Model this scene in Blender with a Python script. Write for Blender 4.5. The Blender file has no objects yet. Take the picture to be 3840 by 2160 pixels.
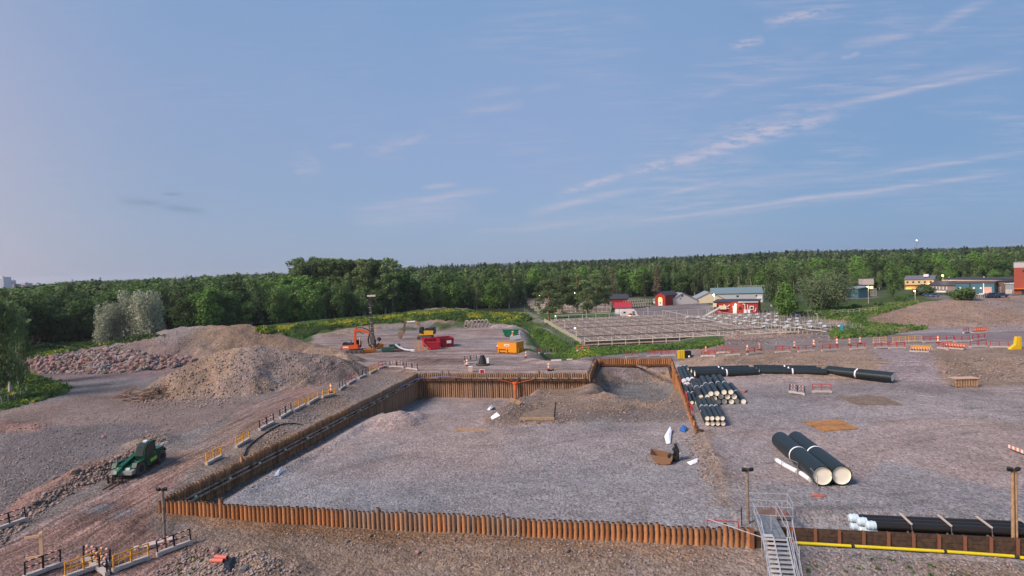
import bpy, math, random
import numpy as np
from mathutils import Vector, Matrix
random.seed(7); np.random.seed(7)
SC = bpy.context.scene; COL = SC.collection
R = math.radians
# ------------------------------------------------------------------ camera
CAMH, FPX, ROLL, PITCH = 18.0, 2311.0, 0.035, math.atan(71/2311)
cd = bpy.data.cameras.new('camera'); cam = bpy.data.objects.new('camera', cd); COL.objects.link(cam)
cd.sensor_width = 36; cd.lens = 36*FPX/3840; cd.clip_start = 0.5; cd.clip_end = 12000
cr, sr, cp, sp = math.cos(ROLL), math.sin(ROLL), math.cos(PITCH), math.sin(PITCH)
U0 = Vector((0, sp, cp)); X0 = Vector((1, 0, 0)); F0 = Vector((0, cp, -sp))
CX = X0*cr - U0*sr; CY = X0*sr + U0*cr
cam.matrix_world = Matrix(((CX.x, CY.x, -F0.x, 0), (CX.y, CY.y, -F0.y, 0), (CX.z, CY.z, -F0.z, CAMH), (0, 0, 0, 1)))
SC.camera = cam
def ray(u, v):
    xc = (u-1920)/FPX; yc = -(v-1080)/FPX
    d = CX*xc + CY*yc + F0
    return d
def G(u, v, z=0.0):
    d = ray(u, v); k = (z-CAMH)/d.z
    return Vector((d.x*k, d.y*k, z))
def D(u, v, y):
    d = ray(u, v); k = y/d.y
    return Vector((d.x*k, y, CAMH+d.z*k))
REG = {'R1': (0, 900, 2.683), 'R2': (960, 900, 2.683), 'R3': (1920, 900, 2.683), 'R4': (2880, 900, 2.683),
       'R5': (0, 1440, 2.0125), 'R6': (960, 1440, 2.0125), 'R7': (1920, 1440, 2.0125), 'R8': (2880, 1440, 2.0125),
       'Z1': (700, 1320, 2.683), 'Z2': (1260, 1140, 5.367), 'Z3': (1700, 1180, 5.367), 'Z4': (2400, 1300, 4.529),
       'Z5': (2680, 1720, 3.294), 'Z6': (340, 1620, 6.037), 'Z7': (0, 1880, 2.683), 'Z8': (3160, 1160, 3.788),
       'Y1': (1960, 1040, 5.367), 'Y2': (2240, 1060, 3.578), 'Y3': (2880, 1000, 5.367), 'Y4': (3360, 960, 5.367),
       'Y5': (1840, 1330, 3.303), 'Y6': (3120, 1880, 3.578), 'Y7': (1920, 0, 1.3417), 'Y8': (0, 0, 1.3172), 'V': (0, 0, 0.67083)}
def q(r, x, y):
    a = REG[r]; return (a[0]+x/a[2], a[1]+y/a[2])
# ------------------------------------------------------------------ node helpers
class NT:
    def __init__(s, tree): s.t = tree; s.n = tree.nodes; s.l = tree.links
    def add(s, typ, **kw):
        nd = s.n.new(typ)
        for k, v in kw.items(): setattr(nd, k, v)
        return nd
    def put(s, sock, v):
        if isinstance(v, bpy.types.NodeSocket): s.l.new(v, sock)
        else: sock.default_value = v
    def m(s, op, a, b=0.0, c=None, clamp=False):
        nd = s.add('ShaderNodeMath', operation=op, use_clamp=clamp)
        s.put(nd.inputs[0], a); s.put(nd.inputs[1], b)
        if c is not None: s.put(nd.inputs[2], c)
        return nd.outputs[0]
    def vm(s, op, a, b=(0, 0, 0), out=0):
        nd = s.add('ShaderNodeVectorMath', operation=op)
        s.put(nd.inputs[0], a); s.put(nd.inputs[1], b)
        return nd.outputs[out]
    def mix(s, f, a, b, mode='MIX'):
        nd = s.add('ShaderNodeMix', data_type='RGBA', blend_type=mode)
        s.put(nd.inputs[0], f); s.put(nd.inputs[6], a); s.put(nd.inputs[7], b)
        return nd.outputs[2]
    def mr(s, v, a, b, c=0.0, d=1.0, smooth=False):
        nd = s.add('ShaderNodeMapRange'); nd.clamp = True
        if smooth: nd.interpolation_type = 'SMOOTHSTEP'
        s.put(nd.inputs[0], v)
        for i, x in enumerate((a, b, c, d)): s.put(nd.inputs[i+1], x)
        return nd.outputs[0]
    def noise(s, vec, scale, detail=3.0, rough=0.55, col=False):
        nd = s.add('ShaderNodeTexNoise'); nd.inputs['Scale'].default_value = scale
        nd.inputs['Detail'].default_value = detail; nd.inputs['Roughness'].default_value = rough
        if vec is not None: s.l.new(vec, nd.inputs['Vector'])
        return nd.outputs[1 if col else 0]
    def mapping(s, vec, rot=(0, 0, 0), scale=(1, 1, 1), loc=(0, 0, 0)):
        nd = s.add('ShaderNodeMapping'); s.l.new(vec, nd.inputs[0])
        nd.inputs[1].default_value = loc; nd.inputs[2].default_value = rot; nd.inputs[3].default_value = scale
        return nd.outputs[0]
# ------------------------------------------------------------------ world
SUN_EL, SUN_AZ = R(41), R(238)          # azimuth clockwise from +Y: behind and left of the camera
world = bpy.data.worlds.new('World'); SC.world = world; world.use_nodes = True
w = NT(world.node_tree); w.n.clear()
sky = w.add('ShaderNodeTexSky', sky_type='NISHITA'); sky.sun_disc = False
sky.sun_elevation = SUN_EL; sky.sun_rotation = SUN_AZ; sky.air_density = 1.0; sky.dust_density = 1.0; sky.ozone_density = 1.5
tc = w.add('ShaderNodeTexCoord'); sepn = w.add('ShaderNodeSeparateXYZ'); w.l.new(tc.outputs['Generated'], sepn.inputs[0])
dx, dy, dz = sepn.outputs
def ell(u, v):
    d = ray(u, v); return d.normalized()
el = w.m('ARCSINE', dz)                        # elevation in radians
az = w.m('ARCTAN2', dx, dy)                    # 0 straight ahead, + to the right
# dusk gradient: lavender low, blue higher, deeper to the right
g = w.add('ShaderNodeValToRGB'); w.put(g.inputs[0], w.mr(el, -0.05, 1.3))
cr_ = g.color_ramp; cr_.elements[0].position = 0.0; cr_.elements[1].position = 1.0
def srgb(r, g_, b): return tuple(((c/255)/12.92 if c/255 <= .04045 else ((c/255+.055)/1.055)**2.4) for c in (r, g_, b))+(1,)
cr_.elements[0].color = srgb(146, 166, 200); cr_.elements[1].color = srgb(112, 150, 205)
for pos, c in ((0.04, (146, 166, 196)), (0.12, (141, 168, 204)), (0.21, (141, 167, 208)), (0.34, (131, 164, 207)), (0.5, (122, 158, 205))):
    e = cr_.elements.new(pos); e.color = srgb(*c)
gl = w.m('MULTIPLY', w.mr(az, -0.15, -0.7), w.mr(el, 0.5, 0.0))
col = w.mix(w.m('MULTIPLY', gl, 0.75), g.outputs[0], srgb(158, 166, 192))
gr = w.m('MULTIPLY', w.mr(az, 0.05, 0.6, smooth=True), w.mr(el, 0.75, 0.1))
col = w.mix(w.m('MULTIPLY', gr, 0.8), col, srgb(112, 150, 196))
gv = w.m('MULTIPLY', w.m('POWER', 2.718, w.m('MULTIPLY', w.m('POWER', w.m('DIVIDE', w.m('SUBTRACT', az, 0.02), 0.22), 2.0), -1.0)),
         w.m('POWER', 2.718, w.m('MULTIPLY', w.m('POWER', w.m('DIVIDE', w.m('SUBTRACT', el, 0.19), 0.1), 2.0), -1.0)))
col = w.mix(w.m('MULTIPLY', gv, 0.6), col, srgb(146, 167, 208))
# clouds : bands fixed to directions, in gnomonic coordinates of the forward hemisphere
ys_ = w.m('MAXIMUM', dy, 0.02)
ga = w.m('DIVIDE', dx, ys_); gb = w.m('DIVIDE', dz, ys_)
cv = w.add('ShaderNodeCombineXYZ'); w.put(cv.inputs[0], ga); w.put(cv.inputs[1], gb); cv.inputs[2].default_value = 1.0
V3 = cv.outputs[0]
gflat = w.add('ShaderNodeCombineXYZ'); w.put(gflat.inputs[0], ga); w.put(gflat.inputs[1], gb)
n_wisp = w.noise(w.mapping(gflat.outputs[0], rot=(0, 0, -0.22), scale=(9, 110, 1)), 1.0, 7, 0.68)
n_puff = w.noise(w.mapping(gflat.outputs[0], rot=(0, 0, -0.15), scale=(30, 120, 1), loc=(3, 1, 0)), 1.0, 7, 0.68)
n_big = w.noise(w.mapping(gflat.outputs[0], scale=(5, 12, 1), loc=(7, 2, 0)), 1.0, 2, 0.5)
bands = [  # u0,v0,u1,v1,width px,strength,kind
    (2180, 858, 3900, 632, 9, .62, 'w'), (2080, 880, 3700, 672, 15, .30, 'w'), (3050, 408, 3860, 252, 11, .75, 'w'),
    (2480, 620, 3160, 420, 24, .95, 'p'), (2330, 650, 2720, 560, 18, .85, 'p'), (2080, 735, 2360, 650, 13, .75, 'p'),
    (1965, 808, 2420, 700, 12, .65, 'w'), (2430, 735, 2760, 670, 9, .6, 'w'), (2480, 720, 3250, 620, 15, .32, 'w'),
    (2860, 95, 3130, 20, 18, .75, 'p'), (2730, 178, 2870, 150, 14, .7, 'p'), (3150, 182, 3440, 118, 16, .55, 'w'),
    (3440, 130, 3740, -10, 15, .5, 'w'), (3150, 220, 3230, 200, 8, .55, 'p'), (3180, 670, 3900, 560, 9, .5, 'w'),
    (1290, 790, 1880, 715, 12, .62, 'w'), (1300, 835, 1800, 765, 38, .35, 'w'), (1580, 705, 1720, 692, 8, .5, 'w'),
    (1740, 362, 1960, 335, 10, .4, 'w'), (1720, 420, 1980, 385, 14, .38, 'w'), (1360, 570, 1620, 505, 20, .45, 'p'),
    (1110, 660, 1190, 590, 42, .4, 'p'), (1230, 552, 1330, 540, 8, .5, 'w'), (1760, 868, 2240, 830, 14, .4, 'w'),
    (2620, 365, 2740, 330, 14, .3, 'w'), (1980, 345, 2120, 320, 10, .25, 'w'), (3000, 230, 3120, 205, 12, .35, 'w'),
    (2450, 790, 2700, 752, 7, .5, 'w'), (2750, 720, 3700, 590, 22, .22, 'w'), (1850, 862, 2600, 790, 20, .25, 'w'), (2700, 480, 3300, 360, 14, .4, 'p'), (3300, 330, 3840, 240, 20, .35, 'w'), (2550, 560, 3000, 450, 34, .4, 'p'), (2700, 330, 3250, 190, 26, .18, 'w')]
tot = None
for (u0, v0, u1, v1, wd, st, kd) in bands:
    A_ = ray(u0, v0); B_ = ray(u1, v1); a0, b0, a1, b1 = A_.x/A_.y, A_.z/A_.y, B_.x/B_.y, B_.z/B_.y
    L = math.hypot(a1-a0, b1-b0); tx, ty = (a1-a0)/L, (b1-b0)/L; wn = wd*1.15/FPX
    al = w.vm('DOT_PRODUCT', V3, (tx/L, ty/L, -(a0*tx+b0*ty)/L), 1)
    ac = w.vm('DOT_PRODUCT', V3, (-ty/wn, tx/wn, (a0*ty-b0*tx)/wn), 1)
    ac = w.m('ADD', ac, w.m('MULTIPLY', w.m('SUBTRACT', n_big, 0.5), 2.2))
    gm = w.m('POWER', 2.718, w.m('MULTIPLY', w.m('MULTIPLY', ac, ac), -1.0))
    en = w.m('POWER', w.m('SINE', w.m('MULTIPLY', w.m('MAXIMUM', w.m('MINIMUM', al, 1.0), 0.0), math.pi)), 0.6)
    nn = w.mr(n_puff, .38, .58) if kd == 'p' else w.mr(n_wisp, .28, .60)
    x = w.m('MULTIPLY', w.m('MULTIPLY', gm, en), w.m('MULTIPLY', nn, st))
    tot = x if tot is None else w.m('MAXIMUM', tot, x)
cir = w.m('MULTIPLY', w.m('MULTIPLY', w.mr(n_wisp, .44, .72), w.mr(n_big, .42, .62)), w.m('MULTIPLY', w.mr(az, -.25, .25, .25, 1.0), w.mr(el, .02, .10)))
cir = w.m('MULTIPLY', cir, w.m('MULTIPLY', w.mr(dy, .0, .3), .42)); tot = w.m('MAXIMUM', tot, cir)
col = w.mix(w.m('MULTIPLY', tot, 1.35, clamp=True), col, srgb(186, 184, 207))
dk = None
for (u0, v0, u1, v1, wd) in ((425, 752, 640, 765, 14), (580, 772, 790, 795, 13), (600, 728, 690, 728, 6)):
    A_ = ray(u0, v0); B_ = ray(u1, v1); a0, b0, a1, b1 = A_.x/A_.y, A_.z/A_.y, B_.x/B_.y, B_.z/B_.y
    L = math.hypot(a1-a0, b1-b0); tx, ty = (a1-a0)/L, (b1-b0)/L; wn = wd/FPX
    al = w.vm('DOT_PRODUCT', V3, (tx/L, ty/L, -(a0*tx+b0*ty)/L), 1)
    ac = w.m('ADD', w.vm('DOT_PRODUCT', V3, (-ty/wn, tx/wn, (a0*ty-b0*tx)/wn), 1), w.m('MULTIPLY', w.m('SUBTRACT', n_wisp, .5), 1.5))
    x = w.m('MULTIPLY', w.m('POWER', 2.718, w.m('MULTIPLY', w.m('MULTIPLY', ac, ac), -1.0)),
            w.m('SINE', w.m('MULTIPLY', w.m('MAXIMUM', w.m('MINIMUM', al, 1.0), 0.0), math.pi)))
    dk = x if dk is None else w.m('MAXIMUM', dk, x)
col = w.mix(w.m('MULTIPLY', dk, 0.55), col, srgb(118, 140, 172))
skn = w.mix(1.0, sky.outputs[0], (0.12, 0.12, 0.12, 1), 'MULTIPLY')
col = w.mix(0.12, col, skn)
# afterglow of the sunset, behind and left of the camera
azs = w.m('COSINE', w.m('SUBTRACT', az, SUN_AZ-2*math.pi))
glow = w.m('MULTIPLY', w.mr(azs, -0.1, 1.0, smooth=True), w.mr(el, 0.75, 0.02, smooth=True))
col = w.mix(glow, col, (1.15, .80, .66, 1))
bg = w.add('ShaderNodeBackground'); w.l.new(col, bg.inputs[0]); bg.inputs[1].default_value = 1.0
wo = w.add('ShaderNodeOutputWorld'); w.l.new(bg.outputs[0], wo.inputs[0])
# ------------------------------------------------------------------ sun
sl = bpy.data.lights.new('sun', 'SUN'); sl.energy = 4.9; sl.angle = R(20); sl.color = (1.0, 0.84, 0.76)
so = bpy.data.objects.new('sun', sl); COL.objects.link(so)
sd = Vector((math.sin(SUN_AZ)*math.cos(SUN_EL), math.cos(SUN_AZ)*math.cos(SUN_EL), math.sin(SUN_EL)))
so.rotation_euler = sd.to_track_quat('Z', 'Y').to_euler(); so.location = (0, 0, 60)
SC.cycles.max_bounces = 4; SC.cycles.diffuse_bounces = 2; SC.cycles.glossy_bounces = 2; SC.cycles.transmission_bounces = 3; SC.cycles.use_adaptive_sampling = True; SC.cycles.adaptive_threshold = 0.02
world.cycles.sampling_method = 'MANUAL'; world.cycles.sample_map_resolution = 256
SC.view_settings.view_transform = 'Standard'; SC.view_settings.look = 'None'
SC.view_settings.exposure = 0.0; SC.view_settings.gamma = 1.0; SC.view_settings.use_curve_mapping = False
# ------------------------------------------------------------------ materials
MATS = {}
def mat(name, c, rough=0.8, metal=0.0, var=0.25, scale=3.0, bump=0.0, c2=None, f2=0.5, rnd=0.0, emit=None, es=0.0, trans=0.0):
    if name in MATS: return MATS[name]
    m = bpy.data.materials.new(name); m.use_nodes = True; t = NT(m.node_tree); t.n.clear()
    out = t.add('ShaderNodeOutputMaterial'); b = t.add('ShaderNodeBsdfPrincipled'); t.l.new(b.outputs[0], out.inputs[0])
    co = t.add('ShaderNodeTexCoord').outputs['Object']
    base = tuple(c)+(1,)
    n1 = t.noise(co, scale, 4, 0.6)
    if c2 is not None: base = t.mix(t.mr(n1, .5-.18*f2-.02, .5+.16*(1-f2)+.04), tuple(c)+(1,), tuple(c2)+(1,))
    n2 = t.noise(co, scale*5.3, 3, 0.6)
    k = t.m('ADD', 1-var, t.m('MULTIPLY', n2, 2*var))
    if rnd:
        oi = t.add('ShaderNodeObjectInfo').outputs['Random']
        k = t.m('MULTIPLY', k, t.m('ADD', 1-rnd, t.m('MULTIPLY', oi, 2*rnd)))
    kc = t.add('ShaderNodeCombineXYZ')
    for i in range(3): t.l.new(k, kc.inputs[i])
    colr = t.mix(1.0, base, kc.outputs[0], 'MULTIPLY')
    t.l.new(colr, b.inputs['Base Color'])
    b.inputs['Roughness'].default_value = rough; b.inputs['Metallic'].default_value = metal
    b.inputs['Specular IOR Level'].default_value = 0.35
    if bump:
        bp = t.add('ShaderNodeBump'); bp.inputs['Strength'].default_value = 1.0; bp.inputs['Distance'].default_value = bump
        t.l.new(n2, bp.inputs['Height']); t.l.new(bp.outputs[0], b.inputs['Normal'])
    if emit is not None:
        b.inputs['Emission Color'].default_value = tuple(emit)+(1,); b.inputs['Emission Strength'].default_value = es
    if trans:
        tr = t.add('ShaderNodeBsdfTranslucent'); t.l.new(colr, tr.inputs[0])
        mx = t.add('ShaderNodeMixShader'); mx.inputs[0].default_value = trans
        t.l.new(b.outputs[0], mx.inputs[1]); t.l.new(tr.outputs[0], mx.inputs[2]); t.l.new(mx.outputs[0], out.inputs[0])
    MATS[name] = m; return m
# ------------------------------------------------------------------ mesh builder
def basis(d):
    d = d.normalized(); a = Vector((0, 0, 1)) if abs(d.z) < .95 else Vector((1, 0, 0))
    x = d.cross(a).normalized(); return x, d.cross(x).normalized()
class MB:
    def __init__(s): s.v = []; s.f = []; s.sm = []; s.mi = []; s.cm = 0; s.M = None
    def _a(s, vs, fs, smooth=False):
        o = len(s.v)
        for p in vs:
            p = Vector(p); s.v.append(tuple(s.M @ p) if s.M else tuple(p))
        for f in fs: s.f.append(tuple(i+o for i in f)); s.sm.append(smooth); s.mi.append(s.cm)
        return s
    def box(s, c, d, rz=0.0, rx=0.0, ry=0.0):
        hx, hy, hz = d[0]/2, d[1]/2, d[2]/2; m = Matrix.Rotation(rz, 3, 'Z') @ Matrix.Rotation(ry, 3, 'Y') @ Matrix.Rotation(rx, 3, 'X')
        vs = [m @ Vector((x, y, z))+Vector(c) for x in (-hx, hx) for y in (-hy, hy) for z in (-hz, hz)]
        return s._a(vs, [(0, 1, 3, 2), (4, 6, 7, 5), (0, 4, 5, 1), (2, 3, 7, 6), (0, 2, 6, 4), (1, 5, 7, 3)])
    def bar(s, a, b, w_, h_=None):
        a, b = Vector(a), Vector(b); h_ = h_ or w_; d = b-a
        if d.length < 1e-6: return s
        x, y = basis(d); x = x*w_/2; y = y*h_/2
        vs = [p+sx*x+sy*y for p in (a, b) for sx, sy in ((-1, -1), (1, -1), (1, 1), (-1, 1))]
        return s._a(vs, [(0, 1, 2, 3), (7, 6, 5, 4), (0, 4, 5, 1), (1, 5, 6, 2), (2, 6, 7, 3), (3, 7, 4, 0)])
    def cyl(s, a, b, r0, r1=None, n=10, caps=True):
        a, b = Vector(a), Vector(b); r1 = r0 if r1 is None else r1; x, y = basis(b-a); vs = []
        for p, r in ((a, r0), (b, r1)):
            for i in range(n): th = 2*math.pi*i/n; vs.append(p+x*math.cos(th)*r+y*math.sin(th)*r)
        fs = [(i, (i+1) % n, n+(i+1) % n, n+i) for i in range(n)]
        s._a(vs, fs, n > 6)
        if caps: s._a(vs, [tuple(range(n-1, -1, -1)), tuple(range(n, 2*n))])
        return s
    def tube(s, a, b, ro, ri, n=20):
        a, b = Vector(a), Vector(b); x, y = basis(b-a); vs = []
        for p, r in ((a, ro), (b, ro), (b, ri), (a, ri)):
            for i in range(n): th = 2*math.pi*i/n; vs.append(p+x*math.cos(th)*r+y*math.sin(th)*r)
        for k in range(4):
            fs = [(k*n+i, k*n+(i+1) % n, ((k+1) % 4)*n+(i+1) % n, ((k+1) % 4)*n+i) for i in range(n)]
            s._a(vs, fs, k in (0, 2)) if k == 0 else s._af(vs, fs, k == 2)
        return s
    def _af(s, vs, fs, sm): return s._a(vs, fs, sm)
    def path(s, pts, r, n=6):
        for i in range(len(pts)-1): s.cyl(pts[i], pts[i+1], r, r, n, False)
        return s
    def prism(s, poly, axis_pt, depth_vec):
        """poly: list of 3D points (planar), extruded by depth_vec"""
        n = len(poly); dv = Vector(depth_vec); vs = [Vector(p) for p in poly]+[Vector(p)+dv for p in poly]
        fs = [tuple(range(n-1, -1, -1)), tuple(range(n, 2*n))]+[(i, (i+1) % n, n+(i+1) % n, n+i) for i in range(n)]
        return s._a(vs, fs)
    def side(s, pts, y0, y1):
        """profile in XZ extruded between y0 and y1"""
        return s.prism([(p[0], y0, p[1]) for p in pts], None, (0, y1-y0, 0))
    def ico(s, c, r, sub=1, jit=0.0, rng=random, sq=(1, 1, 1)):
        import bmesh
        bm = bmesh.new(); bmesh.ops.create_icosphere(bm, subdivisions=sub, radius=1.0)
        vs = []
        for v in bm.verts:
            k = r*(1+rng.uniform(-jit, jit)); vs.append(Vector((v.co.x*k*sq[0], v.co.y*k*sq[1], v.co.z*k*sq[2]))+Vector(c))
        fs = [tuple(v.index for v in f.verts) for f in bm.faces]; bm.free()
        return s._a(vs, fs)
    def mesh(s, name):
        me = bpy.data.meshes.new(name); me.from_pydata(s.v, [], s.f)
        me.polygons.foreach_set('use_smooth', s.sm); me.polygons.foreach_set('material_index', s.mi)
        import bmesh
        bm = bmesh.new(); bm.from_mesh(me); bmesh.ops.recalc_face_normals(bm, faces=bm.faces); bm.to_mesh(me); bm.free()
        return me
def link(name, me, m, parent=None, kind=None, label=None, cat=None, group=None):
    o = bpy.data.objects.new(name, me); COL.objects.link(o)
    if m is not None and len(me.materials) == 0:
        for mm in (m if isinstance(m, (list, tuple)) else [m]): me.materials.append(mm)
    if parent: o.parent = parent
    if kind: o['kind'] = kind
    if label: o['label'] = label
    if cat: o['category'] = cat
    if group: o['group'] = group
    return o
def obj(name, mb, m, parent=None, **kw): return link(name, mb.mesh(name), m, parent, **kw)
def thing(name, label, cat, loc=(0, 0, 0), rz=0.0, group=None, scale=1.0):
    o = bpy.data.objects.new(name, None); COL.objects.link(o); o.location = loc; o.rotation_euler = (0, 0, rz)
    o.empty_display_size = .3; o.scale = (scale,)*3
    o['label'] = label; o['category'] = cat
    if group: o['group'] = group
    return o
def dup(root, loc, rz, label=None, group=None, scale=None):
    r_ = root.copy(); COL.objects.link(r_); r_.location = loc; r_.rotation_euler = (0, 0, rz)
    if label: r_['label'] = label
    if group: r_['group'] = group
    if scale is not None: r_.scale = (scale,)*3 if not isinstance(scale, tuple) else scale
    for ch in root_children[root.name]:
        c = ch.copy(); COL.objects.link(c); c.parent = r_
        for gch in root_children.get(ch.name, ()):
            d = gch.copy(); COL.objects.link(d); d.parent = c
    return r_
root_children = {}
def reg(root):
    root_children[root.name] = list(root.children)
    for c in root.children: root_children[c.name] = list(c.children)
ORD = ['first', 'second', 'third', 'fourth', 'fifth', 'sixth', 'seventh', 'eighth', 'ninth', 'tenth', 'eleventh', 'twelfth', 'thirteenth', 'fourteenth', 'fifteenth', 'sixteenth']
# ------------------------------------------------------------------ site frame and noise
PHI = R(11.6); E1 = Vector((math.cos(PHI), -math.sin(PHI), 0)); E2 = Vector((math.sin(PHI), math.cos(PHI), 0))
A0 = G(600, 1879, .2); A0.z = 0
def W(s, t, z=0.0): p = A0+E1*s+E2*t; return Vector((p.x, p.y, z))
def S(p): d = Vector((p[0]-A0.x, p[1]-A0.y, 0)); return (d.dot(E1), d.dot(E2))
def vn(x, y, seed=0):
    xi = np.floor(x); yi = np.floor(y); fx = x-xi; fy = y-yi; fx = fx*fx*(3-2*fx); fy = fy*fy*(3-2*fy)
    def h(a, b):
        n = (a.astype(np.int64)*374761393+b.astype(np.int64)*668265263+seed*1442695041) & 0x7fffffff
        n = ((n ^ (n >> 13))*1274126177) & 0x7fffffff
        return ((n ^ (n >> 16)) & 0xffff)/65535.0
    return (h(xi, yi)*(1-fx)+h(xi+1, yi)*fx)*(1-fy)+(h(xi, yi+1)*(1-fx)+h(xi+1, yi+1)*fx)*fy
def fbm(x, y, oc=4, seed=0, gain=.5):
    a = 1.0; t_ = 0; n = 0
    for i in range(oc): t_ = t_+a*vn(x*2**i+17*i, y*2**i-9*i, seed+i); n += a; a *= gain
    return t_/n-.5
def ss(a, b, x): t_ = np.clip((x-a)/(b-a), 0, 1); return t_*t_*(3-2*t_)
# ------------------------------------------------------------------ terrain
def pxpoly(pts, z=0.0): return [S(G(u, v, z)) for u, v in pts]
def inside(poly, s, t):
    r_ = np.zeros(s.shape, bool); n = len(poly)
    for i in range(n):
        x0, y0 = poly[i]; x1, y1 = poly[(i+1) % n]
        c = ((y0 > t) != (y1 > t)); c &= s < (x1-x0)*(t-y0)/((y1-y0) if y1 != y0 else 1e-9)+x0
        r_ ^= c
    return r_
def seg_field(pts, s, t):
    """distance to polyline and interpolated z at nearest point"""
    best = np.full(s.shape, 1e9); zz = np.zeros(s.shape)
    for (x0, y0, z0), (x1, y1, z1) in zip(pts[:-1], pts[1:]):
        L2 = (x1-x0)**2+(y1-y0)**2+1e-9; k = np.clip(((s-x0)*(x1-x0)+(t-y0)*(y1-y0))/L2, 0, 1)
        d = np.hypot(s-x0-k*(x1-x0), t-y0-k*(y1-y0)); m = d < best; best = np.where(m, d, best); zz = np.where(m, z0+k*(z1-z0), zz)
    return best, zz
def crest(lst, r='V'):
    o = []
    for (x, y, dep) in lst:
        p = D(*q(r, x, y), dep) if r else D(x, y, dep); a, b = S(p); o.append((a, b, p.z))
    return o
HEAPS = [  # crest, slope, round radius, noise amplitude, soil
    (crest([(345, 1012, 88.5), (400, 955, 92), (450, 925, 94), (515, 893, 97), (560, 882, 98), (600, 873, 99), (650, 866, 101), (740, 881, 103), (850, 897, 107), (925, 922, 112)]), .62, 1.0, .55, 1),
    (crest([(60, 903, 127), (100, 893, 128), (205, 874, 131), (300, 860, 133), (370, 840, 135), (450, 821, 137), (550, 817, 138), (625, 815, 138), (700, 840, 136), (764, 861, 134), (856, 883, 127)]), .52, 1.2, .7, 1),
    (crest([(2172, 812, 158), (2195, 800, 163), (2239, 776, 168), (2280, 777, 168), (2319, 765, 172), (2382, 755, 176), (2532, 745, 185), (2760, 735, 200)]), .20, 3.0, .5, 2),
    (crest([(2420, 757, 182), (2532, 746, 200), (2760, 738, 215)]), .20, 8.0, .4, 2),
    (crest([(1800, 866, 129), (1838, 842, 131), (1932, 840, 132), (2044, 840, 132), (2085, 846, 131), (2112, 858, 130)]), .55, .8, .35, 2),
    (crest([(2120, 856, 132), (2155, 846, 134), (2195, 855, 133)]), .4, .8, .2, 2),
    (crest([(2240, 838, 144), (2285, 828, 146), (2335, 828, 147), (2420, 836, 145)]), .3, 1, .25, 2),
    (crest([(600, 828, 198), (680, 817, 205), (800, 805, 210), (900, 797, 214), (1000, 788, 219), (1050, 780, 222), (1130, 774, 225), (1180, 777, 226), (1235, 786, 226)]), .14, 2, .5, 3),
    (crest([(800, 840, 184), (880, 826, 188), (950, 815, 196), (1020, 812, 198), (1060, 812, 199), (1106, 794, 203), (1150, 788, 206), (1180, 800, 204)]), .45, 1, .5, 1),
    (crest([(1075, 776, 224), (1100, 773, 226), (1150, 773, 227), (1185, 776, 228)]), .5, .6, .5, 1),
    (crest([(1858, 1215, 190), (1905, 1214, 192), (1925, 1217, 190)], None), .55, .5, .15, 4),
    (crest([(1385, 1578, 79.5), (1420, 1556, 80.5), (1470, 1545, 80), (1501, 1533, 79.5), (1545, 1543, 80.5), (1600, 1548, 82), (1655, 1562, 83), (1730, 1580, 84)], None), .42, .3, .45, 5),
    (crest([(1400, 1590, 78), (1445, 1578, 77.6), (1500, 1566, 77.8), (1550, 1580, 78.5)], None), .5, .4, .4, 5),
    (crest([(2185, 1500, 85), (2262, 1470, 86.5), (2300, 1480, 86)], None), .5, .8, .45, 1),
    (crest([(2330, 1515, 80), (2400, 1500, 82), (2440, 1520, 80), (2520, 1500, 83)], None), .45, .8, .4, 1),
    (crest([(2010, 1512, 81), (1930, 1525, 79), (1890, 1535, 78)], None), .5, .6, .4, 1),
    (crest([(2080, 1565, 77), (2190, 1555, 77.5), (2380, 1557, 77)], None), .5, .5, .35, 1),
    (crest([(20, 1945, 49), (149, 1836, 53.5), (298, 1752, 58), (420, 1712, 61), (500, 1690, 63)], None), .45, .5, .3, 6),
    (crest([(-60, 1590, 76), (60, 1588, 77), (150, 1600, 76), (200, 1625, 74)], None), .22, 1.0, .45, 6),
    (crest([(530, 1640, 67.5), (560, 1628, 68.2), (600, 1628, 68.2)], None), .4, .5, .3, 1),
    (crest([(850, 2090, 41.5), (940, 2072, 42), (1000, 2100, 41)], None), .3, .6, .25, 1),
    (crest([(2960, 1330, 115), (3040, 1345, 108), (3200, 1352, 107), (3290, 1365, 103)], None), .3, 2, .3, 2),
    (crest([(3520, 1310, 112), (3600, 1308, 110), (3700, 1318, 108), (3860, 1320, 106)], None), .16, 3, .35, 2),
    (crest([(2545, 1345, 118), (2600, 1342, 118)], None), .4, 1, .2, 2),
]
ROADB = pxpoly([q('Z1', 200, 1150), q('Z1', 632, 885), q('Z1', 940, 680), q('Z1', 1330, 465), q('Z1', 1600, 360), q('Z1', 1805, 245), q('Z1', 2000, 155)], .3)
rb_t = np.array([p[1] for p in ROADB]); rb_s = np.array([p[0] for p in ROADB])
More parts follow.
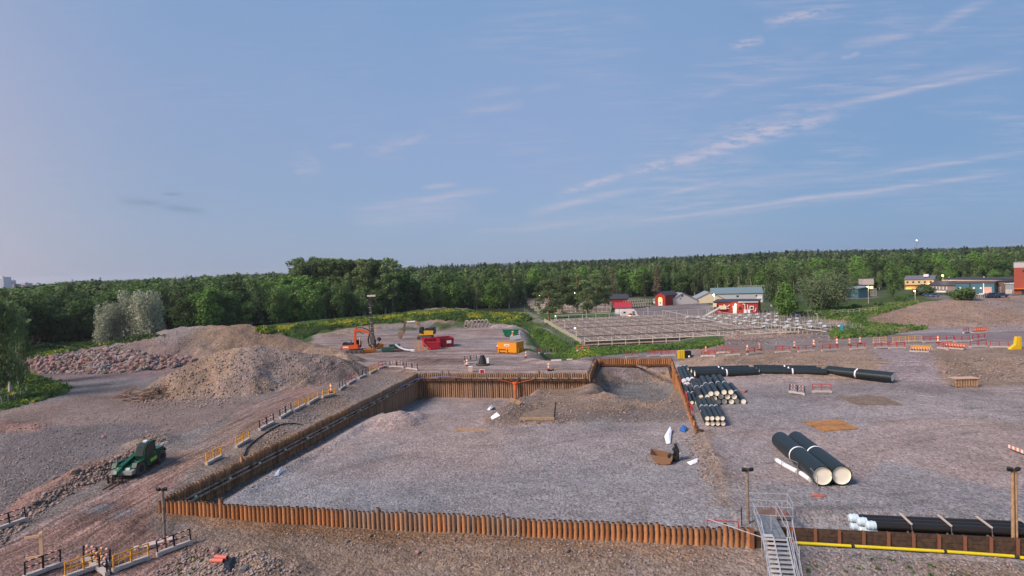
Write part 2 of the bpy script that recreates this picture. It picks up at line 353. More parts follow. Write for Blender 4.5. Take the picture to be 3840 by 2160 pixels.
def H(s, t, fine=True):
    wx = A0.x+s*E1.x+t*E2.x; wy = A0.y+s*E1.y+t*E2.y
    z = np.zeros(s.shape)
    # left of the pit: road and bank
    zr = np.interp(t, [-12, 0, 10, 32, 60, 110], [-.9, -.7, -.1, .7, .6, 0]); zw = np.interp(t, [0, 10, 58, 62], [-.7, -.45, -.25, -.1])
    sb = np.interp(t, rb_t, rb_s)
    zl = zr+(zw-zr)*ss(sb, -.9, s)
    z = np.where((s < 0) & (t < 61), zl, z)
    # front
    zb = np.interp(s, [-30, 0, 10, 20, 45, 60, 80], [-.9, -.7, -1.05, -1.15, -1.0, -1.15, -1.15]); zt = np.interp(s, [-30, -5, 10, 80], [-1.0, -.95, -1.9, -2.4])
    zf = zb+(zt-zb)*ss(0.2, -5, t)
    z = np.where(((t < 0) & (s > -0.6)) | ((t < 1.15) & (s > 46.2)), zf, z)
    z = np.where((t < 0) & (s <= -.6), np.where(t > -12, zf+(zl-zf)*ss(-6, 0, t)*1.0, zf), z)
    # platform right edge
    z = np.where((s >= 44.7) & (t >= np.where(s > 46.2, 1.2, .35)), 0.0+1.75*ss(53, 68, t+fbm(s*.12, t*.12, 3, 401)*6)*ss(44, 54, s)*ss(125, 88, t), z)
    # pit
    k = ss(41, 47.5, s+fbm(s*.2, t*.2, 2, 5)*3)
    pad = np.interp(s, [0, 10, 44], [-1.7, -1.35, -.45])*(1-k)
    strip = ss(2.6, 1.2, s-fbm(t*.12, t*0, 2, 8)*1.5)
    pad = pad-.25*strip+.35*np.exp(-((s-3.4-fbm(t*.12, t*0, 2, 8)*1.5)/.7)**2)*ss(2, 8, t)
    sunk = ss(23, 18.5, s+fbm(s*.15, t*.15, 2, 3)*3)*ss(36, 44, t+fbm(s*.15, t*.15, 2, 4)*5)
    dirt = ss(18.5, 21, s)*ss(30.2, 31.2, t-.06*(s-30)+fbm(s*.2, t*.2, 2, 6)*1.5)
    zd = -.55+ -2.0*ss(44, 55, t)*ss(34, 26, s) -3.4*ss(41, 57.5, t)*ss(30, 34.5, s+fbm(s*.2, t*.2, 2, 77)*2)*ss(45, 42, s)
    pz = pad+(-4.0-pad)*sunk; pz = pz+(zd-pz)*dirt*(1-sunk)
    bowl = ss(8.5, 4.2, np.hypot((s-38.3)*.95, (t-64.5)*.72)+fbm(s*.3, t*.3, 3, 9)*1.6)
    zn = np.maximum(-4.3, -1.3-.0*t)-2.0*ss(34, 37, s)*ss(43.5, 41, s)*ss(74, 70, t)
    notch = (t >= 57) & (s > 30.5); pz = np.where(notch, pz+(zn-pz)*ss(57, 61, t), pz)
    pz = pz+(-4.3-pz)*bowl
    inpit = (s > -.42) & (t > 0.0) & (((s < 44.7) & (t < 60.35)) | ((s > 30.0) & (s < 44.4) & (t < 76.2)))
    z = np.where(inpit, pz, z)
    z = z+.4*np.exp(-((s-44.6-fbm(t*.3, t*0, 2, 12)*2)/.9)**2)*ss(24, 20, t)*ss(7, 13, t)*(s > 41)
    z = z-.68*ss(4.4, 3.6, t)*ss(48.5, 49.5, s)*((t >= 1.2) & (s > 46.2))
    # far rise
    side = ss(-.35, .25, wx/np.maximum(wy, 1))
    z = z+np.where(wy > 300, ss(330, 1300, wy)*(5+11*side), 0)
    # ditch beside the hatchery fence
    dd, _ = seg_field(DITCH, s, t); z = z-1.8*ss(4.5, 1.0, dd)+.5*np.exp(-((dd-6)/1.5)**2)
    hm = np.zeros(s.shape); hs = np.zeros(s.shape, int)
    for i, (cr__, sl_, rr, na, soil) in enumerate(HEAPS):
        x0 = min(p[0] for p in cr__)-45; x1 = max(p[0] for p in cr__)+45; y0 = min(p[1] for p in cr__)-50; y1 = max(p[1] for p in cr__)+50
        m = (s > x0) & (s < x1) & (t > y0) & (t < y1)
        if not m.any(): continue
        a, b = s[m], t[m]; d, zc = seg_field(cr__, a, b)
        warp = fbm(a*.25, b*.25, 4, 40+i); top = zc-sl_*(np.sqrt(d*d+rr*rr)-rr)*(1+.6*warp)
        top = top+na*1.3*fbm(a*.5, b*.5, 4, 60+i)+ (na*.5*fbm(a*1.6, b*1.6, 3, 80+i) if fine else 0)-na*.15
        zz = z[m]; up = top > zz
        zn_ = np.where(up, top, zz); z[m] = zn_
        h2 = hm[m]; h3 = hs[m]; gain = np.where(up, top-zz, 0)
        h3 = np.where(up & (gain > .02), soil, h3); hm[m] = np.maximum(h2, gain); hs[m] = h3
    flat = np.where(inpit, 1.0, 1.0)
    z = z+fbm(s*.08, t*.08, 3, 101)*.35*np.where(np.abs(s) < 300, 1, 1)*ss(0, 6, np.minimum(np.abs(s), np.abs(t)))
    z = z+(fbm(s*.9, t*.9, 3, 102)*.14 if fine else 0)
    z = z+np.where(hm > .05, (fbm(s*1.1, t*1.1, 3, 103))*.35*ss(.05, .6, hm), 0)
    return z, hm, hs, inpit, dirt*(1-sunk)*inpit, bowl, sunk*inpit, strip*inpit
DITCH = [(a, b, 0) for a, b in pxpoly([(2110, 1345), (2060, 1290), (2010, 1240), (1965, 1205), (1930, 1180)])]
def axis(fine0, fine1, st, lo, hi, gr, extra=()):
    v = list(np.arange(fine0, fine1, st)); x = fine1; d = st
    while x < hi: v.append(x); d *= gr; x += d
    x = fine0; d = st
    while x > lo: d *= gr; x -= d; v.append(x)
    v += list(extra); v = np.unique(np.round(np.array(v), 3)); keep = [v[0]]
    for a in v[1:]:
        if a-keep[-1] > .04: keep.append(a)
    return np.array(keep)
gs = axis(-50, 75, .42, -2600, 3600, 1.025, (-.5, -.4, 44.35, 44.45, 44.65, 44.75))
gt = axis(-12, 92, .42, -30, 4200, 1.013, (-.05, .05, .3, .4, 1.12, 1.22, 60.3, 60.4, 76.1, 76.25))
SS, TT = np.meshgrid(gs, gt)
ZZ, HM, HS, INP, DIRT, BOWL, SUNK, STRIP = H(SS, TT)
def hz(p):
    a, b = S(p); i = int(np.clip(np.searchsorted(gs, a)-1, 0, len(gs)-2)); j = int(np.clip(np.searchsorted(gt, b)-1, 0, len(gt)-2))
    fa = (a-gs[i])/(gs[i+1]-gs[i]); fb = (b-gt[j])/(gt[j+1]-gt[j])
    return float((ZZ[j, i]*(1-fa)+ZZ[j, i+1]*fa)*(1-fb)+(ZZ[j+1, i]*(1-fa)+ZZ[j+1, i+1]*fa)*fb)
def hzv(a, b):
    i = np.clip(np.searchsorted(gs, a)-1, 0, len(gs)-2); j = np.clip(np.searchsorted(gt, b)-1, 0, len(gt)-2)
    fa = (a-gs[i])/(gs[i+1]-gs[i]); fb = (b-gt[j])/(gt[j+1]-gt[j])
    return (ZZ[j, i]*(1-fa)+ZZ[j, i+1]*fa)*(1-fb)+(ZZ[j+1, i]*(1-fa)+ZZ[j+1, i+1]*fa)*fb
def P(u, v, dz=0.0):
    d = ray(u, v); ks = np.concatenate([np.arange(28, 140, .15), np.arange(140, 500, .6), np.arange(500, 3000, 5)])/d.y
    x = d.x*ks; y = d.y*ks; z = CAMH+d.z*ks
    a = (x-A0.x)*E1.x+(y-A0.y)*E1.y; b = (x-A0.x)*E2.x+(y-A0.y)*E2.y
    below = z < hzv(a, b)+dz; i = int(np.argmax(below))
    p = Vector((x[i], y[i], 0)); p.z = hz(p); return p
def on(p, dz=0.0): p = Vector((p[0], p[1], 0)); p.z = hz(p)+dz; return p
# soils
C_PINK = np.array([.320, .252, .228]); C_BLUE = np.array([.245, .250, .262]); C_GRAVR = np.array([.305, .268, .258]); C_DIRT = np.array([.290, .205, .142])
C_RED = np.array([.245, .148, .118]); C_GREEN = np.array([.050, .085, .020]); C_WOOD = np.array([.03, .04, .018]); C_ASPH = np.array([.16, .135, .135]); C_GREYD = np.array([.15, .135, .12]); C_LAWN = np.array([.055, .105, .022])
CC = np.zeros(SS.shape+(3,)); CC[:] = C_GRAVR
MK = np.zeros(SS.shape+(3,))   # R streaks along e2, G streaks along e1, B coarse stone
n1 = fbm(SS*.05, TT*.05, 4, 201); n2 = fbm(SS*.25, TT*.25, 4, 202); jit_s = SS+n2*3.0; jit_t = TT+fbm(SS*.25, TT*.25, 4, 203)*3.0
def lay(mask, c, k=1.0):
    global CC
    w_ = (mask.astype(float)*k)[..., None]; CC = CC*(1-w_)+np.array(c)*w_
def soft(poly, k=1.0, far=False):
    if far: return inside(poly, SS+n2*2, TT+n2*2)
    return inside(poly, jit_s, jit_t)
lay(ss(-.04, .14, n1), C_PINK, .8)
# left road and left ground
left = (SS < -.3) | (TT < 0)
road = inside(pxpoly([(-300, 2300), (-300, 2080), (0, 1990), (330, 1850), (560, 1760), (800, 1640), (900, 1560), (1100, 1475), (1330, 1375), (1560, 1330), (1800, 1350), (2300, 1370), (2400, 1420), (1560, 1400), (1300, 1420), (950, 1630), (600, 1850), (600, 1950), (1000, 2000), (1400, 2050), (2300, 2110), (2900, 2180), (2900, 2500), (-300, 2500)], -.2), SS+n2*2, TT+n2*2)
lay(left & ~road, C_GREYD*1.05, .75)
lay(road & left, C_RED*1.02, .92); lay(road & left & (fbm(SS*.5, TT*.06, 3, 210) > .05), C_PINK*.85, .6)
MK[..., 0] = np.where(road & left, 1, 0)
mud = soft(pxpoly([(0, 1560), (300, 1500), (560, 1480), (1000, 1520), (800, 1600), (620, 1650), (300, 1720), (0, 1800)]))
lay(mud, C_RED, .35)
lay(inside(pxpoly([(0, 1600), (560, 1600), (600, 1640), (420, 1700), (250, 1790), (0, 1940)]), jit_s, jit_t), np.array([.125, .115, .115]), .8)
yard = soft(pxpoly([(1150, 1320), (1180, 1260), (1700, 1232), (1950, 1225), (2000, 1330), (2400, 1345), (2400, 1400), (1560, 1395), (1300, 1390)]))
lay(yard, C_PINK*.9, .8); MK[..., 1] = np.where(yard, 1, MK[..., 1]); lay(yard & (fbm(SS*.05, TT*.4, 4, 215) > .06), C_RED*.85, .7)
bank = (SS < -.4) & (TT > 4) & (TT < 62) & (SS > np.interp(TT, rb_t, rb_s)+.6)
lay(bank, C_DIRT*.86, .85)
frontb = (TT < -.4) & (TT > -4.6+n2*3) & (SS > 4); lay(frontb, C_DIRT*.74*np.array([.97, 1.02, 1.12]), .85)
lay((TT < 0) & (TT > -1.3+n2*1.5) & (SS > 0) & (SS < 46), np.array([.24, .13, .06]), .75)
lay((TT <= -4.6+n2*3) & (SS > 12), C_GREYD*1.15, .6)
# pit
blue = ss(24, 8, TT+n1*22+n2*5)*INP; lay(blue > 0, C_BLUE, .0); CC = CC*(1-(blue*.85)[..., None])+C_BLUE*(blue*.85)[..., None]
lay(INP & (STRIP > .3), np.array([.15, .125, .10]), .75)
lay(DIRT > .4, C_DIRT*.82, .9); lay((DIRT > .4) & (n2 > .08), np.array([.17, .14, .12]), .5)
lay(INP & (BOWL > .6), np.array([.145, .15, .15]), .9); lay(INP & (BOWL > .12) & (BOWL <= .6), C_DIRT*.9, .9)
lay(INP & (TT > 60.5) & (BOWL <= .12), C_DIRT*.9, .9)
lay((SS > 43.6+n2*3) & (SS < 45.6+n2*3) & (TT > 5) & (TT < 26), C_DIRT*.8, .65)
lay((SS > 44.7) & (TT < 9+n1*20) & (TT > .4), C_BLUE*1.0, .7)
padg = soft(pxpoly([(2560, 1400), (3000, 1450), (3400, 1440), (3900, 1500), (3900, 1430), (3500, 1420), (3420, 1380)]))
lay(padg & (SS > 44.7), C_PINK*.85, .6); MK[..., 1] = np.where(padg & (SS > 44.7), .6, MK[..., 1])
# dirt bank behind the long pipes, grey ramp, road beyond
lay(soft(pxpoly([(2530, 1405), (2700, 1400), (3330, 1420), (3330, 1330), (3100, 1330), (2540, 1320)], .5)), C_DIRT*.98, .85)
lay(soft(pxpoly([(3330, 1410), (3260, 1330), (3440, 1320), (3560, 1330), (3560, 1480), (3420, 1450)], .5)), C_PINK*.82+np.array([0, .01, .03]), .9)
lay(soft(pxpoly([(3470, 1340), (3900, 1330), (3900, 1420), (3700, 1440), (3560, 1430)], .5)), C_DIRT*.92, .85)
lay(soft(pxpoly([(1960, 1320), (3900, 1240), (3900, 1305), (3400, 1318), (2700, 1345), (2000, 1352)], .5)), C_ASPH*1.15, .85)
# greenery
greens = [([(0, 1560), (0, 1400), (110, 1400), (200, 1430), (270, 1455), (240, 1480), (130, 1500), (60, 1530)], C_GREEN, 0),
          ([(60, 1320), (100, 1290), (560, 1255), (620, 1265), (350, 1300), (130, 1345)], C_GREEN, 0),
          ([(850, 1260), (960, 1225), (1300, 1200), (1700, 1160), (1900, 1160), (2010, 1190), (1990, 1228), (1880, 1212), (1640, 1205), (1450, 1215), (1250, 1235), (1180, 1262), (1150, 1290), (1060, 1262)], C_GREEN, 0),
          ([(1950, 1150), (2260, 1100), (2320, 1180), (2100, 1210), (2180, 1290), (2700, 1270), (2730, 1300), (2500, 1315), (2100, 1345), (1960, 1330), (1970, 1240), (1900, 1180)], C_LAWN, 0),
          ([(2740, 1290), (2900, 1210), (3000, 1130), (3400, 1100), (3700, 1100), (3500, 1150), (3260, 1200), (3350, 1222), (3480, 1230), (3300, 1262), (3120, 1275), (2990, 1262)], C_GREEN, 0)]
lay((TT > 175+n1*30) & (HS != 2), C_GREEN, .9)
for pl, c, _ in greens: lay(soft(pxpoly(pl)) , c, .95)
ditchd, _ = seg_field(DITCH, SS, TT)
lay((ditchd < 1.6+n2*2), np.array([.05, .05, .04]), .7); lay((ditchd > 3.5) & (ditchd < 8) & (n2 > -.02) & (SS < 60), C_PINK, .7)
asph = [[(2330, 1150), (2480, 1145), (2640, 1130), (2680, 1160), (2700, 1190), (2500, 1200), (2290, 1195)], [(2480, 1150), (2490, 1143), (2640, 1135), (2650, 1150)], [(2840, 1165), (2905, 1168), (2905, 1185), (2840, 1178)],
        [(3160, 1112), (3290, 1108), (3290, 1118), (3160, 1124)], [(3480, 1110), (3800, 1095), (3800, 1120), (3480, 1122)]]
for pl in asph: lay(inside(pxpoly(pl), SS, TT), C_ASPH*1.1, .95)
lay(inside(pxpoly([(2620, 1165), (2700, 1130), (2900, 1180), (2960, 1200), (3125, 1245), (3120, 1262), (2720, 1280), (2200, 1303), (2082, 1215), (2300, 1185)]), SS, TT), np.array([.20, .165, .15]), .95)
wy_ = A0.y+SS*E1.y+TT*E2.y; wx_ = A0.x+SS*E1.x+TT*E2.x
# heaps
for soil, c in ((1, C_DIRT), (2, C_DIRT*1.03+np.array([.008, 0, .008])), (4, C_PINK), (5, C_PINK*1.16), (6, C_RED*1.15)):
    lay((HS == soil) & (HM > .04), c, .93)
lay((HS == 3) & (HM > .04), C_GREEN, .9)
rub = inside(pxpoly([(60, 1330), (300, 1305), (520, 1290), (700, 1345), (740, 1365), (560, 1400), (300, 1420), (60, 1420)], 1.5), jit_s, jit_t); lay(rub, np.array([.21, .15, .145]), .8)
lay((HS == 1) & (n2 > .03) & (HM > .04), np.array([.19, .155, .135]), .55)
lay((HS == 1) & (fbm(SS*.1, TT*.1, 3, 222) > .14), C_PINK, .4)
lay((wy_ > 252) & (TT > 185) & (HS != 2) & ((wx_ < 10) | (wy_ > 330)), C_WOOD, .96)
lay((wx_ < -80-.0*wy_) & (TT > 100) & (HM < .04) & (wy_ > 150) & (wy_ > 195+wx_*.1), C_WOOD, .9)
MK[..., 2] = np.where(np.isin(HS, (1, 2, 6)) & (HM > .04), 1, 0); MK[..., 2] = np.where(bank | frontb | (DIRT > .4), .8, MK[..., 2])
# wheel ruts
def ruts(pts, z=0.0, wd=1.1, k=.55, n=2):
    global CC
    pl = [S(G(u, v, z)) for u, v in pts]; seg = [(a, b, 0) for a, b in pl]
    lx = min(p[0] for p in pl)-4; hx = max(p[0] for p in pl)+4; ly = min(p[1] for p in pl)-4; hy = max(p[1] for p in pl)+4
    m = (SS > lx) & (SS < hx) & (TT > ly) & (TT < hy); a = SS[m]+fbm(SS[m]*.15, TT[m]*.15, 2, 301)*2; b = TT[m]+fbm(SS[m]*.15, TT[m]*.15, 2, 302)*2
    d, _ = seg_field(seg, a, b); f = np.exp(-((d-wd)/.34)**2)*np.clip(.55+fbm(a*.4, b*.4, 2, 303)*1.6, 0, 1); g_ = np.exp(-((d-wd-.55)/.25)**2)*.4
    CC[m] = CC[m]*(1-k*f+k*.6*g_)[:, None]
for pts in ([(60, 2160), (500, 1900), (860, 1640), (1100, 1490), (1500, 1360), (1800, 1350)], [(-50, 2060), (380, 1890), (760, 1650), (1000, 1500), (1330, 1390)], [(200, 2160), (560, 1960), (900, 1660), (1280, 1420), (1600, 1345)], [(0, 1990), (300, 1880), (600, 1720)],
            [(1150, 1340), (1500, 1290), (1900, 1270)], [(1200, 1300), (1500, 1262), (1750, 1250)], [(1400, 1380), (1900, 1350), (2300, 1330), (2900, 1300)], [(1500, 1340), (2000, 1370), (2200, 1385)], [(1250, 1370), (1700, 1310), (2000, 1330)], [(1300, 1275), (1650, 1330), (1950, 1345)]): ruts(pts, 0, 1.1, .68)
for pts in ([(2750, 1560), (3100, 1500), (3500, 1480), (3840, 1500)], [(2800, 1700), (2900, 1560), (3300, 1470), (3450, 1380)], [(2900, 1900), (3300, 1870), (3840, 1850)], [(2800, 1890), (3000, 1930), (3500, 1900), (3840, 1930)], [(3200, 1700), (3500, 1620), (3840, 1600)], [(2700, 1620), (3100, 1580), (3840, 1550)]): ruts(pts, 0, 1.1, .42)
for pts in ([(700, 2160), (1000, 2040), (1500, 2100), (2000, 2150)], [(1000, 2010), (1500, 2060), (2200, 2110)], [(500, 2000), (800, 2040), (1400, 2160)]): ruts(pts, -1.9, 1.1, .35)
for pts in ([(1100, 1800), (1500, 1700), (2300, 1640), (2550, 1700)], [(1200, 1900), (1600, 1820), (2400, 1760), (2700, 1850)], [(1000, 1780), (1300, 1660), (1800, 1620)]): ruts(pts, -1.0, 1.1, .34)
damp = ss(.10, .24, fbm(SS*.07+9, TT*.14, 4, 310)); CC *= (1-.22*damp)[..., None]
pud = inside(pxpoly([(310, 1910), (380, 1890), (440, 1895), (380, 1925), (330, 1925)], -.6), SS+n2*1.5, TT+n2*1.5) | inside(pxpoly([(420, 1925), (500, 1900), (515, 1905), (455, 1940), (420, 1945)], -.6), SS+n2*1.5, TT+n2*1.5)
pdm = inside(pxpoly([(270, 1925), (360, 1880), (520, 1890), (530, 1915), (440, 1960), (300, 1950)], -.6), SS+n2*2, TT+n2*2)
lay(pdm, C_RED*.55, .7); lay(pud, np.array([.20, .20, .215]), .9)
def blur(a, k):
    for ax in (0, 1):
        c = np.cumsum(np.concatenate([np.repeat(a.take([0], ax), k+1, ax), a, np.repeat(a.take([-1], ax), k, ax)], ax), ax)
        n = a.shape[ax]; a = (c.take(range(2*k+1, n+2*k+1), ax)-c.take(range(0, n), ax))/(2*k+1)
    return a
CC = .55*CC+.45*blur(CC, 2); MK = blur(MK, 2)
h1 = fbm(SS*.035+4, TT*.05, 4, 321); h2 = fbm(SS*.06-7, TT*.06, 4, 322); isg = (CC[..., 1] > CC[..., 0]*1.12)
for m_, c_ in ((ss(.04, .16, h1)*~isg*(1-.8*INP), C_DIRT*.95), (ss(.05, .18, h2)*~isg, C_BLUE*.92)): CC = CC*(1-.38*m_[..., None])+c_*.38*m_[..., None]
CC *= (1+.45*fbm(SS*.6, TT*.6, 4, 230)+.3*fbm(SS*.09, TT*.09, 3, 231))[..., None]
ny, nx = SS.shape
co = np.stack([SS, TT, ZZ], -1).reshape(-1, 3).astype(np.float32)
me = bpy.data.meshes.new('ground'); me.vertices.add(len(co)); me.vertices.foreach_set('co', co.ravel())
ii, jj = np.meshgrid(np.arange(nx-1), np.arange(ny-1)); b0 = (jj*nx+ii).ravel()
quads = np.stack([b0, b0+1, b0+nx+1, b0+nx], -1).astype(np.int32)
me.loops.add(quads.size); me.loops.foreach_set('vertex_index', quads.ravel()); me.polygons.add(len(quads))
me.polygons.foreach_set('loop_start', np.arange(0, quads.size, 4, dtype=np.int32)); me.polygons.foreach_set('loop_total', np.full(len(quads), 4, np.int32))
me.update(calc_edges=True); me.polygons.foreach_set('use_smooth', np.ones(len(quads), bool))
for nm, arr in (('soil', CC), ('mask', MK)):
    at = me.color_attributes.new(nm, 'FLOAT_COLOR', 'POINT'); at.data.foreach_set('color', np.concatenate([np.clip(arr, 0, 1), np.ones(SS.shape+(1,))], -1).reshape(-1).astype(np.float32))
gm_ = bpy.data.materials.new('soil_and_gravel'); gm_.use_nodes = True; t = NT(gm_.node_tree); t.n.clear()
out = t.add('ShaderNodeOutputMaterial'); b = t.add('ShaderNodeBsdfPrincipled'); t.l.new(b.outputs[0], out.inputs[0])
oc = t.add('ShaderNodeTexCoord').outputs['Object']
soil = t.add('ShaderNodeVertexColor', layer_name='soil').outputs[0]; mk = t.add('ShaderNodeVertexColor', layer_name='mask').outputs[0]
ms = t.add('ShaderNodeSeparateColor'); t.l.new(mk, ms.inputs[0])
stA = t.noise(t.mapping(oc, scale=(2.6, .10, 1)), 1.0, 5, .65); stB = t.noise(t.mapping(oc, rot=(0, 0, .12), scale=(.07, 1.1, 1)), 1.0, 5, .65)
fineN = t.noise(oc, 9.0, 4, .75); midN = t.noise(oc, 1.7, 4, .65); bigN = t.noise(oc, .35, 3, .6)
vor = t.add('ShaderNodeTexVoronoi'); vor.inputs['Scale'].default_value = 5.5; t.l.new(oc, vor.inputs['Vector'])
vg = t.m('MULTIPLY', vor.outputs['Color'], 1.0); vc = t.add('ShaderNodeSeparateColor'); t.l.new(vor.outputs['Color'], vc.inputs[0])
fa = t.m('MULTIPLY_ADD', ms.outputs[0], -.8, 1.4); k = t.m('MULTIPLY_ADD', t.m('SUBTRACT', fineN, .5), fa, 1.0); k = t.m('MULTIPLY', k, t.m('ADD', .60, t.m('MULTIPLY', midN, .80))); k = t.m('MULTIPLY', k, t.m('ADD', .62, t.m('MULTIPLY', t.noise(oc, 4.3, 3, .7), .76)))
k = t.m('MULTIPLY', k, t.m('ADD', .70, t.m('MULTIPLY', vc.outputs[0], .60)))
k = t.m('MULTIPLY', k, t.m('ADD', 1.0, t.m('MULTIPLY', ms.outputs[0], t.m('MULTIPLY', t.m('SUBTRACT', stA, .5), 2.8))))
k = t.m('MULTIPLY', k, t.m('ADD', 1.0, t.m('MULTIPLY', ms.outputs[1], t.m('MULTIPLY', t.m('SUBTRACT', stB, .5), 2.6))))
kc = t.add('ShaderNodeCombineXYZ'); [t.l.new(k, kc.inputs[i]) for i in range(3)]
c_ = t.mix(1.0, soil, kc.outputs[0], 'MULTIPLY')
c_ = t.mix(t.m('MULTIPLY', t.mr(t.noise(oc, 3.1, 2, .5), .60, .70), t.m('MULTIPLY', ms.outputs[2], .55)), c_, (.33, .27, .24, 1))
t.l.new(c_, b.inputs['Base Color']); b.inputs['Roughness'].default_value = .95; b.inputs['Specular IOR Level'].default_value = .15
hh = t.m('ADD', t.m('MULTIPLY', fineN, .10), t.m('ADD', t.m('MULTIPLY', vor.outputs['Distance'], -.10), t.m('MULTIPLY', midN, .22)))
hh = t.m('ADD', hh, t.m('MULTIPLY', t.m('MULTIPLY', stA, ms.outputs[0]), .16)); hh = t.m('ADD', hh, t.m('MULTIPLY', t.m('MULTIPLY', stB, ms.outputs[1]), .12))
hh = t.m('ADD', hh, t.m('MULTIPLY', t.m('MULTIPLY', t.noise(oc, 3.1, 3, .6), ms.outputs[2]), .30))
bp = t.add('ShaderNodeBump'); bp.inputs['Strength'].default_value = .9; bp.inputs['Distance'].default_value = 1.0; t.l.new(hh, bp.inputs['Height']); t.l.new(bp.outputs[0], b.inputs['Normal'])
ground = link('ground', me, gm_, None, kind='structure', label='gravel and bare soil ground of the construction site with green verges'); ground.location = (A0.x, A0.y, 0); ground.rotation_euler = (0, 0, -PHI)
# ------------------------------------------------------------------ pile walls
rust = mat('rusty_steel', (.27, .125, .05), .85, .0, .5, 2.2, .01, c2=(.36, .21, .11), rnd=.3)
rustg = mat('weathered_pile_steel', (.30, .165, .085), .85, 0, .4, 1.6, .01, c2=(.27, .19, .135), rnd=.25)
rusto = mat('orange_rust_steel', (.40, .165, .055), .85, 0, .6, 2.4, .01, c2=(.23, .13, .07), rnd=.32)
rustd_shade = mat('dark_rust_and_shade', (.045, .03, .022), .8, .1, .4, 2.5, c2=(.12, .06, .03))  # dark rusty steelwork; on the piles it stands in for shade
steel = mat('grey_steel', (.33, .34, .35), .45, .6, .15, 4)
steelw = mat('pale_pipe_steel', (.34, .26, .20), .7, .1, .4, 1.2, c2=(.13, .08, .05), f2=.5)
def pile_mesh(L, r=.155, n=10):
    b = MB(); vs = []
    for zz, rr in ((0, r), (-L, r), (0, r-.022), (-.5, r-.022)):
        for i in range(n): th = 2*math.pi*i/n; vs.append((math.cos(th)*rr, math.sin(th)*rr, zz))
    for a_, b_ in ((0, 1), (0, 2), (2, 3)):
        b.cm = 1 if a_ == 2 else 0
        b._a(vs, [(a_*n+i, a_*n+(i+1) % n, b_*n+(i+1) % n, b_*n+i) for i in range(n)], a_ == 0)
    b.cm = 1; b.box((r+.03, .06, -L/2), (.06, .03, L-.3))  # dark slot paints in the shade inside the tubes and in the gaps
    return b.mesh('pile')
def pile_wall(label, s0, t0, s1, t1, top, L, pitch, m, rng, bands=()):
    n = int(round(math.hypot(s1-s0, t1-t0)/pitch)); o = W(s0, t0, 0); o2 = W(s1, t1, 0)
    rz = math.atan2((o2-o).y, (o2-o).x); th = thing('pile_wall', label, 'pile wall', (o.x, o.y, top), rz)
    mms = {}
    for i in range(n+1):
        x = i*(o2-o).length/n; mm = m
        for (f0, f1, m2) in bands:
            if f0 <= i/n <= f1 and rng.random() < .85: mm = m2
        if mm.name not in mms: k = pile_mesh(L, .148); k.materials.append(mm); k.materials.append(rustd_shade); mms[mm.name] = k
        p = bpy.data.objects.new('pile', mms[mm.name]); COL.objects.link(p); p.parent = th
        dz = rng.uniform(-.06, .06)+.05*math.sin(i*.21)+(rng.choice((.18, .3, .42)) if rng.random() < .055 else 0)
        p.location = (x, rng.uniform(-.02, .02), dz); p.rotation_euler = (rng.uniform(-.012, .012), rng.uniform(-.012, .012), 0)
    return th
rng = random.Random(3)
pile_wall('long row of rust orange steel pipe piles across the front of the gravel pit', 0, 0, 45.2, 0, .22, 4.2, .372, rusto, rng, ((.42, .56, rustg), (.56, .66, rustg), (.36, .42, rustg)))
wl = pile_wall('rusty pipe pile wall climbing along the left side of the pit beside the road', 0, .45, 0, 59.7, .25, 5.6, .372, rust, rng, ((.55, 1, rustg),))
wb = pile_wall('rusty pipe pile wall along the back of the pit below the machine yard', .3, 60, 30.1, 60, .25, 5.6, .372, rust, rng, ((0, 1, rustg),))
wn = pile_wall('short rusty pile wall on the left flank of the rear notch', 30.2, 60.4, 30.2, 75.4, .3, 5.6, .372, rust, rng)
wr = pile_wall('rusty pile wall closing the back of the notch behind the deep hole', 30.4, 75.8, 44, 75.8, .3, 5.0, .372, rust, rng, ((0, 1, rusto),))
we = pile_wall('orange pile wall at the right edge of the pit running toward the stacked pipes', 44.1, 75.6, 44.1, 25.2, .12, 5.0, .372, rusto, rng)
def site_obj(name, label, cat, parts, group=None):
    th = thing(name, label, cat, tuple(W(0, 0, 0)), -PHI, group)
    return th
# waling beams
def wale(th, pts, off, z, m, nm='waling_beam', w_=.16):
    for dz_, do in ((0, 0), (-.30, .12)):
        b = MB()
        for i in range(len(pts)-1):
            b.bar((pts[i][0], pts[i][1], z+dz_), (pts[i+1][0], pts[i+1][1], z+dz_), w_)
        obj(nm, b, m, th)
th = thing('waling', 'pale double pipe waling bolted along the inside of the left pile wall', 'waling beam', tuple(W(0, 0, 0)), -PHI)
b = MB(); b.cyl((.42, 1, -.52), (.42, 59.4, -.52), .11, n=8); obj('waling_pipe', b, steelw, th)
b = MB(); b.cyl((.55, 1, -.84), (.55, 59.4, -.84), .11, n=8); obj('waling_pipe', b, steelw, th)
for i in range(13):
    b = MB(); b.box((.4, 2+i*4.6, -.7), (.35, .14, .6)); obj('bracket', b, rustd_shade, th)
    b = MB(); b.cyl((.60, 3.2+i*4.6, -.66), (.60, 3.4+i*4.6, -.66), .12, n=8); obj('pipe_coupling', b, mat('pale_green_coupling', (.38, .50, .40), .6), th)
th = thing('waling', 'dark steel waling with pale pipe along the back pile wall of the pit', 'waling beam', tuple(W(0, 0, 0)), -PHI)
b = MB(); b.box((15, 59.5, -.85), (29.6, .3, .28)); obj('waling_beam', b, rustd_shade, th)
b = MB(); b.cyl((.5, 59.45, -.56), (29.5, 59.45, -.56), .10, n=8); obj('waling_pipe', b, steelw, th)
for i in range(11): b = MB(); b.box((1.4+i*2.8, 59.42, -.8), (.16, .4, .7)); obj('bracket', b, rustd_shade, th)
th = thing('waling', 'dark steel frame with diagonal corner brace inside the rear notch', 'waling beam', tuple(W(0, 0, 0)), -PHI)
b = MB(); b.box((37.2, 75.2, -.9), (13.2, .35, .3)); obj('waling_beam', b, rustd_shade, th)
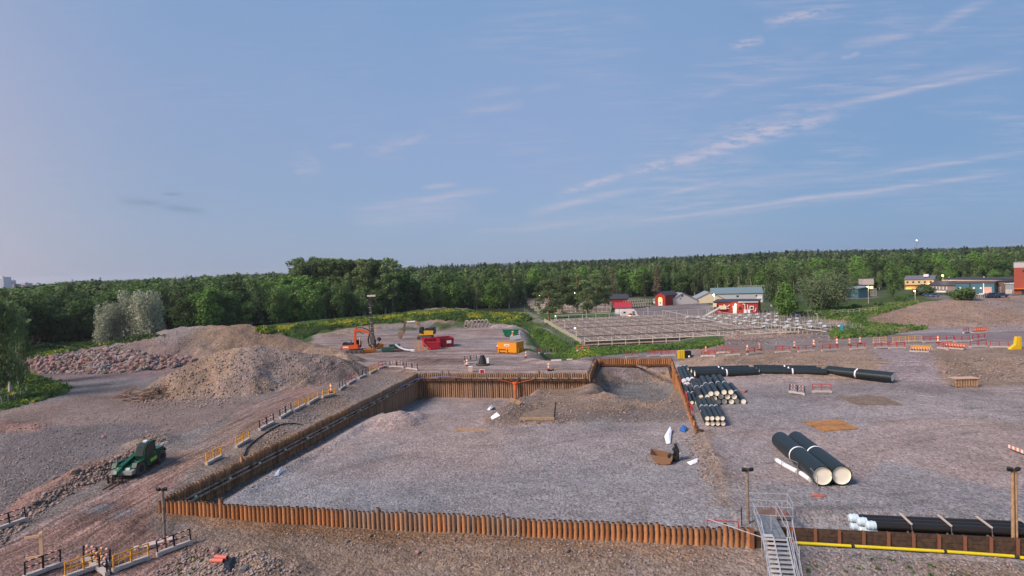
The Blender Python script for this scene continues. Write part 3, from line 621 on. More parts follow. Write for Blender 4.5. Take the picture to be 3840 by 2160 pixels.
b = MB(); b.bar((37.8, 75.0, -.9), (43.5, 66.5, -1.3), .32); obj('corner_brace', b, steelw, th)
b = MB(); b.bar((43.5, 75.0, -.9), (43.5, 63, -1.1), .32); obj('side_beam', b, rustd_shade, th)
b = MB(); b.bar((30.8, 75.0, -.9), (30.8, 60, -1.1), .32); obj('side_beam', b, rustd_shade, th)
for x, y in ((30.7, 75), (43.6, 75), (43.7, 62)): b = MB(); b.box((x, y, -.8), (.4, .4, 2.2)); obj('corner_post', b, rusto, th)
# orange pipe pile and cable in the middle of the back wall
p = S(G(*q('Y5', 148, 610), -2.6)); th = thing('casing_pipe', 'bright orange upright casing pipe against the back pile wall', 'pipe', tuple(W(p[0], 59.0, 0)), -PHI)
b = MB(); b.cyl((0, 0, -4.3), (0, 0, -2.4), .26, n=14); obj('lower_pipe', b, mat('rust_orange_pipe', (.36, .14, .07), .6, 0, .3), th)
b = MB(); b.cyl((0, 0, -2.4), (0, 0, -1.15), .30, n=14); b.cyl((0, 0, -1.35), (0, 0, -1.12), .46, n=14); obj('orange_sleeve', b, mat('signal_orange', (.68, .13, .03), .5), th)
for dx_ in (-1, 1): b = MB(); b.path([(0, 0, -1.4), (dx_*1.6, .1, -1.0), (dx_*3.0, .2, -.7)], .035, 5); obj('orange_strap', b, MATS['signal_orange'], th)
b = MB(); b.path([(-.2, 0, -1.1), (-.6, .1, -.5), (-.3, .1, .1), (.4, .1, -.2), (.9, .2, .2), (1.6, .3, .4)], .05, 6); obj('purple_cable', b, mat('dark_purple_cable', (.06, .05, .10), .6), th)
# blue cable on the left back corner
hose = mat('black_rubber', (.018, .019, .021), .7)
o = obj('cable', MB().path([W(.6, 50, -.25), W(.7, 54, -.3), W(.9, 57, -.2), W(2.5, 59, -.35), W(5, 59.2, -.2), W(8, 59.2, -.4)], .06, 6), mat('violet_cable', (.16, .16, .32), .6)); o['label'] = 'violet cable sagging across the back left corner of the pit'; o['category'] = 'cable'
hp = [P(*q('Z1', x, y)) for x, y in ((1165, 740), (1090, 728), (1000, 728), (930, 745), (840, 795), (740, 860), (660, 925), (605, 980), (580, 1050))]
o = obj('hose', MB().path([p+Vector((0, 0, .08)) for p in hp], .07, 6), hose); o['label'] = 'black hose curving over the bank to the left pile wall'; o['category'] = 'hose'
# ------------------------------------------------------------------ lagging wall
board = mat('dark_lagging_timber', (.040, .026, .019), .85, 0, .45, 3, .01, c2=(.085, .05, .03), f2=.6)
th = thing('lagging_wall', 'dark timber lagging wall with rusty steel posts right of the stair tower', 'retaining wall', tuple(W(46.6, 1.05, 0)), -PHI)
soldier = mat('soldier_post_rust', (.20, .085, .045), .85, 0, .4, 3)
N = 24
for i in range(N):
    b = MB(); b.box((i*1.47, 0, -.86), (.10, .26, 1.75)); b.box((i*1.47, -.15, -.86), (.20, .03, 1.75)); obj('post', b, soldier, th)
    if i < N-1:
        for k in range(6):
            b = MB(); b.box((i*1.47+.735, -.02, -.10-k*.27), (1.40, .07, .255)); obj('board', b, board, th)
th = thing('lagging_wall', 'short dark timber and steel return wall between the last pile and the stair tower', 'retaining wall', tuple(W(45.4, -.12, 0)), -PHI)
for k in range(6): b = MB(); b.box((.8, .1, -.05-k*.27), (1.6, .07, .255)); obj('board', b, board, th)
for x in (0, .9): b = MB(); b.box((x, 0, -.5), (.2, .24, 1.7)); obj('post', b, soldier, th)
yel = mat('yellow_plastic_pipe', (.62, .50, .02), .45)
yp = [(x, -.75, 0) for x in (48.2, 56.2, 67.5, 79.0)]
pts = []
for r_, x, y in (('R8', 172, 1197), ('R8', 612, 1225), ('R8', 640, 1228), ('R8', 1308, 1265), ('R8', 1335, 1270), ('R8', 1855, 1308), ('R8', 1900, 1320), ('R8', 1990, 1330)):
    d_ = G(*q(r_, x, y), -1.1); d_ = d_-E2*max(0, S(d_)[1]-.75); d_.z = hz(d_)+.16; pts.append(d_)
for i, lb in enumerate(('left length', 'middle length', 'right length', 'last length at the picture edge')):
    a_, b_ = pts[2*i], pts[2*i+1]; o = obj('yellow_pipe', MB().cyl(a_, b_, .10, n=10), yel); o['label'] = 'bright yellow pipe along the foot of the lagging wall, '+lb; o['category'] = 'pipe'; o['group'] = 'yellow pipe lengths'
    if i < 3: o = obj('pipe_joint', MB().cyl(b_, pts[2*i+2], .09, n=8), hose); o['label'] = 'black joint between yellow pipe lengths, '+ORD[i]+' from the stair tower'; o['category'] = 'pipe joint'; o['group'] = 'yellow pipe joints'
# ------------------------------------------------------------------ plastic pipes
pblk = mat('black_green_plastic', (.014, .022, .024), .42, 0, .15, 2); pin = mat('cream_pipe_lining', (.80, .76, .62), .6, 0, .08); pwr = mat('white_wrap', (.78, .80, .82), .6)
def pipe(label, near, far, r, ring=(.5,), group=None, caps=False, n=24, inner=True, tilt=0):
    a, b_ = Vector(near), Vector(far); d = (b_-a); L = d.length
    th = thing('plastic_pipe', label, 'pipe', tuple(a), math.atan2(d.y, d.x), group)
    e = (L, 0, b_.z-a.z)
    bb = MB(); bb.tube((0, 0, 0), e, r, r*.91, n); obj('shell', bb, pblk, th)
    if inner:
        bb = MB(); bb.cyl((.02, 0, 0), (L-.02, 0, e[2]), r*.905, n=n, caps=False); obj('lining', bb, pin, th)
        bb = MB(); bb.cyl((.22*r, 0, 0), (.22*r+.02, 0, 0), r*.90, n=n); obj('bright_bore_disc', bb, pin, th)  # discs added in both ends to imitate the evenly bright pipe inside
        bb = MB(); bb.cyl((L-.03, 0, e[2]), (L-.01, 0, e[2]), r*.90, n=n); obj('bright_bore_disc', bb, pin, th)
    for k in ring: bb = MB(); bb.tube((L*k-.10, 0, e[2]*k), (L*k+.10, 0, e[2]*k), r*1.012, r*.99, n); obj('white_band', bb, pwr, th)
    if caps:
        for x0_, x1_ in ((-.04, .10), (L-.10, L+.04)): bb = MB(); bb.cyl((x0_, 0, 0), (x1_, 0, 0), r*1.03, n=n); obj('end_cap', bb, pwr, th)
    return th
def nearpipe(label, px, zc, r, L, dirv=None, **kw):
    a = G(px[0], px[1], zc); d = dirv or E2; pipe(label, a, a+d*L, r, **kw)
# two big pipes
dirb = Vector((.105, .995, 0)).normalized()
for px, lb in (((3085, 1785), 'left one of the two big black pipes with cream lining'), ((3156.5, 1783), 'right one of the two big black pipes with cream lining')):
    zg = 0.0; a = G(px[0], px[1], .79); pipe(lb, a, a+dirb*10.2, .79, ring=(.52,), group='two big pipes lying side by side', n=40)
# stack B : bottom five, middle four, top four
rB = .36
for row, (zc, xs_, y_) in enumerate(((.38, (1335, 1432, 1550, 1645, 1755), 933), (1.02, (1260, 1375, 1485, 1600), 850), (1.66, (1200, 1300, 1425, 1540), 782))):
    for i, x in enumerate(xs_):
        yy = {0: (937, 932, 932, 920, 930), 1: (875, 850, 850, 848), 2: (795, 790, 770, 768)}[row][i]
        u, v = q('Z4', x, yy); nearpipe('pipe in the big pyramid stack, %s row, %s from the left' % (('bottom', 'middle', 'top')[row], ORD[i]), (u, v), zc, rB, 10.8, group='black pipes of the big pyramid stack', n=20)
rC = .28
for row, (zc, v) in enumerate(((.34, 1303), (.98, 1215))):
    for i, x in enumerate(((1143, 1230, 1320, 1410), (1140, 1222, 1315, 1398))[row]):
        u_, v_ = q('Z4', x, v); nearpipe('pipe in the front two-layer stack, %s layer, %s from the left' % (('lower', 'upper')[row], ORD[i]), (u_, v_), zc, rC, 10.6, group='black pipes of the front two-layer stack', n=20)
wood = mat('pale_timber', (.42, .27, .15), .8, 0, .25, 4, c2=(.30, .19, .10)); woodg = mat('grey_timber', (.27, .22, .17), .85, 0, .3, 4, c2=(.16, .12, .09))
for i, (x0_, x1_, yy, zz) in enumerate(((1115, 1250, 1258, .66), (1290, 1420, 1258, .66), (1120, 1260, 1352, .04))):
    a_ = G(*q('Z4', x0_, yy), zz); b_ = G(*q('Z4', x1_, yy), zz); o = obj('timber_bearer', MB().bar(a_+E2*.3, b_+E2*.3, .10, .08), wood)
    o['label'] = 'timber bearer %s of the front pipe stack' % ('between the layers on the left', 'between the layers on the right', 'under the lower left pipes')[i]; o['category'] = 'timber'
rD = .27
for i, (x, y, zc, lb) in enumerate(((878, 948, .30, 'ringed black pipe nearest the pit fence, lying on the ground'), (1030, 852, 1.30, 'upper left pipe leaning above the middle stack'), (1138, 846, 1.30, 'upper right pipe leaning above the middle stack'), (960, 948, .30, 'lower pipe tucked beside the fence-side pipe'))):
    nearpipe(lb, q('Z4', x, y), zc, rD if i in (0, 3) else .33, 11, group='black pipes of the middle stack', n=20)
for i, (x, y, zc) in enumerate(((748, 580, .62), (812, 560, .62), (885, 552, .62), (775, 637, .30), (815, 630, .30))):
    nearpipe('white capped pipe in the far left stack, %s' % ('upper left', 'upper middle', 'upper right', 'lower left', 'lower right')[i], q('Z4', x, y), zc, .33 if i < 3 else .25, 11.5, group='white capped pipes by the notch', caps=True, ring=(), n=20)
# long row of pipes behind, three parallel lines laid end to end
def lie(label, r0, x0_, y0_, r1, x1_, y1_, rad, k=0, ring=(.5,), zc=None, group='long black pipes laid end to end'):
    a = G(*q(r0, x0_, y0_), 0); b_ = G(*q(r1, x1_, y1_), 0); d = (b_-a).normalized(); nrm = Vector((-d.y, d.x, 0))
    a += nrm*(2*rad*k*1.02); b_ += nrm*(2*rad*k*1.02); zb = max(hz(a), hz(b_))*0.5+.0
    a.z = b_.z = rad+max(.02, zb); pipe(label, a, b_, rad, ring=ring, group=group, n=28)
rL = .56
for k in range(3): lie('long pipe with a white band, left length of the row, %s line' % ('front', 'middle', 'back')[k], 'Z4', 930-k*30, 541, 'Z4', 2005-k*40, 519, rL, k)
for k in range(3): lie('long pipe with a white band, middle length of the row, %s line' % ('front', 'middle', 'back')[k], 'Z4', 2025-k*40, 508, 'R4', 590-k*40, 1386, rL*.95, k, ring=(.5,))
for k in range(2): lie('long pipe with a white band, right length of the row, %s line' % ('front', 'back')[k], 'R4', 590-k*20, 1375, 'R4', 1255-k*20, 1452, rL, k, ring=(.47,))
# bundle at lower right
capm = mat('pale_blue_cap_wrap', (.50, .62, .68), .5, 0, .3, 6)
blkp = mat('glossy_black_pipe', (.016, .014, .012), .35)
base = S(G(*q('Y6', 470, 400), .35)); idx = 0
for row in range(2):
    for k in range(3):
        idx += 1; s_ = base[0]+1.0-.35*k-.1*row; t_ = 1.62+.56*k; zc = -.36+.54*row; a = W(s_, t_, zc); b_ = W(s_+13.5, t_, zc)
        th = thing('bundled_pipe', 'black wrapped-end pipe of the bundle by the lagging wall, %s layer, %s from front' % (('lower', 'upper')[row], ORD[k]), 'pipe', tuple(a), -PHI, 'bundled black pipes behind the lagging wall')
        b = MB(); b.cyl((0, 0, 0), (13.5, 0, 0), .265, n=16); obj('shell', b, blkp, th)
        b = MB(); b.cyl((-.38, 0, 0), (.06, 0, 0), .29, .285, n=9); b.cyl((-.52, 0, 0), (-.38, 0, 0), .20, .30, n=9); b.cyl((-.16, 0, 0), (-.10, 0, 0), .315, n=9); obj('end_wrap', b, capm, th)
for i, x in enumerate((2.1, 4.4, 6.7, 9.1, 11.6)):
    o = W(base[0]+.9+x, 2.18, -.68); th = thing('strap', 'timber batten and steel strap across the pipe bundle, %s from the left' % ORD[i], 'strap', tuple(o), -PHI, 'straps on the pipe bundle')
    b = MB(); b.box((0, 0, 1.19), (.12, 1.8, .08)); obj('batten', b, mat('bleached_batten', (.48, .42, .36), .8), th)
    b = MB(); b.path([(0, -.9, 1.16), (.04, -.9, .60), (.04, -.9, .1)], .02, 5); obj('steel_strap', b, steel, th)
    b = MB(); b.box((-.15, -.55, .60), (.1, .35, .09)); b.box((.15, -.55, .60), (.1, .35, .09)); obj('spacer', b, woodg, th)
# ------------------------------------------------------------------ barriers
conc = mat('pale_concrete', (.46, .42, .38), .85, 0, .15, 3, .004, c2=(.40, .36, .33)); cp = {}
rcol = {'black': mat('black_painted_tube', (.012, .014, .025), .5), 'yellow': mat('yellow_orange_tube', (.72, .33, .015), .5), 'red': mat('red_painted_tube', (.42, .035, .035), .5), 'orange': mat('orange_red_tube', (.62, .12, .04), .5)}
refl = mat('reflector_strip', (.85, .42, .30), .5)
def make_barrier(colr):
    th = thing('barrier', 'x', 'barrier', (0, 0, -50))
    b = MB(); pr = [(-1.5, .02), (-1.5, .30), (1.5, .30), (1.5, .02), (1.1, .02), (1.05, .07), (-1.05, .07), (-1.1, .02)]
    b.side([(x, z) for x, z in pr], -.14, .14); obj('concrete_base', b, conc, th)
    for x in (-1.4, 0, 1.4):
        b = MB(); b.box((x, 0, .68), (.10 if x else .14, .08, .78)); obj('post', b, rcol[colr], th)
    for z in (1.05, .68): b = MB(); b.cyl((-1.43, 0, z), (1.43, 0, z), .04, n=6); obj('rail', b, rcol[colr], th)
    if colr == 'yellow':
        for x in (-1, -.5, .5, 1): b = MB(); b.cyl((x, 0, .3), (x, 0, 1.05), .02, n=4); obj('bar', b, rcol[colr], th)
    if colr == 'black':
        b = MB()
        for x in (-1.05, -.5, .5, 1.05):
            for z in (1.05, .68): b.box((x, 0, z), (.20, .09, .085))
        obj('reflector', b, refl if colr == 'black' else rcol['orange'], th)['kind'] = 'stuff'
    reg(th); return th
protos = {c: make_barrier(c) for c in rcol}; used = set()
def barrier(colr, a, b_, label, group=None, P_=None):
    pa, pb = P(*a), P(*b_); c = (pa+pb)/2; rz = math.atan2((pb-pa).y, (pb-pa).x); L = (Vector((pb.x, pb.y, 0))-Vector((pa.x, pa.y, 0))).length
    c = on(c); sc = 1.0
    if colr not in used:
        th = protos[colr]; used.add(colr); th.location = c; th.rotation_euler = (0, 0, rz); th['label'] = label
        if group: th['group'] = group
    else: th = dup(protos[colr], c, rz, label, group)
    d = pb-pa; slope = math.atan2(hz(pb)-hz(pa), max(L, .5)); th.rotation_euler = (0, -max(-.12, min(.12, slope)), rz)
    th.scale = (max(.75, min(1.25, L/2.9)), 1.1, 1.1)
    return th
g1 = 'barriers between the road and the left pile wall'
L1 = [('yellow', 200, 1150, 350, 1068, 'lowest yellow railed barrier beside the road, nearest the pile corner'), ('yellow', 500, 968, 632, 888, 'second yellow railed barrier up the road, alone above the hose end'),
      ('black', 735, 800, 880, 722, 'black railed barrier above the curve of the black hose'), ('black', 940, 676, 1055, 606, 'black railed barrier just before the three yellow ones'),
      ('yellow', 1075, 606, 1190, 542, 'first of three yellow barriers in a row along the road'), ('yellow', 1220, 534, 1330, 468, 'second of three yellow barriers in a row along the road'), ('yellow', 1368, 466, 1490, 437, 'third of three yellow barriers, with an orange marker behind'),
      ('black', 1540, 390, 1597, 352, 'short black barrier after the yellow row'), ('red', 1622, 332, 1700, 290, 'red barrier between two black ones on the bank top'), ('black', 1733, 273, 1805, 240, 'black barrier below the small yellow one on the bank top'),
      ('yellow', 1842, 222, 1910, 188, 'small yellow barrier near the top of the bank'), ('red', 1930, 174, 2005, 150, 'red barrier at the top end of the bank row'), ('black', 2045, 157, 2185, 162, 'black barrier facing the camera at the bank top, left one'), ('black', 2205, 172, 2333, 192, 'black barrier facing the camera at the bank top, right one')]
for c, x0_, y0_, x1_, y1_, lb in L1: barrier(c, q('Z1', x0_, y0_), q('Z1', x1_, y1_), lb, g1)
L2 = [('black', -70, 330, 272, 203, 'black barrier at the left picture edge'), ('black', 290, 790, 575, 672, 'black barrier beside the plain timber post'), ('black', 835, 608, 1110, 652, 'black barrier facing the camera in the foreground cluster'),
      ('black', 945, 672, 1060, 750, 'black barrier standing across the foreground cluster'), ('yellow', 1138, 732, 1500, 592, 'long yellow barrier in the foreground'), ('yellow', 700, 790, 990, 690, 'yellow barrier cut by the bottom picture edge'), ('black', 1585, 562, 1930, 435, 'black barrier at the foot of the leaning lamp post')]
for c, x0_, y0_, x1_, y1_, lb in L2: barrier(c, q('Z7', x0_, y0_), q('Z7', x1_, y1_), lb, 'foreground barriers at lower left')
g3 = 'barriers lining the far road on the right'
L3 = [('red', 105, 580, 318, 566), ('red', 458, 564, 645, 556), ('red', 655, 564, 885, 561), ('yellow', 432, 490, 622, 482), ('yellow', 712, 482, 902, 471), ('yellow', 932, 470, 1122, 467), ('red', 1145, 477, 1335, 471), ('red', 1370, 467, 1580, 461),
      ('red', 1585, 467, 1800, 461), ('red', 1802, 463, 2055, 432), ('red', 1355, 555, 1500, 582), ('red', 1805, 547, 2045, 541), ('red', 2095, 547, 2360, 549), ('red', 1680, 352, 1820, 336), ('red', 1890, 332, 2030, 326)]
cnt = {}
def ordl(key, txt): cnt[key] = cnt.get(key, 0)+1; return txt % ORD[cnt[key]-1]
for c, x0_, y0_, x1_, y1_ in L3:
    row = 'upper' if 400 < y1_ < 500 else ('near' if y1_ > 500 else 'far')
    barrier(c, q('Z8', x0_, y0_), q('Z8', x1_, y1_), ordl(('z8', c, row), '%s railed barrier, %%s from the left in the %s row of the right-hand road' % (c, {'upper': 'rear', 'near': 'front', 'far': 'farthest'}[row])), g3)
for c, x0_, y0_, x1_, y1_ in [('red', 75, 1138, 222, 1133), ('red', 305, 1132, 460, 1122), ('red', 542, 1122, 705, 1115)]:
    barrier(c, q('R4', x0_, y0_), q('R4', x1_, y1_), ordl('r4', 'red railed barrier, %s of the widely spaced ones in front of the long dirt heap'), g3)
for c, x0_, y0_, x1_, y1_, lb in [('red', 1145, 1187, 1270, 1180, 'faint red barrier beyond the notch wall, leftmost'), ('red', 1365, 1174, 1502, 1170, 'red barrier left of the pair beyond the notch'), ('red', 1505, 1172, 1642, 1166, 'red barrier right of the pair, beside the yellow and black blocks'),
      ('red', 1907, 1182, 2050, 1176, 'red barrier right of the yellow and black blocks'), ('red', 2062, 1147, 2190, 1140, 'red barrier on the far side of the road, before the dirt heap'), ('red', 2150, 1172, 2290, 1165, 'red barrier in front of the far side one'), ('red', 2368, 1160, 2512, 1142, 'red barrier with orange markers at both ends'),
      ('orange', 650, 1128, 778, 1122, 'orange railed barrier at the hatchery fence corner'), ('red', 222, 1156, 340, 1148, 'red barrier beside the orange container'), ('black', 330, 1146, 455, 1138, 'black barrier with reflectors by the ditch end')]:
    barrier(c, q('R3', x0_, y0_), q('R3', x1_, y1_), lb, g3)
for i, (a, b_) in enumerate((((588, 560), (650, 650)), ((652, 655), (722, 790)), ((755, 850), (825, 1060)), ((830, 1075), (905, 1205)))):
    barrier('red', q('Z4', *a), q('Z4', *b_), 'red and white barrier between pit edge and pipe stacks, %s from the back' % ORD[i], 'barriers along the pipe stacks')
barrier('black', q('Z8', 175-500+0, 1310) if False else q('R8', 172, 68), q('R8', 270, 85), 'small black barrier alone on the gravel right of the pipe stacks', None)
barrier('red', q('R8', 335, 68), q('R8', 480, 70), 'thin red barrier alone on the gravel right of the small black one', None)
barrier('black', q('Z3', 222, 960), q('Z3', 470, 935), 'black barrier with many reflectors in the yard beside the dark cone')
# stacks of barriers on their sides
def stack(colr, r0, x0_, y0_, x1_, y1_, lb):
    pa, pb = P(*q(r0, x0_, y0_)), P(*q(r0, x1_, y1_)); c = on((pa+pb)/2); rz = math.atan2((pb-pa).y, (pb-pa).x)
    th = thing('barrier_stack', lb, 'barrier stack', tuple(c), rz); Lh = (pb-pa).length/2
    b = MB(); b.box((0, 0, .15), (2*Lh, .9, .26)); obj('concrete_base', b, conc, th)
    for k in range(4): b = MB(); b.box((0, -.3+k*.2, .34), (2*Lh*.92, .05, .12)); obj('black_frame', b, rcol['black'], th)
    for k in range(7):
        b = MB(); x = -Lh*.85+k*Lh*.28; b.path([(x, -.3, .3), (x+.1, -.3, .95), (x+.5, -.3, 1.05), (x+.75, -.3, .4)], .07, 5); obj('rail_loop', b, rcol[colr], th)
        b = MB(); b.box((x+.3, -.34, .72), (.14, .06, .3)); obj('reflector', b, refl, th)
stack('yellow', 'Z8', 945, 600, 1220, 605, 'heap of stacked orange and black barriers on a pallet by the right-hand road')
stack('orange', 'Z8', 1440, 552, 1735, 578, 'heap of stacked red and orange barriers by the right-hand road')
stack('orange', 'Z8', 1835, 335, 2030, 328, 'small far heap of red barriers below the right dirt heap')
# marker posts
mor = mat('marker_orange', (.75, .22, .04), .5)
th = thing('marker_post', 'x', 'marker', (0, 0, -50)); b = MB(); b.box((0, 0, .08), (.35, .35, .12)); obj('foot', b, hose, th); b = MB(); b.box((0, 0, .62), (.22, .05, .95)); obj('board', b, mor, th)
for z in (.45, .85): b = MB(); b.box((0, -.03, z), (.225, .012, .16)); obj('white_stripe', b, pwr, th)
reg(th); mk0 = th
ML = [('R3', 138, 1185, 'orange white marker right of the orange container'), ('R3', 367, 1308, 'orange white marker on the gravel behind the back pile wall'), ('R3', 2368, 1130, 'orange marker at the left end of the red barrier by the road'), ('R3', 2490, 1108, 'orange marker at the right end of the red barrier by the road'),
      ('R4', 693, 1060, 'orange marker beyond the third spaced red barrier'), ('R4', 820, 1060, 'orange marker left of the fourth red barrier'), ('R4', 925, 1048, 'faint orange marker on the small mound'), ('R4', 460, 1075, 'red marker between the spaced red barriers'), ('R4', 265, 1088, 'small red marker near the long dirt heap'),
      ('Z1', 1452, 412, 'orange marker behind the third yellow barrier'), ('R3', 1950, 1140, 'red marker behind the red barrier right of the blocks'), ('Z3', 275, 1035, 'orange marker in front of the yard barrier'), ('Z8', 1352, 480, 'tall red marker between the rear row barriers')]
for i, (r_, x, y, lb) in enumerate(ML):
    p = P(*q(r_, x, y))
    if i == 0: th.location = p; th['label'] = lb; th['group'] = 'orange marker posts'; th.scale = (1.2, 1.2, 1.25)
    else: dup(mk0, p, random.uniform(-.5, .5), lb, 'orange marker posts', (1.2, 1.2, 1.25))
# ------------------------------------------------------------------ light posts
def lamp_post(label, base_px, H_, twin=False, brace=None, br=0.0, r_=.11, z0=None):
    p = P(*base_px); th = thing('light_post', label, 'light post', tuple(p-Vector((0, 0, .1))), 0)
    b = MB(); b.cyl((0, 0, 0), (0.0, 0, H_), r_, r_*.85, n=8); obj('post', b, woodg if not twin else wood, th)
    if twin: b = MB(); b.cyl((.25, .0, 0), (.2, 0, H_*.96), .07, n=8); obj('side_post', b, wood, th)
    b = MB(); b.box((0, 0, H_-.18), (.5, .1, .08)); obj('lamp_bracket', b, hose, th)
    for s_ in (-1, 1): b = MB(); b.box((s_*.24, -.1, H_-.1), (.30, .16, .22), rx=.5, rz=s_*.3); f_ = obj('floodlight', b, hose, th)
    if brace: b = MB(); b.bar((0, -.05, br), brace, .12); obj('brace', b, woodg, th)
lamp_post('brown timber light post in front of the left pile corner', q('Z7', 1665, 478), 4.6, brace=(-2.2, -.6, -.05), br=2.1)
lamp_post('slim timber light post beside the top of the stair tower', q('Z5', 415, 800), 3.95)
lamp_post('twin orange timber light post at the right end of the lagging wall', q('R8', 1852, 1298), 5.3, twin=True)
p = P(*q('Z7', 430, 690)); th = thing('timber_post', 'plain pale timber post with two short arms at lower left', 'post', tuple(p), R(20))
pwood = mat('bright_new_timber', (.72, .46, .27), .8, 0, .15); b = MB(); b.box((0, 0, 1.25), (.20, .17, 2.6)); obj('post', b, pwood, th)
for z in (2.35, .95): b = MB(); b.box((-.46, -.1, z), (.85, .06, .15)); obj('arm', b, pwood, th)
# concrete slab near the lamp
p = P(*q('Z7', 1560, 450)); th = thing('concrete_slab', 'pinkish concrete slab lying behind the foot of the left light post', 'slab', tuple(p), R(40)); b = MB(); b.box((0, 0, .12), (2.6, .7, .22)); obj('slab', b, mat('pink_concrete', (.50, .40, .37), .85), th)
# ------------------------------------------------------------------ stair tower
alu = mat('aluminium', (.50, .52, .54), .4, .5, .15, 5); alud = mat('grey_deck_plate', (.17, .19, .20), .55, .3, .3, 4, c2=(.26, .28, .29))
a = G(*q('Z5', 590, 962), .35); b_ = G(*q('Z5', 822, 990), .35); f_ = G(*q('Z5', 468, 690), .35); dv_ = f_-a; rz = math.atan2(dv_.y, dv_.x)-math.pi/2
th = thing('stair_tower', 'grey aluminium scaffold stair and gangway leading up over the wall', 'stairs', (a.x, a.y, 0), rz)
ww = 1.45; dk = 3.3
for k in range(4): b = MB(); b.box((ww/8+k*ww/4, dk/2, .35), (ww/4-.03, dk, .06)); obj('deck_plank', b, alud, th)
zg = hz(a+Vector((0, -4, 0)))
run = (.35-zg)/math.tan(R(36)); ns = 14
for x in (0, .66, ww): b = MB(); b.bar((x, 0, .33), (x, -run, zg+.05), .07, .22); obj('stringer', b, alu, th)
for i in range(ns):
    f = (i+.5)/ns
    for x in (.33, (.66+ww)/2): b = MB(); b.box((x, -run*f, .33+(zg-.28)*f+.02), (.6 if x < .5 else .72, .24, .05)); obj('tread', b, mat('bright_tread', (.62, .62, .60), .5, .3) if x < .5 else alu, th)
b = MB(); b.box((.33, .1, .40), (.64, .3, .05)); obj('top_step', b, MATS['bright_tread'], th)
tb = .028
def rails(name, segs): 
    for s_, e_ in segs: b = MB(); b.cyl(s_, e_, tb, n=6); obj(name, b, alu, th)
rails('rail', [((-.05, 0, 1.4), (-.05, dk, 1.4)), ((-.05, 0, .9), (-.05, dk, .9)), ((ww+.05, 0, 1.4), (ww+.05, dk, 1.4)), ((ww+.05, 0, .9), (ww+.05, dk, .9)), ((-.05, 0, 1.4), (-.05, -run, zg+1.1)), ((ww+.05, 0, 1.4), (ww+.05, -run, zg+1.1)), ((ww+.05, 0, .9), (ww+.05, -run, zg+.6)),
               ((-.05, dk, 1.4), (.35, dk+.9, 1.4)), ((ww+.4, 0, .35), (ww+.4, -run, zg+.1))])
rails('upright', [((-.05, 0, zg), (-.05, 0, 1.42)), ((-.05, dk, 0), (-.05, dk, 1.42)), ((ww+.05, dk, 0), (ww+.05, dk, 1.42)), ((ww+.05, 0, zg), (ww+.05, 0, 1.42)), ((ww+.35, 0, zg), (ww+.35, 0, 1.6)), ((-.05, -run/2, zg), (-.05, -run/2, 1.0)), ((ww+.05, -run/2, zg), (ww+.05, -run/2, 1.0)), ((ww+.35, -run/2, zg), (ww+.35, -run/2, .6)), ((ww/2, dk*.3, .35), (ww/2, dk*.3, 1.42))])
rails('brace', [((-.05, 0, zg+.1), (-.05, -run*.5, .8)), ((ww+.35, 0, zg+.1), (ww+.35, -run*.5, .5)), ((-.05, 0, .35), (-.05, dk, 1.35)), ((ww+.35, 0, 1.5), (ww+.35, -run, zg+.2)), ((-3.2, .9, .95), (0, .1, .25)), ((ww+.05, 0, .38), (ww+.4, 0, .38))])
# landing cage behind
for y in (dk+.1, dk+1.7):
    rails('cage_rail', [((-.1, y, 1.35), (2.6, y, 1.35)), ((-.1, y, .85), (2.6, y, .85)), ((-.1, y, .4), (2.6, y, .4))][0 if y > dk+1 else 2:])
rails('cage_rail', [((2.6, dk+.1, 1.35), (2.6, dk+1.7, 1.35)), ((2.6, dk+.1, .85), (2.6, dk+1.7, .85)), ((2.6, dk+.1, .15), (2.6, dk+1.7, .15)), ((1.3, dk+.1, 1.0), (2.6, dk+.1, 1.0))])
rails('cage_post', [((x, y, .0), (x, y, 1.38)) for x, y in ((-.1, dk+1.7), (1.2, dk+1.7), (2.6, dk+1.7), (2.6, dk+.1), (1.9, dk+.1))])
b = MB(); b.box((1.5, dk+.9, .18), (1.9, 1.4, .12)); obj('landing_plate', b, mat('brown_pallet_board', (.20, .12, .08), .8), th)
b = MB()
for x, z in ((1.2, .95), (1.7, .9), (2.2, .6), (ww+.35, 1.0), (ww+.35, .2)): b.box((x, dk+.1 if x < 3 and z > .3 and x != ww+.35 else -.1, z), (.08, .08, .14))
obj('red_clamp', b, rcol['red'], th)
b = MB(); b.ico((ww+.35, -run*.75, zg+1.0), .12, 1); obj('green_clamp', b, mat('lime_green', (.15, .5, .12), .6), th)
o = obj('barrier_rail', MB().bar(W(42.6, .3, .55), W(44.6, .3, .55), .06).bar(W(42.6, .3, .55), W(42.6, .3, 0), .05).bar(W(44.6, .3, .55), W(44.6, .3, 0), .05), rcol['red']); o['label'] = 'small red rail behind the last pile of the front wall'; o['category'] = 'rail'
o = obj('post', MB().cyl(W(44.9, .9, 0), W(44.9, .9, 1.3), .035, n=6).cyl(W(44.6, .9, 1.05), W(44.95, .9, 1.05), .03, n=6), hose); o['label'] = 'thin dark stake left of the stair tower top'; o['category'] = 'stake'
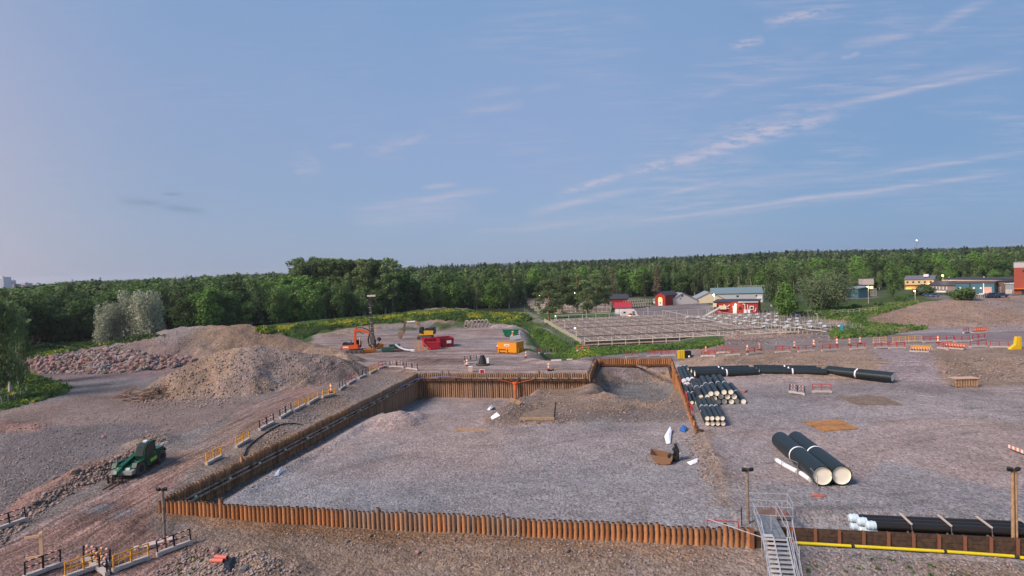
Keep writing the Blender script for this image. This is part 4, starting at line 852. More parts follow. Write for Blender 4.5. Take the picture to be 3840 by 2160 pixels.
# ------------------------------------------------------------------ trees
def leafmat(name, c, c2, rnd=.25):
    f_ = 1.22 if name.startswith('weed') or name == 'lawn_green' else 1.1; return mat(name, tuple(x*f_ for x in c), .75, 0, .35, .35, c2=tuple(x*f_ for x in c2), rnd=rnd*1.35, trans=.25)
LM = {'oak': leafmat('broad_leaves', (0.046, 0.102, 0.025), (0.090, 0.150, 0.036)), 'birch': leafmat('birch_leaves', (0.081, 0.139, 0.043), (0.132, 0.188, 0.063)),
      'bright': leafmat('bright_leaves', (0.078, 0.178, 0.028), (0.128, 0.225, 0.045)), 'spruce': leafmat('spruce_needles', (0.037, 0.078, 0.031), (0.063, 0.108, 0.042)),
      'dead': leafmat('brown_needles', (0.178, 0.132, 0.085), (0.225, 0.165, 0.120)), 'silver': leafmat('silver_willow_leaves', (0.26, 0.29, 0.195), (0.35, 0.37, 0.26), .08),
      'willow': leafmat('grey_green_leaves', (0.081, 0.124, 0.056), (0.132, 0.173, 0.078)), 'pine': leafmat('pine_needles', (0.085, 0.136, 0.046), (0.143, 0.188, 0.068))}
bark = mat('bark', (.13, .10, .075), .9, 0, .35, 2); bbark = mat('pale_birch_bark', (.42, .39, .34), .85, 0, .4, 3); obark = mat('orange_lit_pine_bark', (.34, .19, .10), .85, 0, .3, 2)
def crown_mesh(kind, Hh, Wd, base, seed, nl, ls):
    r = np.random.RandomState(seed); cl = []
    if kind in ('oak', 'bright', 'willow', 'silver'):
        n = 46 if kind != 'willow' else 60
        for i in range(n):
            u = r.normal(size=3); u /= np.linalg.norm(u); k = r.uniform(.55, 1.0)
            x, y, z = u[0]*Wd/2*k, u[1]*Wd/2*k, u[2]*(Hh-base)/2*k
            zc = base+(Hh-base)*.52+z; shr = 1.0-.35*max(0, (base+(Hh-base)*.35-zc)/(Hh-base))
            cl.append((x*shr*.86, y*shr*.86, min(zc, Hh-.6), r.uniform(.13, .23)*Wd*(.75 if kind == 'silver' else 1), 1.0 if kind != 'silver' else 1.25))
        if kind == 'silver':
            cl = [(math.cos(a_)*Wd*.27*k_, math.sin(a_)*Wd*.27*k_, Hh*z_, Wd*r.uniform(.13, .19), 1.35) for a_, k_, z_ in [(r.uniform(0, 6.28), r.uniform(.3, 1.25)*(1.1-z_*.5), z_) for z_ in np.linspace(.22, .90, 26)]]
    elif kind == 'birch':
        for i in range(44):
            z = r.uniform(0, 1); rad = Wd/2*(math.sin(math.pi*min(1, .18+z*.80))**.8)*r.uniform(.3, 1); th_ = r.uniform(0, 6.28)
            cl.append((rad*math.cos(th_), rad*math.sin(th_), base+(Hh-base)*(.05+z*.90), r.uniform(.10, .17)*Wd+.25, 1.7))
    elif kind in ('spruce', 'dead'):
        for i in range(90):
            z = r.uniform(0, 1)**1.2; rad = Wd/2*(1-z)*r.uniform(.35, 1)+.1; th_ = r.uniform(0, 6.28)
            cl.append((rad*math.cos(th_), rad*math.sin(th_), base+(Hh-base)*z, .25+.5*(1-z), .55))
    elif kind == 'pine':
        for i in range(46):
            z = r.uniform(.0, 1); rad = Wd/2*r.uniform(.1, 1)*math.sin(math.pi*(.18+.70*z)); th_ = r.uniform(0, 6.28)
            cl.append((rad*math.cos(th_), rad*math.sin(th_), base+(Hh-base)*z*.95, r.uniform(.09, .17)*Wd, .6))
    elif kind == 'poplar':
        for i in range(64):
            z = r.uniform(0, 1); rad = Wd/2*r.uniform(.1, 1)*(math.sin(math.pi*(.12+.70*z))**.5); th_ = r.uniform(0, 6.28)
            cl.append((rad*math.cos(th_)+z*1.2, rad*math.sin(th_), base+(Hh-base)*z, r.uniform(.09, .16)*Wd+.2, .8))
    cl = np.array(cl); w_ = cl[:, 3]**2; idx = r.choice(len(cl), nl, p=w_/w_.sum()); c = cl[idx]
    d = r.normal(size=(nl, 3)); d /= np.linalg.norm(d, axis=1)[:, None]; rr = c[:, 3]*r.uniform(.55, 1.12, nl)
    p = c[:, :3]+d*rr[:, None]*np.stack([np.ones(nl), np.ones(nl), c[:, 4]], 1)
    if kind == 'pine': pass
    nrm = d*.8+r.normal(size=(nl, 3))*.5+np.array([0, 0, .35]); nrm /= np.linalg.norm(nrm, axis=1)[:, None]
    tx = np.cross(nrm, r.normal(size=(nl, 3))); tx /= np.linalg.norm(tx, axis=1)[:, None]; ty = np.cross(nrm, tx)
    sz = ls*r.uniform(.6, 1.3, nl)[:, None]; asp = 1.0
    if kind == 'birch': ty = ty*.6+np.array([0, 0, -.9]); asp = .62
    a = p-tx*sz*asp/2-ty*sz/2; b_ = p+tx*sz*asp/2-ty*sz/2*.7; c_ = p+ty*sz/2+tx*sz*.1
    d2 = p-tx*sz*asp*.45+ty*sz*.35
    v = np.stack([a, b_, c_, d2], 1).reshape(-1, 3).astype(np.float32)
    me = bpy.data.meshes.new('crown'); me.vertices.add(len(v)); me.vertices.foreach_set('co', v.ravel())
    me.loops.add(nl*4); me.loops.foreach_set('vertex_index', np.arange(nl*4, dtype=np.int32)); me.polygons.add(nl)
    me.polygons.foreach_set('loop_start', np.arange(0, nl*4, 4, dtype=np.int32)); me.polygons.foreach_set('loop_total', np.full(nl, 4, np.int32)); me.update(calc_edges=True)
    return me, cl
def trunk_mesh(kind, Hh, base, Wd, seed, cl):
    r = random.Random(seed); b = MB(); rad = .16+Hh*.012
    if kind in ('spruce', 'dead', 'birch', 'pine', 'poplar'):
        x = 0; pts = [(0, 0, -.5)]
        for i in range(1, 6): pts.append((r.uniform(-.25, .25)+(i*.12 if kind == 'poplar' else 0), r.uniform(-.25, .25), Hh*.93*i/5))
        for i in range(5): b.cyl(pts[i], pts[i+1], rad*(1-i*.17), rad*(1-(i+1)*.17), 6, False)
        nb = 9 if kind != 'spruce' else 0
        for i in range(nb):
            c = cl[r.randrange(len(cl))]; z0 = max(base*.8, c[2]-r.uniform(1, 3)); k = z0/(Hh*.93); b.cyl((k*.5 if kind == 'poplar' else 0, 0, z0), tuple(c[:3]), rad*.4, .03, 5, False)
    else:
        n = 4 if kind in ('willow', 'silver') else 3
        b.cyl((0, 0, -.5), (0, 0, base*.9+.3), rad*1.5, rad*1.1, 7, False)
        for i in range(n):
            th_ = i*6.28/n+r.uniform(-.4, .4); m_ = (math.cos(th_)*Wd*.2, math.sin(th_)*Wd*.2, base+(Hh-base)*.45); b.cyl((0, 0, base*.8), m_, rad*.8, rad*.45, 6, False)
            for j in range(3): c = cl[r.randrange(len(cl))]; b.cyl(m_, tuple(c[:3]), rad*.4, .04, 5, False)
    return b.mesh('trunk')
TREE = {}
def proto_tree(key, kind, Hh, Wd, base, seed, nl, ls, lm=None, bk=None, nm=None):
    me, cl = crown_mesh(kind, Hh, Wd, base, seed, nl, ls); me.materials.append(LM[lm or (kind if kind in LM else 'oak')])
    tm = trunk_mesh(kind, Hh, base, Wd, seed, cl); tm.materials.append(bk or (bbark if kind == 'birch' else bark)); TREE[key] = (me, tm, Hh, Wd, nm or kind)
for i in range(4): proto_tree('oak%d' % i, 'oak', 16, 11.5-i*.7, 1.0+.5*i, 10+i, 4200, .52, lm='oak', nm='broadleaf')
for i in range(2): proto_tree('lush%d' % i, 'bright', 13, 10, .6, 30+i, 3800, .5, lm='bright', nm='bright_leaf')
for i in range(4): proto_tree('birch%d' % i, 'birch', 16, 5.2+.5*i, 2.0, 20+i, 3200, .48, nm='birch')
for i in range(3): proto_tree('spruce%d' % i, 'spruce', 18, 6.0, 1.0, 40+i, 3600, .42, nm='spruce')
proto_tree('dead0', 'dead', 16, 4.2, 3, 50, 1500, .32, nm='dead_spruce'); proto_tree('dead1', 'dead', 17, 3.6, 4, 51, 1100, .32, nm='dead_spruce')
for i in range(2): proto_tree('poplar%d' % i, 'poplar', 20, 8.0, 3.5, 60+i, 4600, .45, lm='birch', bk=bbark, nm='poplar')
for i in range(2): proto_tree('pine%d' % i, 'pine', 16, 11, 2.6, 70+i, 5200, .36, lm='pine', bk=obark, nm='pine')
proto_tree('silver0', 'silver', 13, 12.5, 1.5, 80, 9000, .34, lm='silver', nm='silver_willow')
proto_tree('willow0', 'willow', 13, 17, .8, 81, 12000, .36, lm='willow', nm='willow')
proto_tree('bush0', 'oak', 3.0, 4.6, .1, 90, 1500, .32, lm='oak', nm='bush'); proto_tree('bush1', 'willow', 2.4, 3.6, .1, 91, 1000, .30, lm='willow', nm='bush')
tree_n = 0
def tree(key, p, Hw, label, group=None, wk=1.0, name=None, rz=None):
    global tree_n
    me, tm, Hh, Wd, nm = TREE[key]; k = Hw/Hh; o = bpy.data.objects.new(name or nm+'_tree', None); COL.objects.link(o)
    o.location = (p[0], p[1], hz(p)-.1); o.rotation_euler = (0, 0, random.uniform(0, 6.28) if rz is None else rz); o.scale = (k*wk, k*wk, k)
    o['label'] = label; o['category'] = 'bush' if nm == 'bush' else 'tree'
    if group: o['group'] = group
    for n_, m_ in (('crown', me), ('trunk', tm)):
        c = bpy.data.objects.new(n_, m_); COL.objects.link(c); c.parent = o
    tree_n += 1; return o
def VD(x, y, dep): return D(x/.67083, y/.67083, dep)
# skyline limit : z allowed at depth for image column (V px)
SKX = [0, 60, 150, 250, 350, 450, 500, 560, 640, 700, 735, 750, 820, 870, 960, 985, 1000, 1100, 1300, 1600, 1900, 2000, 2300, 2600]
SKY = [727, 722, 711, 706, 703, 700, 696, 690, 690, 685, 676, 655, 650, 660, 653, 664, 672, 668, 662, 652, 638, 632, 628, 619]
def vcol(x, y): return 1288+(x/y)*1550
def skyz(x, y):
    c = vcol(x, y); v = np.interp(c, SKX, SKY); return VD(c, v, y).z
# forest edge in world, from image
EDGE = [(-60, 930, 5), (30, 905, 5), (65, 872, 5), (200, 858, 8), (330, 846, 8), (500, 838, 8), (670, 826, 6), (860, 806, 6), (1000, 792, 6), (1150, 779, 6), (1290, 776, 5), (1335, 757, 4), (1500, 748, 4), (1700, 744, 3), (1950, 741, 3), (2100, 729, 3), (2250, 721, 3), (2450, 713, 3), (2620, 706, 3)]
EW = [G(x/.67083, y/.67083, 0) for x, y, _ in EDGE]
def edge_y(x):
    xs_ = [p.x/p.y for p in EW]; return None
ER = np.array([math.atan2(p.x, p.y) for p in EW]); ED = np.array([math.hypot(p.x, p.y) for p in EW])
def edist(th_): return float(np.interp(th_, ER, ED))
r4 = random.Random(11)
GL = {'oak': ('dense dark green broadleaf tree', 'broadleaf trees'), 'lush': ('fresh green leafy tree', 'fresh green trees'), 'birch': ('slender drooping birch', 'birches'), 'spruce': ('dark pointed spruce', 'spruces'), 'dead': ('bare brown dead spruce', 'dead spruces'), 'poplar': ('tall wind-bent poplar with pale stems', 'poplars')}
ZN = [(90, 'at the far left above the rubble heap'), (230, 'left of the silver willows'), (400, 'behind the silver willows'), (520, 'behind the left end of the back spoil heap'), (640, 'behind the crest of the back spoil heap'), (745, 'left of the tall poplars'), (860, 'beneath the left poplars'), (985, 'beneath the right poplars, behind the drilling mast'), (1120, 'behind the yellow excavator'), (1250, 'behind the concrete rings'), (1345, 'above the head of the ditch'), (1480, 'behind the left lawn trees of the hatchery'), (1600, 'behind the low red barn'), (1720, 'behind the arched red house'), (1830, 'behind the pale gable shed'), (1960, 'behind the green roofed hall'), (2080, 'behind the huge spreading tree'), (2230, 'behind the teal shed'), (2400, 'behind the yellow lit house'), (9999, 'behind the long flat building')]
def zone(c): return next(n for v, n in ZN if c < v)
def zone_old(c): return 'in the forest left of the silver willows' if c < 250 else ('in the forest behind the left spoil heaps' if c < 640 else ('in the tall wood behind the drilling rig' if c < 1180 else ('in the wood behind the fish hatchery' if c < 1900 else 'in the wood behind the right-hand buildings')))
pl_xy = []
def try_tree(th_, d, key, Hw, wk=1.0, row=0):
    x, y = d*math.sin(th_), d*math.cos(th_)
    for (a, b_, r_) in pl_xy[-260:]:
        if (a-x)**2+(b_-y)**2 < (3.1)**2: return False
    lim = skyz(x, y)-hz((x, y))
    Hw = min(Hw, lim*r4.uniform(.86, 1.04)) if lim > 4 else Hw*.5
    pl_xy.append((x, y, 3)); fam = key.rstrip('0123456789'); c = vcol(x, y)
    rn = ('front row', 'second row', 'third row', 'fourth row')[row]; tree(key, (x, y), Hw, GL[fam][0]+', %s, ' % rn+zone(c), GL[fam][1]+', %s, ' % rn+zone(c), wk); return True
def pick(c, row):
    u = r4.random()
    if c < 250: f = 'oak' if u < .6 else ('birch' if u < .85 else 'lush')
    elif c < 640: f = 'oak' if u < .72 else ('birch' if u < .84 else 'lush')
    elif c < 1180: f = 'oak' if u < .38 else ('birch' if u < .55 else ('spruce' if u < .78 else 'lush'))
    elif c < 1900: f = 'birch' if u < .5 else ('oak' if u < .72 else ('spruce' if u < .86 else ('lush' if u < .96 else 'dead')))
    else: f = 'birch' if u < .45 else ('oak' if u < .75 else 'lush')
    n = {'oak': 4, 'lush': 2, 'birch': 4, 'spruce': 3, 'dead': 2}[f]; return f+str(r4.randrange(n))
# rows along the edge
for row, (off, step) in enumerate(((2, 5.2), (9, 6.0), (17, 7.0), (27, 9.0))):
    th_ = ER[0]
    while th_ < ER[-1]-.01:
        d = edist(th_)+off+r4.uniform(-2, 3); c = vcol(d*math.sin(th_), d*math.cos(th_))
        if tree_n < 262: try_tree(th_, d, pick(c, row), r4.uniform(10, 15) if row == 0 else r4.uniform(14, 18.5), r4.uniform(.9, 1.2), row)
        th_ += step/d*r4.uniform(.8, 1.25)
# tall poplars
NUM = ORD+['seventeenth', 'eighteenth', 'nineteenth', 'twentieth', 'twenty-first', 'twenty-second', 'twenty-third', 'twenty-fourth', 'twenty-fifth', 'twenty-sixth', 'twenty-seventh', 'twenty-eighth']
for ip_, x in enumerate(range(748, 990, 9)):
    d = r4.uniform(262, 285); p = VD(x+r4.uniform(-4, 4), 700, d); top = VD(x, np.interp(x, SKX, SKY)+r4.uniform(-3, 5), d).z
    tree('poplar%d' % r4.randrange(2), p, max(12, top-hz(p)), 'tall pale-stemmed poplar standing above the wood, %s from the left' % NUM[ip_], 'poplars standing above the wood', 1.1)
# dead trees seen singly
for x, d, lb in ((775-55, 232, 'grey brown dead spruce left of the drilling mast, in front of the wood'), (1543, 330, 'tall reddish dead spruce above the hatchery trees'), (1655, 340, 'reddish dead pine with bare trunk above the red barn')):
    p = VD(x, 800, d); tree('dead0' if x > 1600 else 'dead1' if x > 1000 else 'dead0', p, 12.5 if x < 800 else 17.5, lb, wk=1.3)
# silver willows
for x, d, Hw, lb, wk in ((278, 178, 10.5, 'lower silver grey willow at the left of its group', .85), (335, 182, 14, 'tall silver grey willow in the middle of its group', .8), (372, 180, 14.2, 'silver grey willow at the right of its group', .8)):
    p = VD(x, 855, d); top = VD(x, 765 if x < 300 else 735, d).z; tree('silver0', p, top-hz(p), lb, 'silver grey willows', wk*1.05)
# big tree at the left edge
for x, d, t_ in ((-10, 92, 742), (25, 99, 752), (48, 108, 780)):
    p = VD(x, 980, d); top = VD(x, t_, d).z; tree('birch%d' % (x % 4), p, top-hz(p), 'tall dark tree at the left picture edge, %s' % {-10: 'half out of frame', 25: 'middle one', 48: 'right one beside the rubble'}[x], None, .95)
# trees in the hatchery yard
for tx, ty, topy, wk, key, lb in ((2057, 1197, 1045, .72, 'pine0', 'broad orange-stemmed tree at the left end of the hatchery lawn'), (2109, 1176, 1030, .7, 'pine1', 'thin crowned tree second from left on the hatchery lawn'), (2167, 1172, 1022, .85, 'pine0', 'tallest open crowned tree on the hatchery lawn'), (2202, 1196, 1078, .62, 'pine1', 'lower spreading tree by the hatchery basins'), (2235, 1165, 1022, .75, 'pine0', 'open crowned tree behind the white shed'), (2270, 1160, 1035, .6, 'pine1', 'thin tree left of the red barn')):
    p = P(tx, ty); d = p.y; top = D(tx, topy, d).z; tree(key, p, top-hz(p), lb, None, wk*1.45)
for tx, ty, topy, key, wk, lb in ((2955, 1200, 1066, 'lush1', .95, 'bright green round tree standing alone by the right basins'), (3095, 1166, 1019, 'willow0', 1.0, 'huge spreading grey green tree right of the hatchery'), (3350, 1116, 984, 'oak1', .78, 'dark broad tree between the small pale building and the lit house'), (2893, 1150, 1010, 'birch2', 1.3, 'pair of slim birches right of the green roofed hall'), (2920, 1140, 1000, 'birch1', 1.2, 'slim birch behind the bright round tree')):
    p = P(tx, ty); d = p.y; top = D(tx, topy, d).z; tree(key, p, top-hz(p), lb, None, wk)
for tx, ty, topy, key, wk, lb in ((3610, 1124, 1081, 'bush0', 1.5, 'round dark bush in front of the teal hall'), (3470, 1105, 1068, 'bush0', 1.2, 'tall shrub left of the teal hall platform'), (3450, 1108, 1078, 'bush1', 1.2, 'shrub beside the lit lamp post'), (3000, 1190, 1165, 'bush1', 1.6, 'yellow green bush left end of the hedge'), (3040, 1185, 1163, 'bush1', 1.6, 'yellow green bush middle of the hedge'), (3085, 1192, 1172, 'bush1', 1.6, 'yellow green bush right end of the hedge'), (3210, 1160, 1140, 'bush0', 1.4, 'low dark shrub beyond the hatchery meadow'), (3290, 1150, 1130, 'bush1', 1.4, 'low shrub left of the right dirt heap'), (3380, 1128, 1108, 'bush0', 1.5, 'low shrub under the dark broad tree')):
    p = P(tx, ty); top = D(tx, topy, p.y).z; tree(key, p, max(1.2, top-hz(p)), lb, None, wk, name='bush')
# mid trees in front of the right hand wood
for i in range(18):
    x = 1960+i*36; d = r4.uniform(325, 350) if x > 2230 else r4.uniform(300, 340); p = VD(x, 720, d); top = VD(x, r4.uniform(668, 690), d).z
    k_ = ('birch%d' % r4.randrange(4)) if i % 3 else 'lush%d' % (i % 2)
    tree(k_, p, max(8, top-hz(p)), ('pale green birch' if i % 3 else 'light green leafy tree')+' before the far wooded ridge, %s of its row from the left' % NUM[i], ('birches' if i % 3 else 'leafy trees')+' before the wooded ridge', 1.15)
print('trees', tree_n)
# the rest of the forest : one stuff object, instanced crowns
src = bpy.data.collections.new('forest_sources')
FM = []
for i, (kind, Hh, Wd, base, nl, ls, lm) in enumerate((('oak', 16, 11, 5, 700, 1.15, 'oak'), ('oak', 15, 10, 5, 700, 1.1, 'birch'), ('birch', 16, 6, 5, 500, 1.0, 'birch'), ('birch', 16, 6, 5, 500, 1.0, 'willow'), ('spruce', 18, 6, 4, 600, .9, 'spruce'), ('spruce', 17, 5.5, 4, 600, .9, 'spruce'), ('spruce', 18, 5, 4, 600, .9, 'spruce'), ('dead', 17, 4, 5, 260, .7, 'dead'))):
    me_, _ = crown_mesh(kind, Hh, Wd, base, 300+i, nl, ls); me_.materials.append(LM[lm]); FM.append((kind, me_))
    o = bpy.data.objects.new('%02d' % i, me_); src.objects.link(o)
rf = np.random.RandomState(5); pts = []; rot = []; scl = []; idx = []
d = 0; n_try = 0
bands_ = ((30, 120, 8.0), (120, 420, 10.5), (420, 1500, 17.0))
for o0, o1, sp_ in bands_:
    for th_ in np.arange(ER[0]-.02, ER[-1]+.03, .0022):
        base_d = edist(th_)
        dd_ = base_d+o0
        while dd_ < base_d+o1:
            if rf.rand() < (.0022*dd_)/sp_*1.15:
                x, y = (dd_+rf.uniform(-4, 4))*math.sin(th_), (dd_+rf.uniform(-4, 4))*math.cos(th_)
                gz = hz((x, y)); lim = skyz(x, y)-gz; c = vcol(x, y)
                far = dd_ > base_d+180
                u = rf.rand()
                if c > 1050: k_ = (4+rf.randint(3)) if (u < (.75 if far else .22)) else (rf.randint(4) if u < .975 else 7)
                else: k_ = rf.randint(2) if u < .7 else (2+rf.randint(2) if u < .92 else 4)
                Hw = rf.uniform(13, 19)
                hm_ = min(Hw, max(lim*rf.uniform(.84, 1.05), 7)) if lim < 22 else Hw
                if far and lim < Hw*1.25 and lim > 7: hm_ = lim*rf.uniform(.80, 1.06)
                pts.append((x, y, gz-1.5)); rot.append(rf.uniform(0, 6.28)); s_ = (hm_+1.5)/17.0; scl.append((s_*rf.uniform(.95, 1.35), s_)); idx.append(k_)
            dd_ += sp_
print('forest instances', len(pts))
me_ = bpy.data.meshes.new('forest_points'); me_.from_pydata(pts, [], [])
for nm, ty, data in (('rot', 'FLOAT_VECTOR', np.array([(0, 0, r_) for r_ in rot])), ('scl', 'FLOAT_VECTOR', np.array([(a, a, b_) for a, b_ in scl])), ('idx', 'INT', np.array(idx))):
    at = me_.attributes.new(nm, ty, 'POINT')
    if ty == 'INT': at.data.foreach_set('value', data.astype(np.int32))
    else: at.data.foreach_set('vector', data.astype(np.float32).ravel())
fo = link('forest', me_, None, None, kind='stuff', label='far wooded ridge of mixed birches and dark spruces behind the front trees')
ng = bpy.data.node_groups.new('forest_scatter', 'GeometryNodeTree'); ng.interface.new_socket('Geometry', in_out='INPUT', socket_type='NodeSocketGeometry'); ng.interface.new_socket('Geometry', in_out='OUTPUT', socket_type='NodeSocketGeometry')
gi = ng.nodes.new('NodeGroupInput'); go = ng.nodes.new('NodeGroupOutput'); ci = ng.nodes.new('GeometryNodeCollectionInfo'); ci.inputs[0].default_value = src; ci.inputs['Separate Children'].default_value = True; ci.inputs['Reset Children'].default_value = True
ip = ng.nodes.new('GeometryNodeInstanceOnPoints'); ng.links.new(gi.outputs[0], ip.inputs['Points']); ng.links.new(ci.outputs[0], ip.inputs['Instance']); ip.inputs['Pick Instance'].default_value = True
def na(nm, ty): n_ = ng.nodes.new('GeometryNodeInputNamedAttribute'); n_.data_type = ty; n_.inputs[0].default_value = nm; return n_.outputs[0]
ng.links.new(na('idx', 'INT'), ip.inputs['Instance Index']); ng.links.new(na('scl', 'FLOAT_VECTOR'), ip.inputs['Scale'])
er = ng.nodes.new('FunctionNodeEulerToRotation'); ng.links.new(na('rot', 'FLOAT_VECTOR'), er.inputs[0]); ng.links.new(er.outputs[0], ip.inputs['Rotation'])
ng.links.new(ip.outputs[0], go.inputs[0]); md = fo.modifiers.new('scatter', 'NODES'); md.node_group = ng
# ------------------------------------------------------------------ fish hatchery
wpost = mat('pale_galvanised', (.50, .47, .41), .5, .1, .15, 4); creamr = mat('cream_painted_rail', (.62, .58, .42), .5, 0, .1); gpipe = mat('pale_green_pipe', (.48, .58, .48), .5)
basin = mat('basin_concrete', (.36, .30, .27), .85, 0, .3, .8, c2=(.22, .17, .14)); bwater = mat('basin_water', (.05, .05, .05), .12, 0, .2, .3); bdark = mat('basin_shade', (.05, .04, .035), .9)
HA = R(4.5); HO = G(2192, 1302, 0); HU = Vector((math.cos(HA), math.sin(HA), 0)); HV = Vector((-math.sin(HA), math.cos(HA), 0))
def hatch(name, label, cat, u, v, group=None):
    p = HO+HU*u+HV*v; return thing(name, label, cat, (p.x, p.y, hz(p)-.02), HA, group)
def railing(b, x0_, y0_, x1_, y1_, step, h_, rails_=(1.0, .55), r_=.03, z0=0.0, hv=0.0):
    L = math.hypot(x1_-x0_, y1_-y0_); n = max(1, int(L/step))
    for i in range(n+1):
        f = i/n; x, y = x0_+(x1_-x0_)*f, y0_+(y1_-y0_)*f; hh_ = h_*(1+random.uniform(0, hv)); b.bar((x, y, z0), (x, y, z0+hh_), r_*1.6)
    for z in rails_: b.bar((x0_, y0_, z0+h_*z), (x1_, y1_, z0+h_*z), r_*1.5)
rows = [2.5, 13.5, 24.5, 35.5, 46.5, 57.0]
for i, v in enumerate(rows):
    um = 51-v*.22; u0 = .6+v*.02
    th = hatch('fish_basin', 'long fish basin with dense white railings, %s row from the front of the hatchery' % ORD[i], 'fish basin', u0, v, 'fish basins of the hatchery'); L = um-u0; dp = 8.6
    b = MB(); b.box((L/2, dp/2, .22), (L-.4, dp-.4, .04)); obj('water', b, bwater, th)
    for (cx, cy, sx, sy) in ((L/2, 0, L, .3), (L/2, dp, L, .3), (0, dp/2, .3, dp), (L, dp/2, .3, dp), (L/2, dp/2, L, .9)):
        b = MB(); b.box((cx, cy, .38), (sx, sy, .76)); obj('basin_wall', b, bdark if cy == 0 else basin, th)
    b = MB(); b.box((L/2, -.9, .10), (L, 1.3, .16)); obj('walkway', b, mat('walkway_planks', (.40, .30, .25), .85, 0, .3, 1.5, c2=(.25, .19, .16)), th)
    for y, st in ((.1, 1.0), (dp-.1, 2.0)):
        b = MB(); railing(b, 0, y, L, y, st, 1.25, (1.0, .45), .030, .3 if y < 1 else .3); obj('railing', b, wpost if y != .1 else mat('pink_white_rail', (.66, .56, .52), .5), th, kind='stuff')
    b = MB()
    for x in np.arange(1.5, L, 3.8): b.bar((x, 0, .8), (x, dp, .8), .10)
    obj('cross_bar', b, wpost, th, kind='stuff')
th = hatch('perimeter_rail', 'cream pipe rail with tall posts along the front edge of the hatchery', 'railing', 0, 0)
for k in range(17): b = MB(); b.bar((k*3.1, -.3, -.3), (k*3.1, -.3, 1.75), .12); obj('post', b, creamr, th)
b = MB(); b.cyl((0, -.3, 1.0), (50, -.3, 1.0), .09, n=6); obj('rail', b, creamr, th)
th = hatch('perimeter_rail', 'double cream railing along the left edge of the hatchery basins', 'railing', -.8, 0)
for k in range(60): b = MB(); b.bar((-k*.0, k*1.05, -.2), (0, k*1.05, 1.25), .07); obj('post', b, creamr, th)
for z in (1.2, .75, .35): b = MB(); b.bar((0, 0, z), (0, 62, z), .07); obj('rail', b, creamr, th)
b = MB(); b.box((.6, 31, .3), (.3, 62, .6)); obj('kerb_wall', b, basin, th)
def pipeline(label, pts_, h_, npost, m_, cat='pipe frame', ps=.09):
    a = P(*pts_[0]); b_ = P(*pts_[1]); th = thing('raised_pipe', label, cat, tuple(a), math.atan2((b_-a).y, (b_-a).x)); L = Vector(((b_-a).x, (b_-a).y, 0)).length
    b = MB(); b.cyl((0, 0, h_), (L, 0, h_+(b_.z-a.z)), ps, n=6); obj('pipe', b, m_, th)
    for i in range(npost): b = MB(); b.bar((L*i/(npost-1), 0, -.2), (L*i/(npost-1), 0, h_+.0), .13); obj('post', b, m_, th)
pipeline('pale green pipe on posts across the back left of the hatchery', ((2082, 1216), (2335, 1204)), 2.7, 6, gpipe)
pipeline('long pale pipe on posts from the car park to the front right of the hatchery', ((2486, 1192), (2746, 1262)), 2.5, 8, wpost)
pipeline('thin pale pipe on posts beyond the caravan', ((2372, 1194), (2660, 1180)), 2.0, 8, wpost, ps=.06)
pipeline('high pale rail along the far right edge of the hatchery tanks', ((2650, 1178), (3119, 1262)), 1.5, 40, wpost, 'railing', .06)
pipeline('low cream pipe inside the far right edge of the hatchery', ((2640, 1195), (3100, 1262)), 1.0, 24, creamr, 'railing', .07)
# right block of tank cells
feed = mat('pale_blue_feeder', (.58, .64, .70), .5)
for i, v in enumerate((7, 15.5, 24, 32.5, 41, 49.5)):
    u0 = 52.0-v*.20; L = 15+v*.42
    th = hatch('tank_cell_row', 'row of small fish tanks bristling with thin posts, %s row from the dirt heap' % ORD[i], 'fish tanks', u0, v, 'rows of small fish tanks at the right')
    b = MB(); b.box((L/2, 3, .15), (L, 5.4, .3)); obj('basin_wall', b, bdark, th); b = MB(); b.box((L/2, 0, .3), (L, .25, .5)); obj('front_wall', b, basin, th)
    for y in (.2, 2.6, 5.2): b = MB(); railing(b, 0, y, L, y, 1.25, 1.35, (1.0,), .030, 0, .7); obj('railing', b, wpost, th, kind='stuff')
    for k in range(int(L/3.2)):
        b = MB(); b.ico((1.5+k*3.2+random.uniform(-.3, .3), 1.4+random.uniform(-.3, 2), .95), .62, 1, sq=(1.2, 1, .55)); obj('feeder', b, feed, th)
# second basin area behind the lawn trees
for i, (ya, xa, xb) in enumerate(((1178, 2015, 2290), (1167, 2004, 2290), (1156, 1990, 2290), (1146, 1980, 2290), (1137, 1975, 2200))):
    a = P(xa, ya); b_ = P(xb, ya-6); L = (b_-a).length; th = thing('fish_basin', 'older fish basin with stacked pinkish railings behind the lawn trees, %s from the front' % ORD[i], 'fish basin', tuple(a), math.atan2((b_-a).y, (b_-a).x), 'older fish basins behind the lawn')
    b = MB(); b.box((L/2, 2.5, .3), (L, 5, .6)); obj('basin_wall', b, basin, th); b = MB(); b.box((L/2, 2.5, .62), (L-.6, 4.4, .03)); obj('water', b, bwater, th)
    for y in (0, 5): b = MB(); railing(b, 0, y, L, y, 1.6, 1.9, (1.0, .7, .4), .045, .2); obj('railing', b, MATS['pink_white_rail'], th, kind='stuff')
for i, (xa, ya, xb, yb) in enumerate(((2358, 1158, 2440, 1152), (2357, 1146, 2450, 1140), (2357, 1136, 2420, 1130))):
    a = P(xa, ya); b_ = P(xb, yb); L = (b_-a).length; th = thing('fish_basin', 'cream railed tank row beside the arched red building, %s from the front' % ORD[i], 'fish basin', tuple(a), math.atan2((b_-a).y, (b_-a).x), 'tank rows beside the arched red building')
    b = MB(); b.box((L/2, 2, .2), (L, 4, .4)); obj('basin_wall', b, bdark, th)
    for y in (0, 2, 4): b = MB(); railing(b, 0, y, L, y, 1.2, 1.9, (1.0, .5), .045, .1); obj('railing', b, creamr if y else wpost, th, kind='stuff')
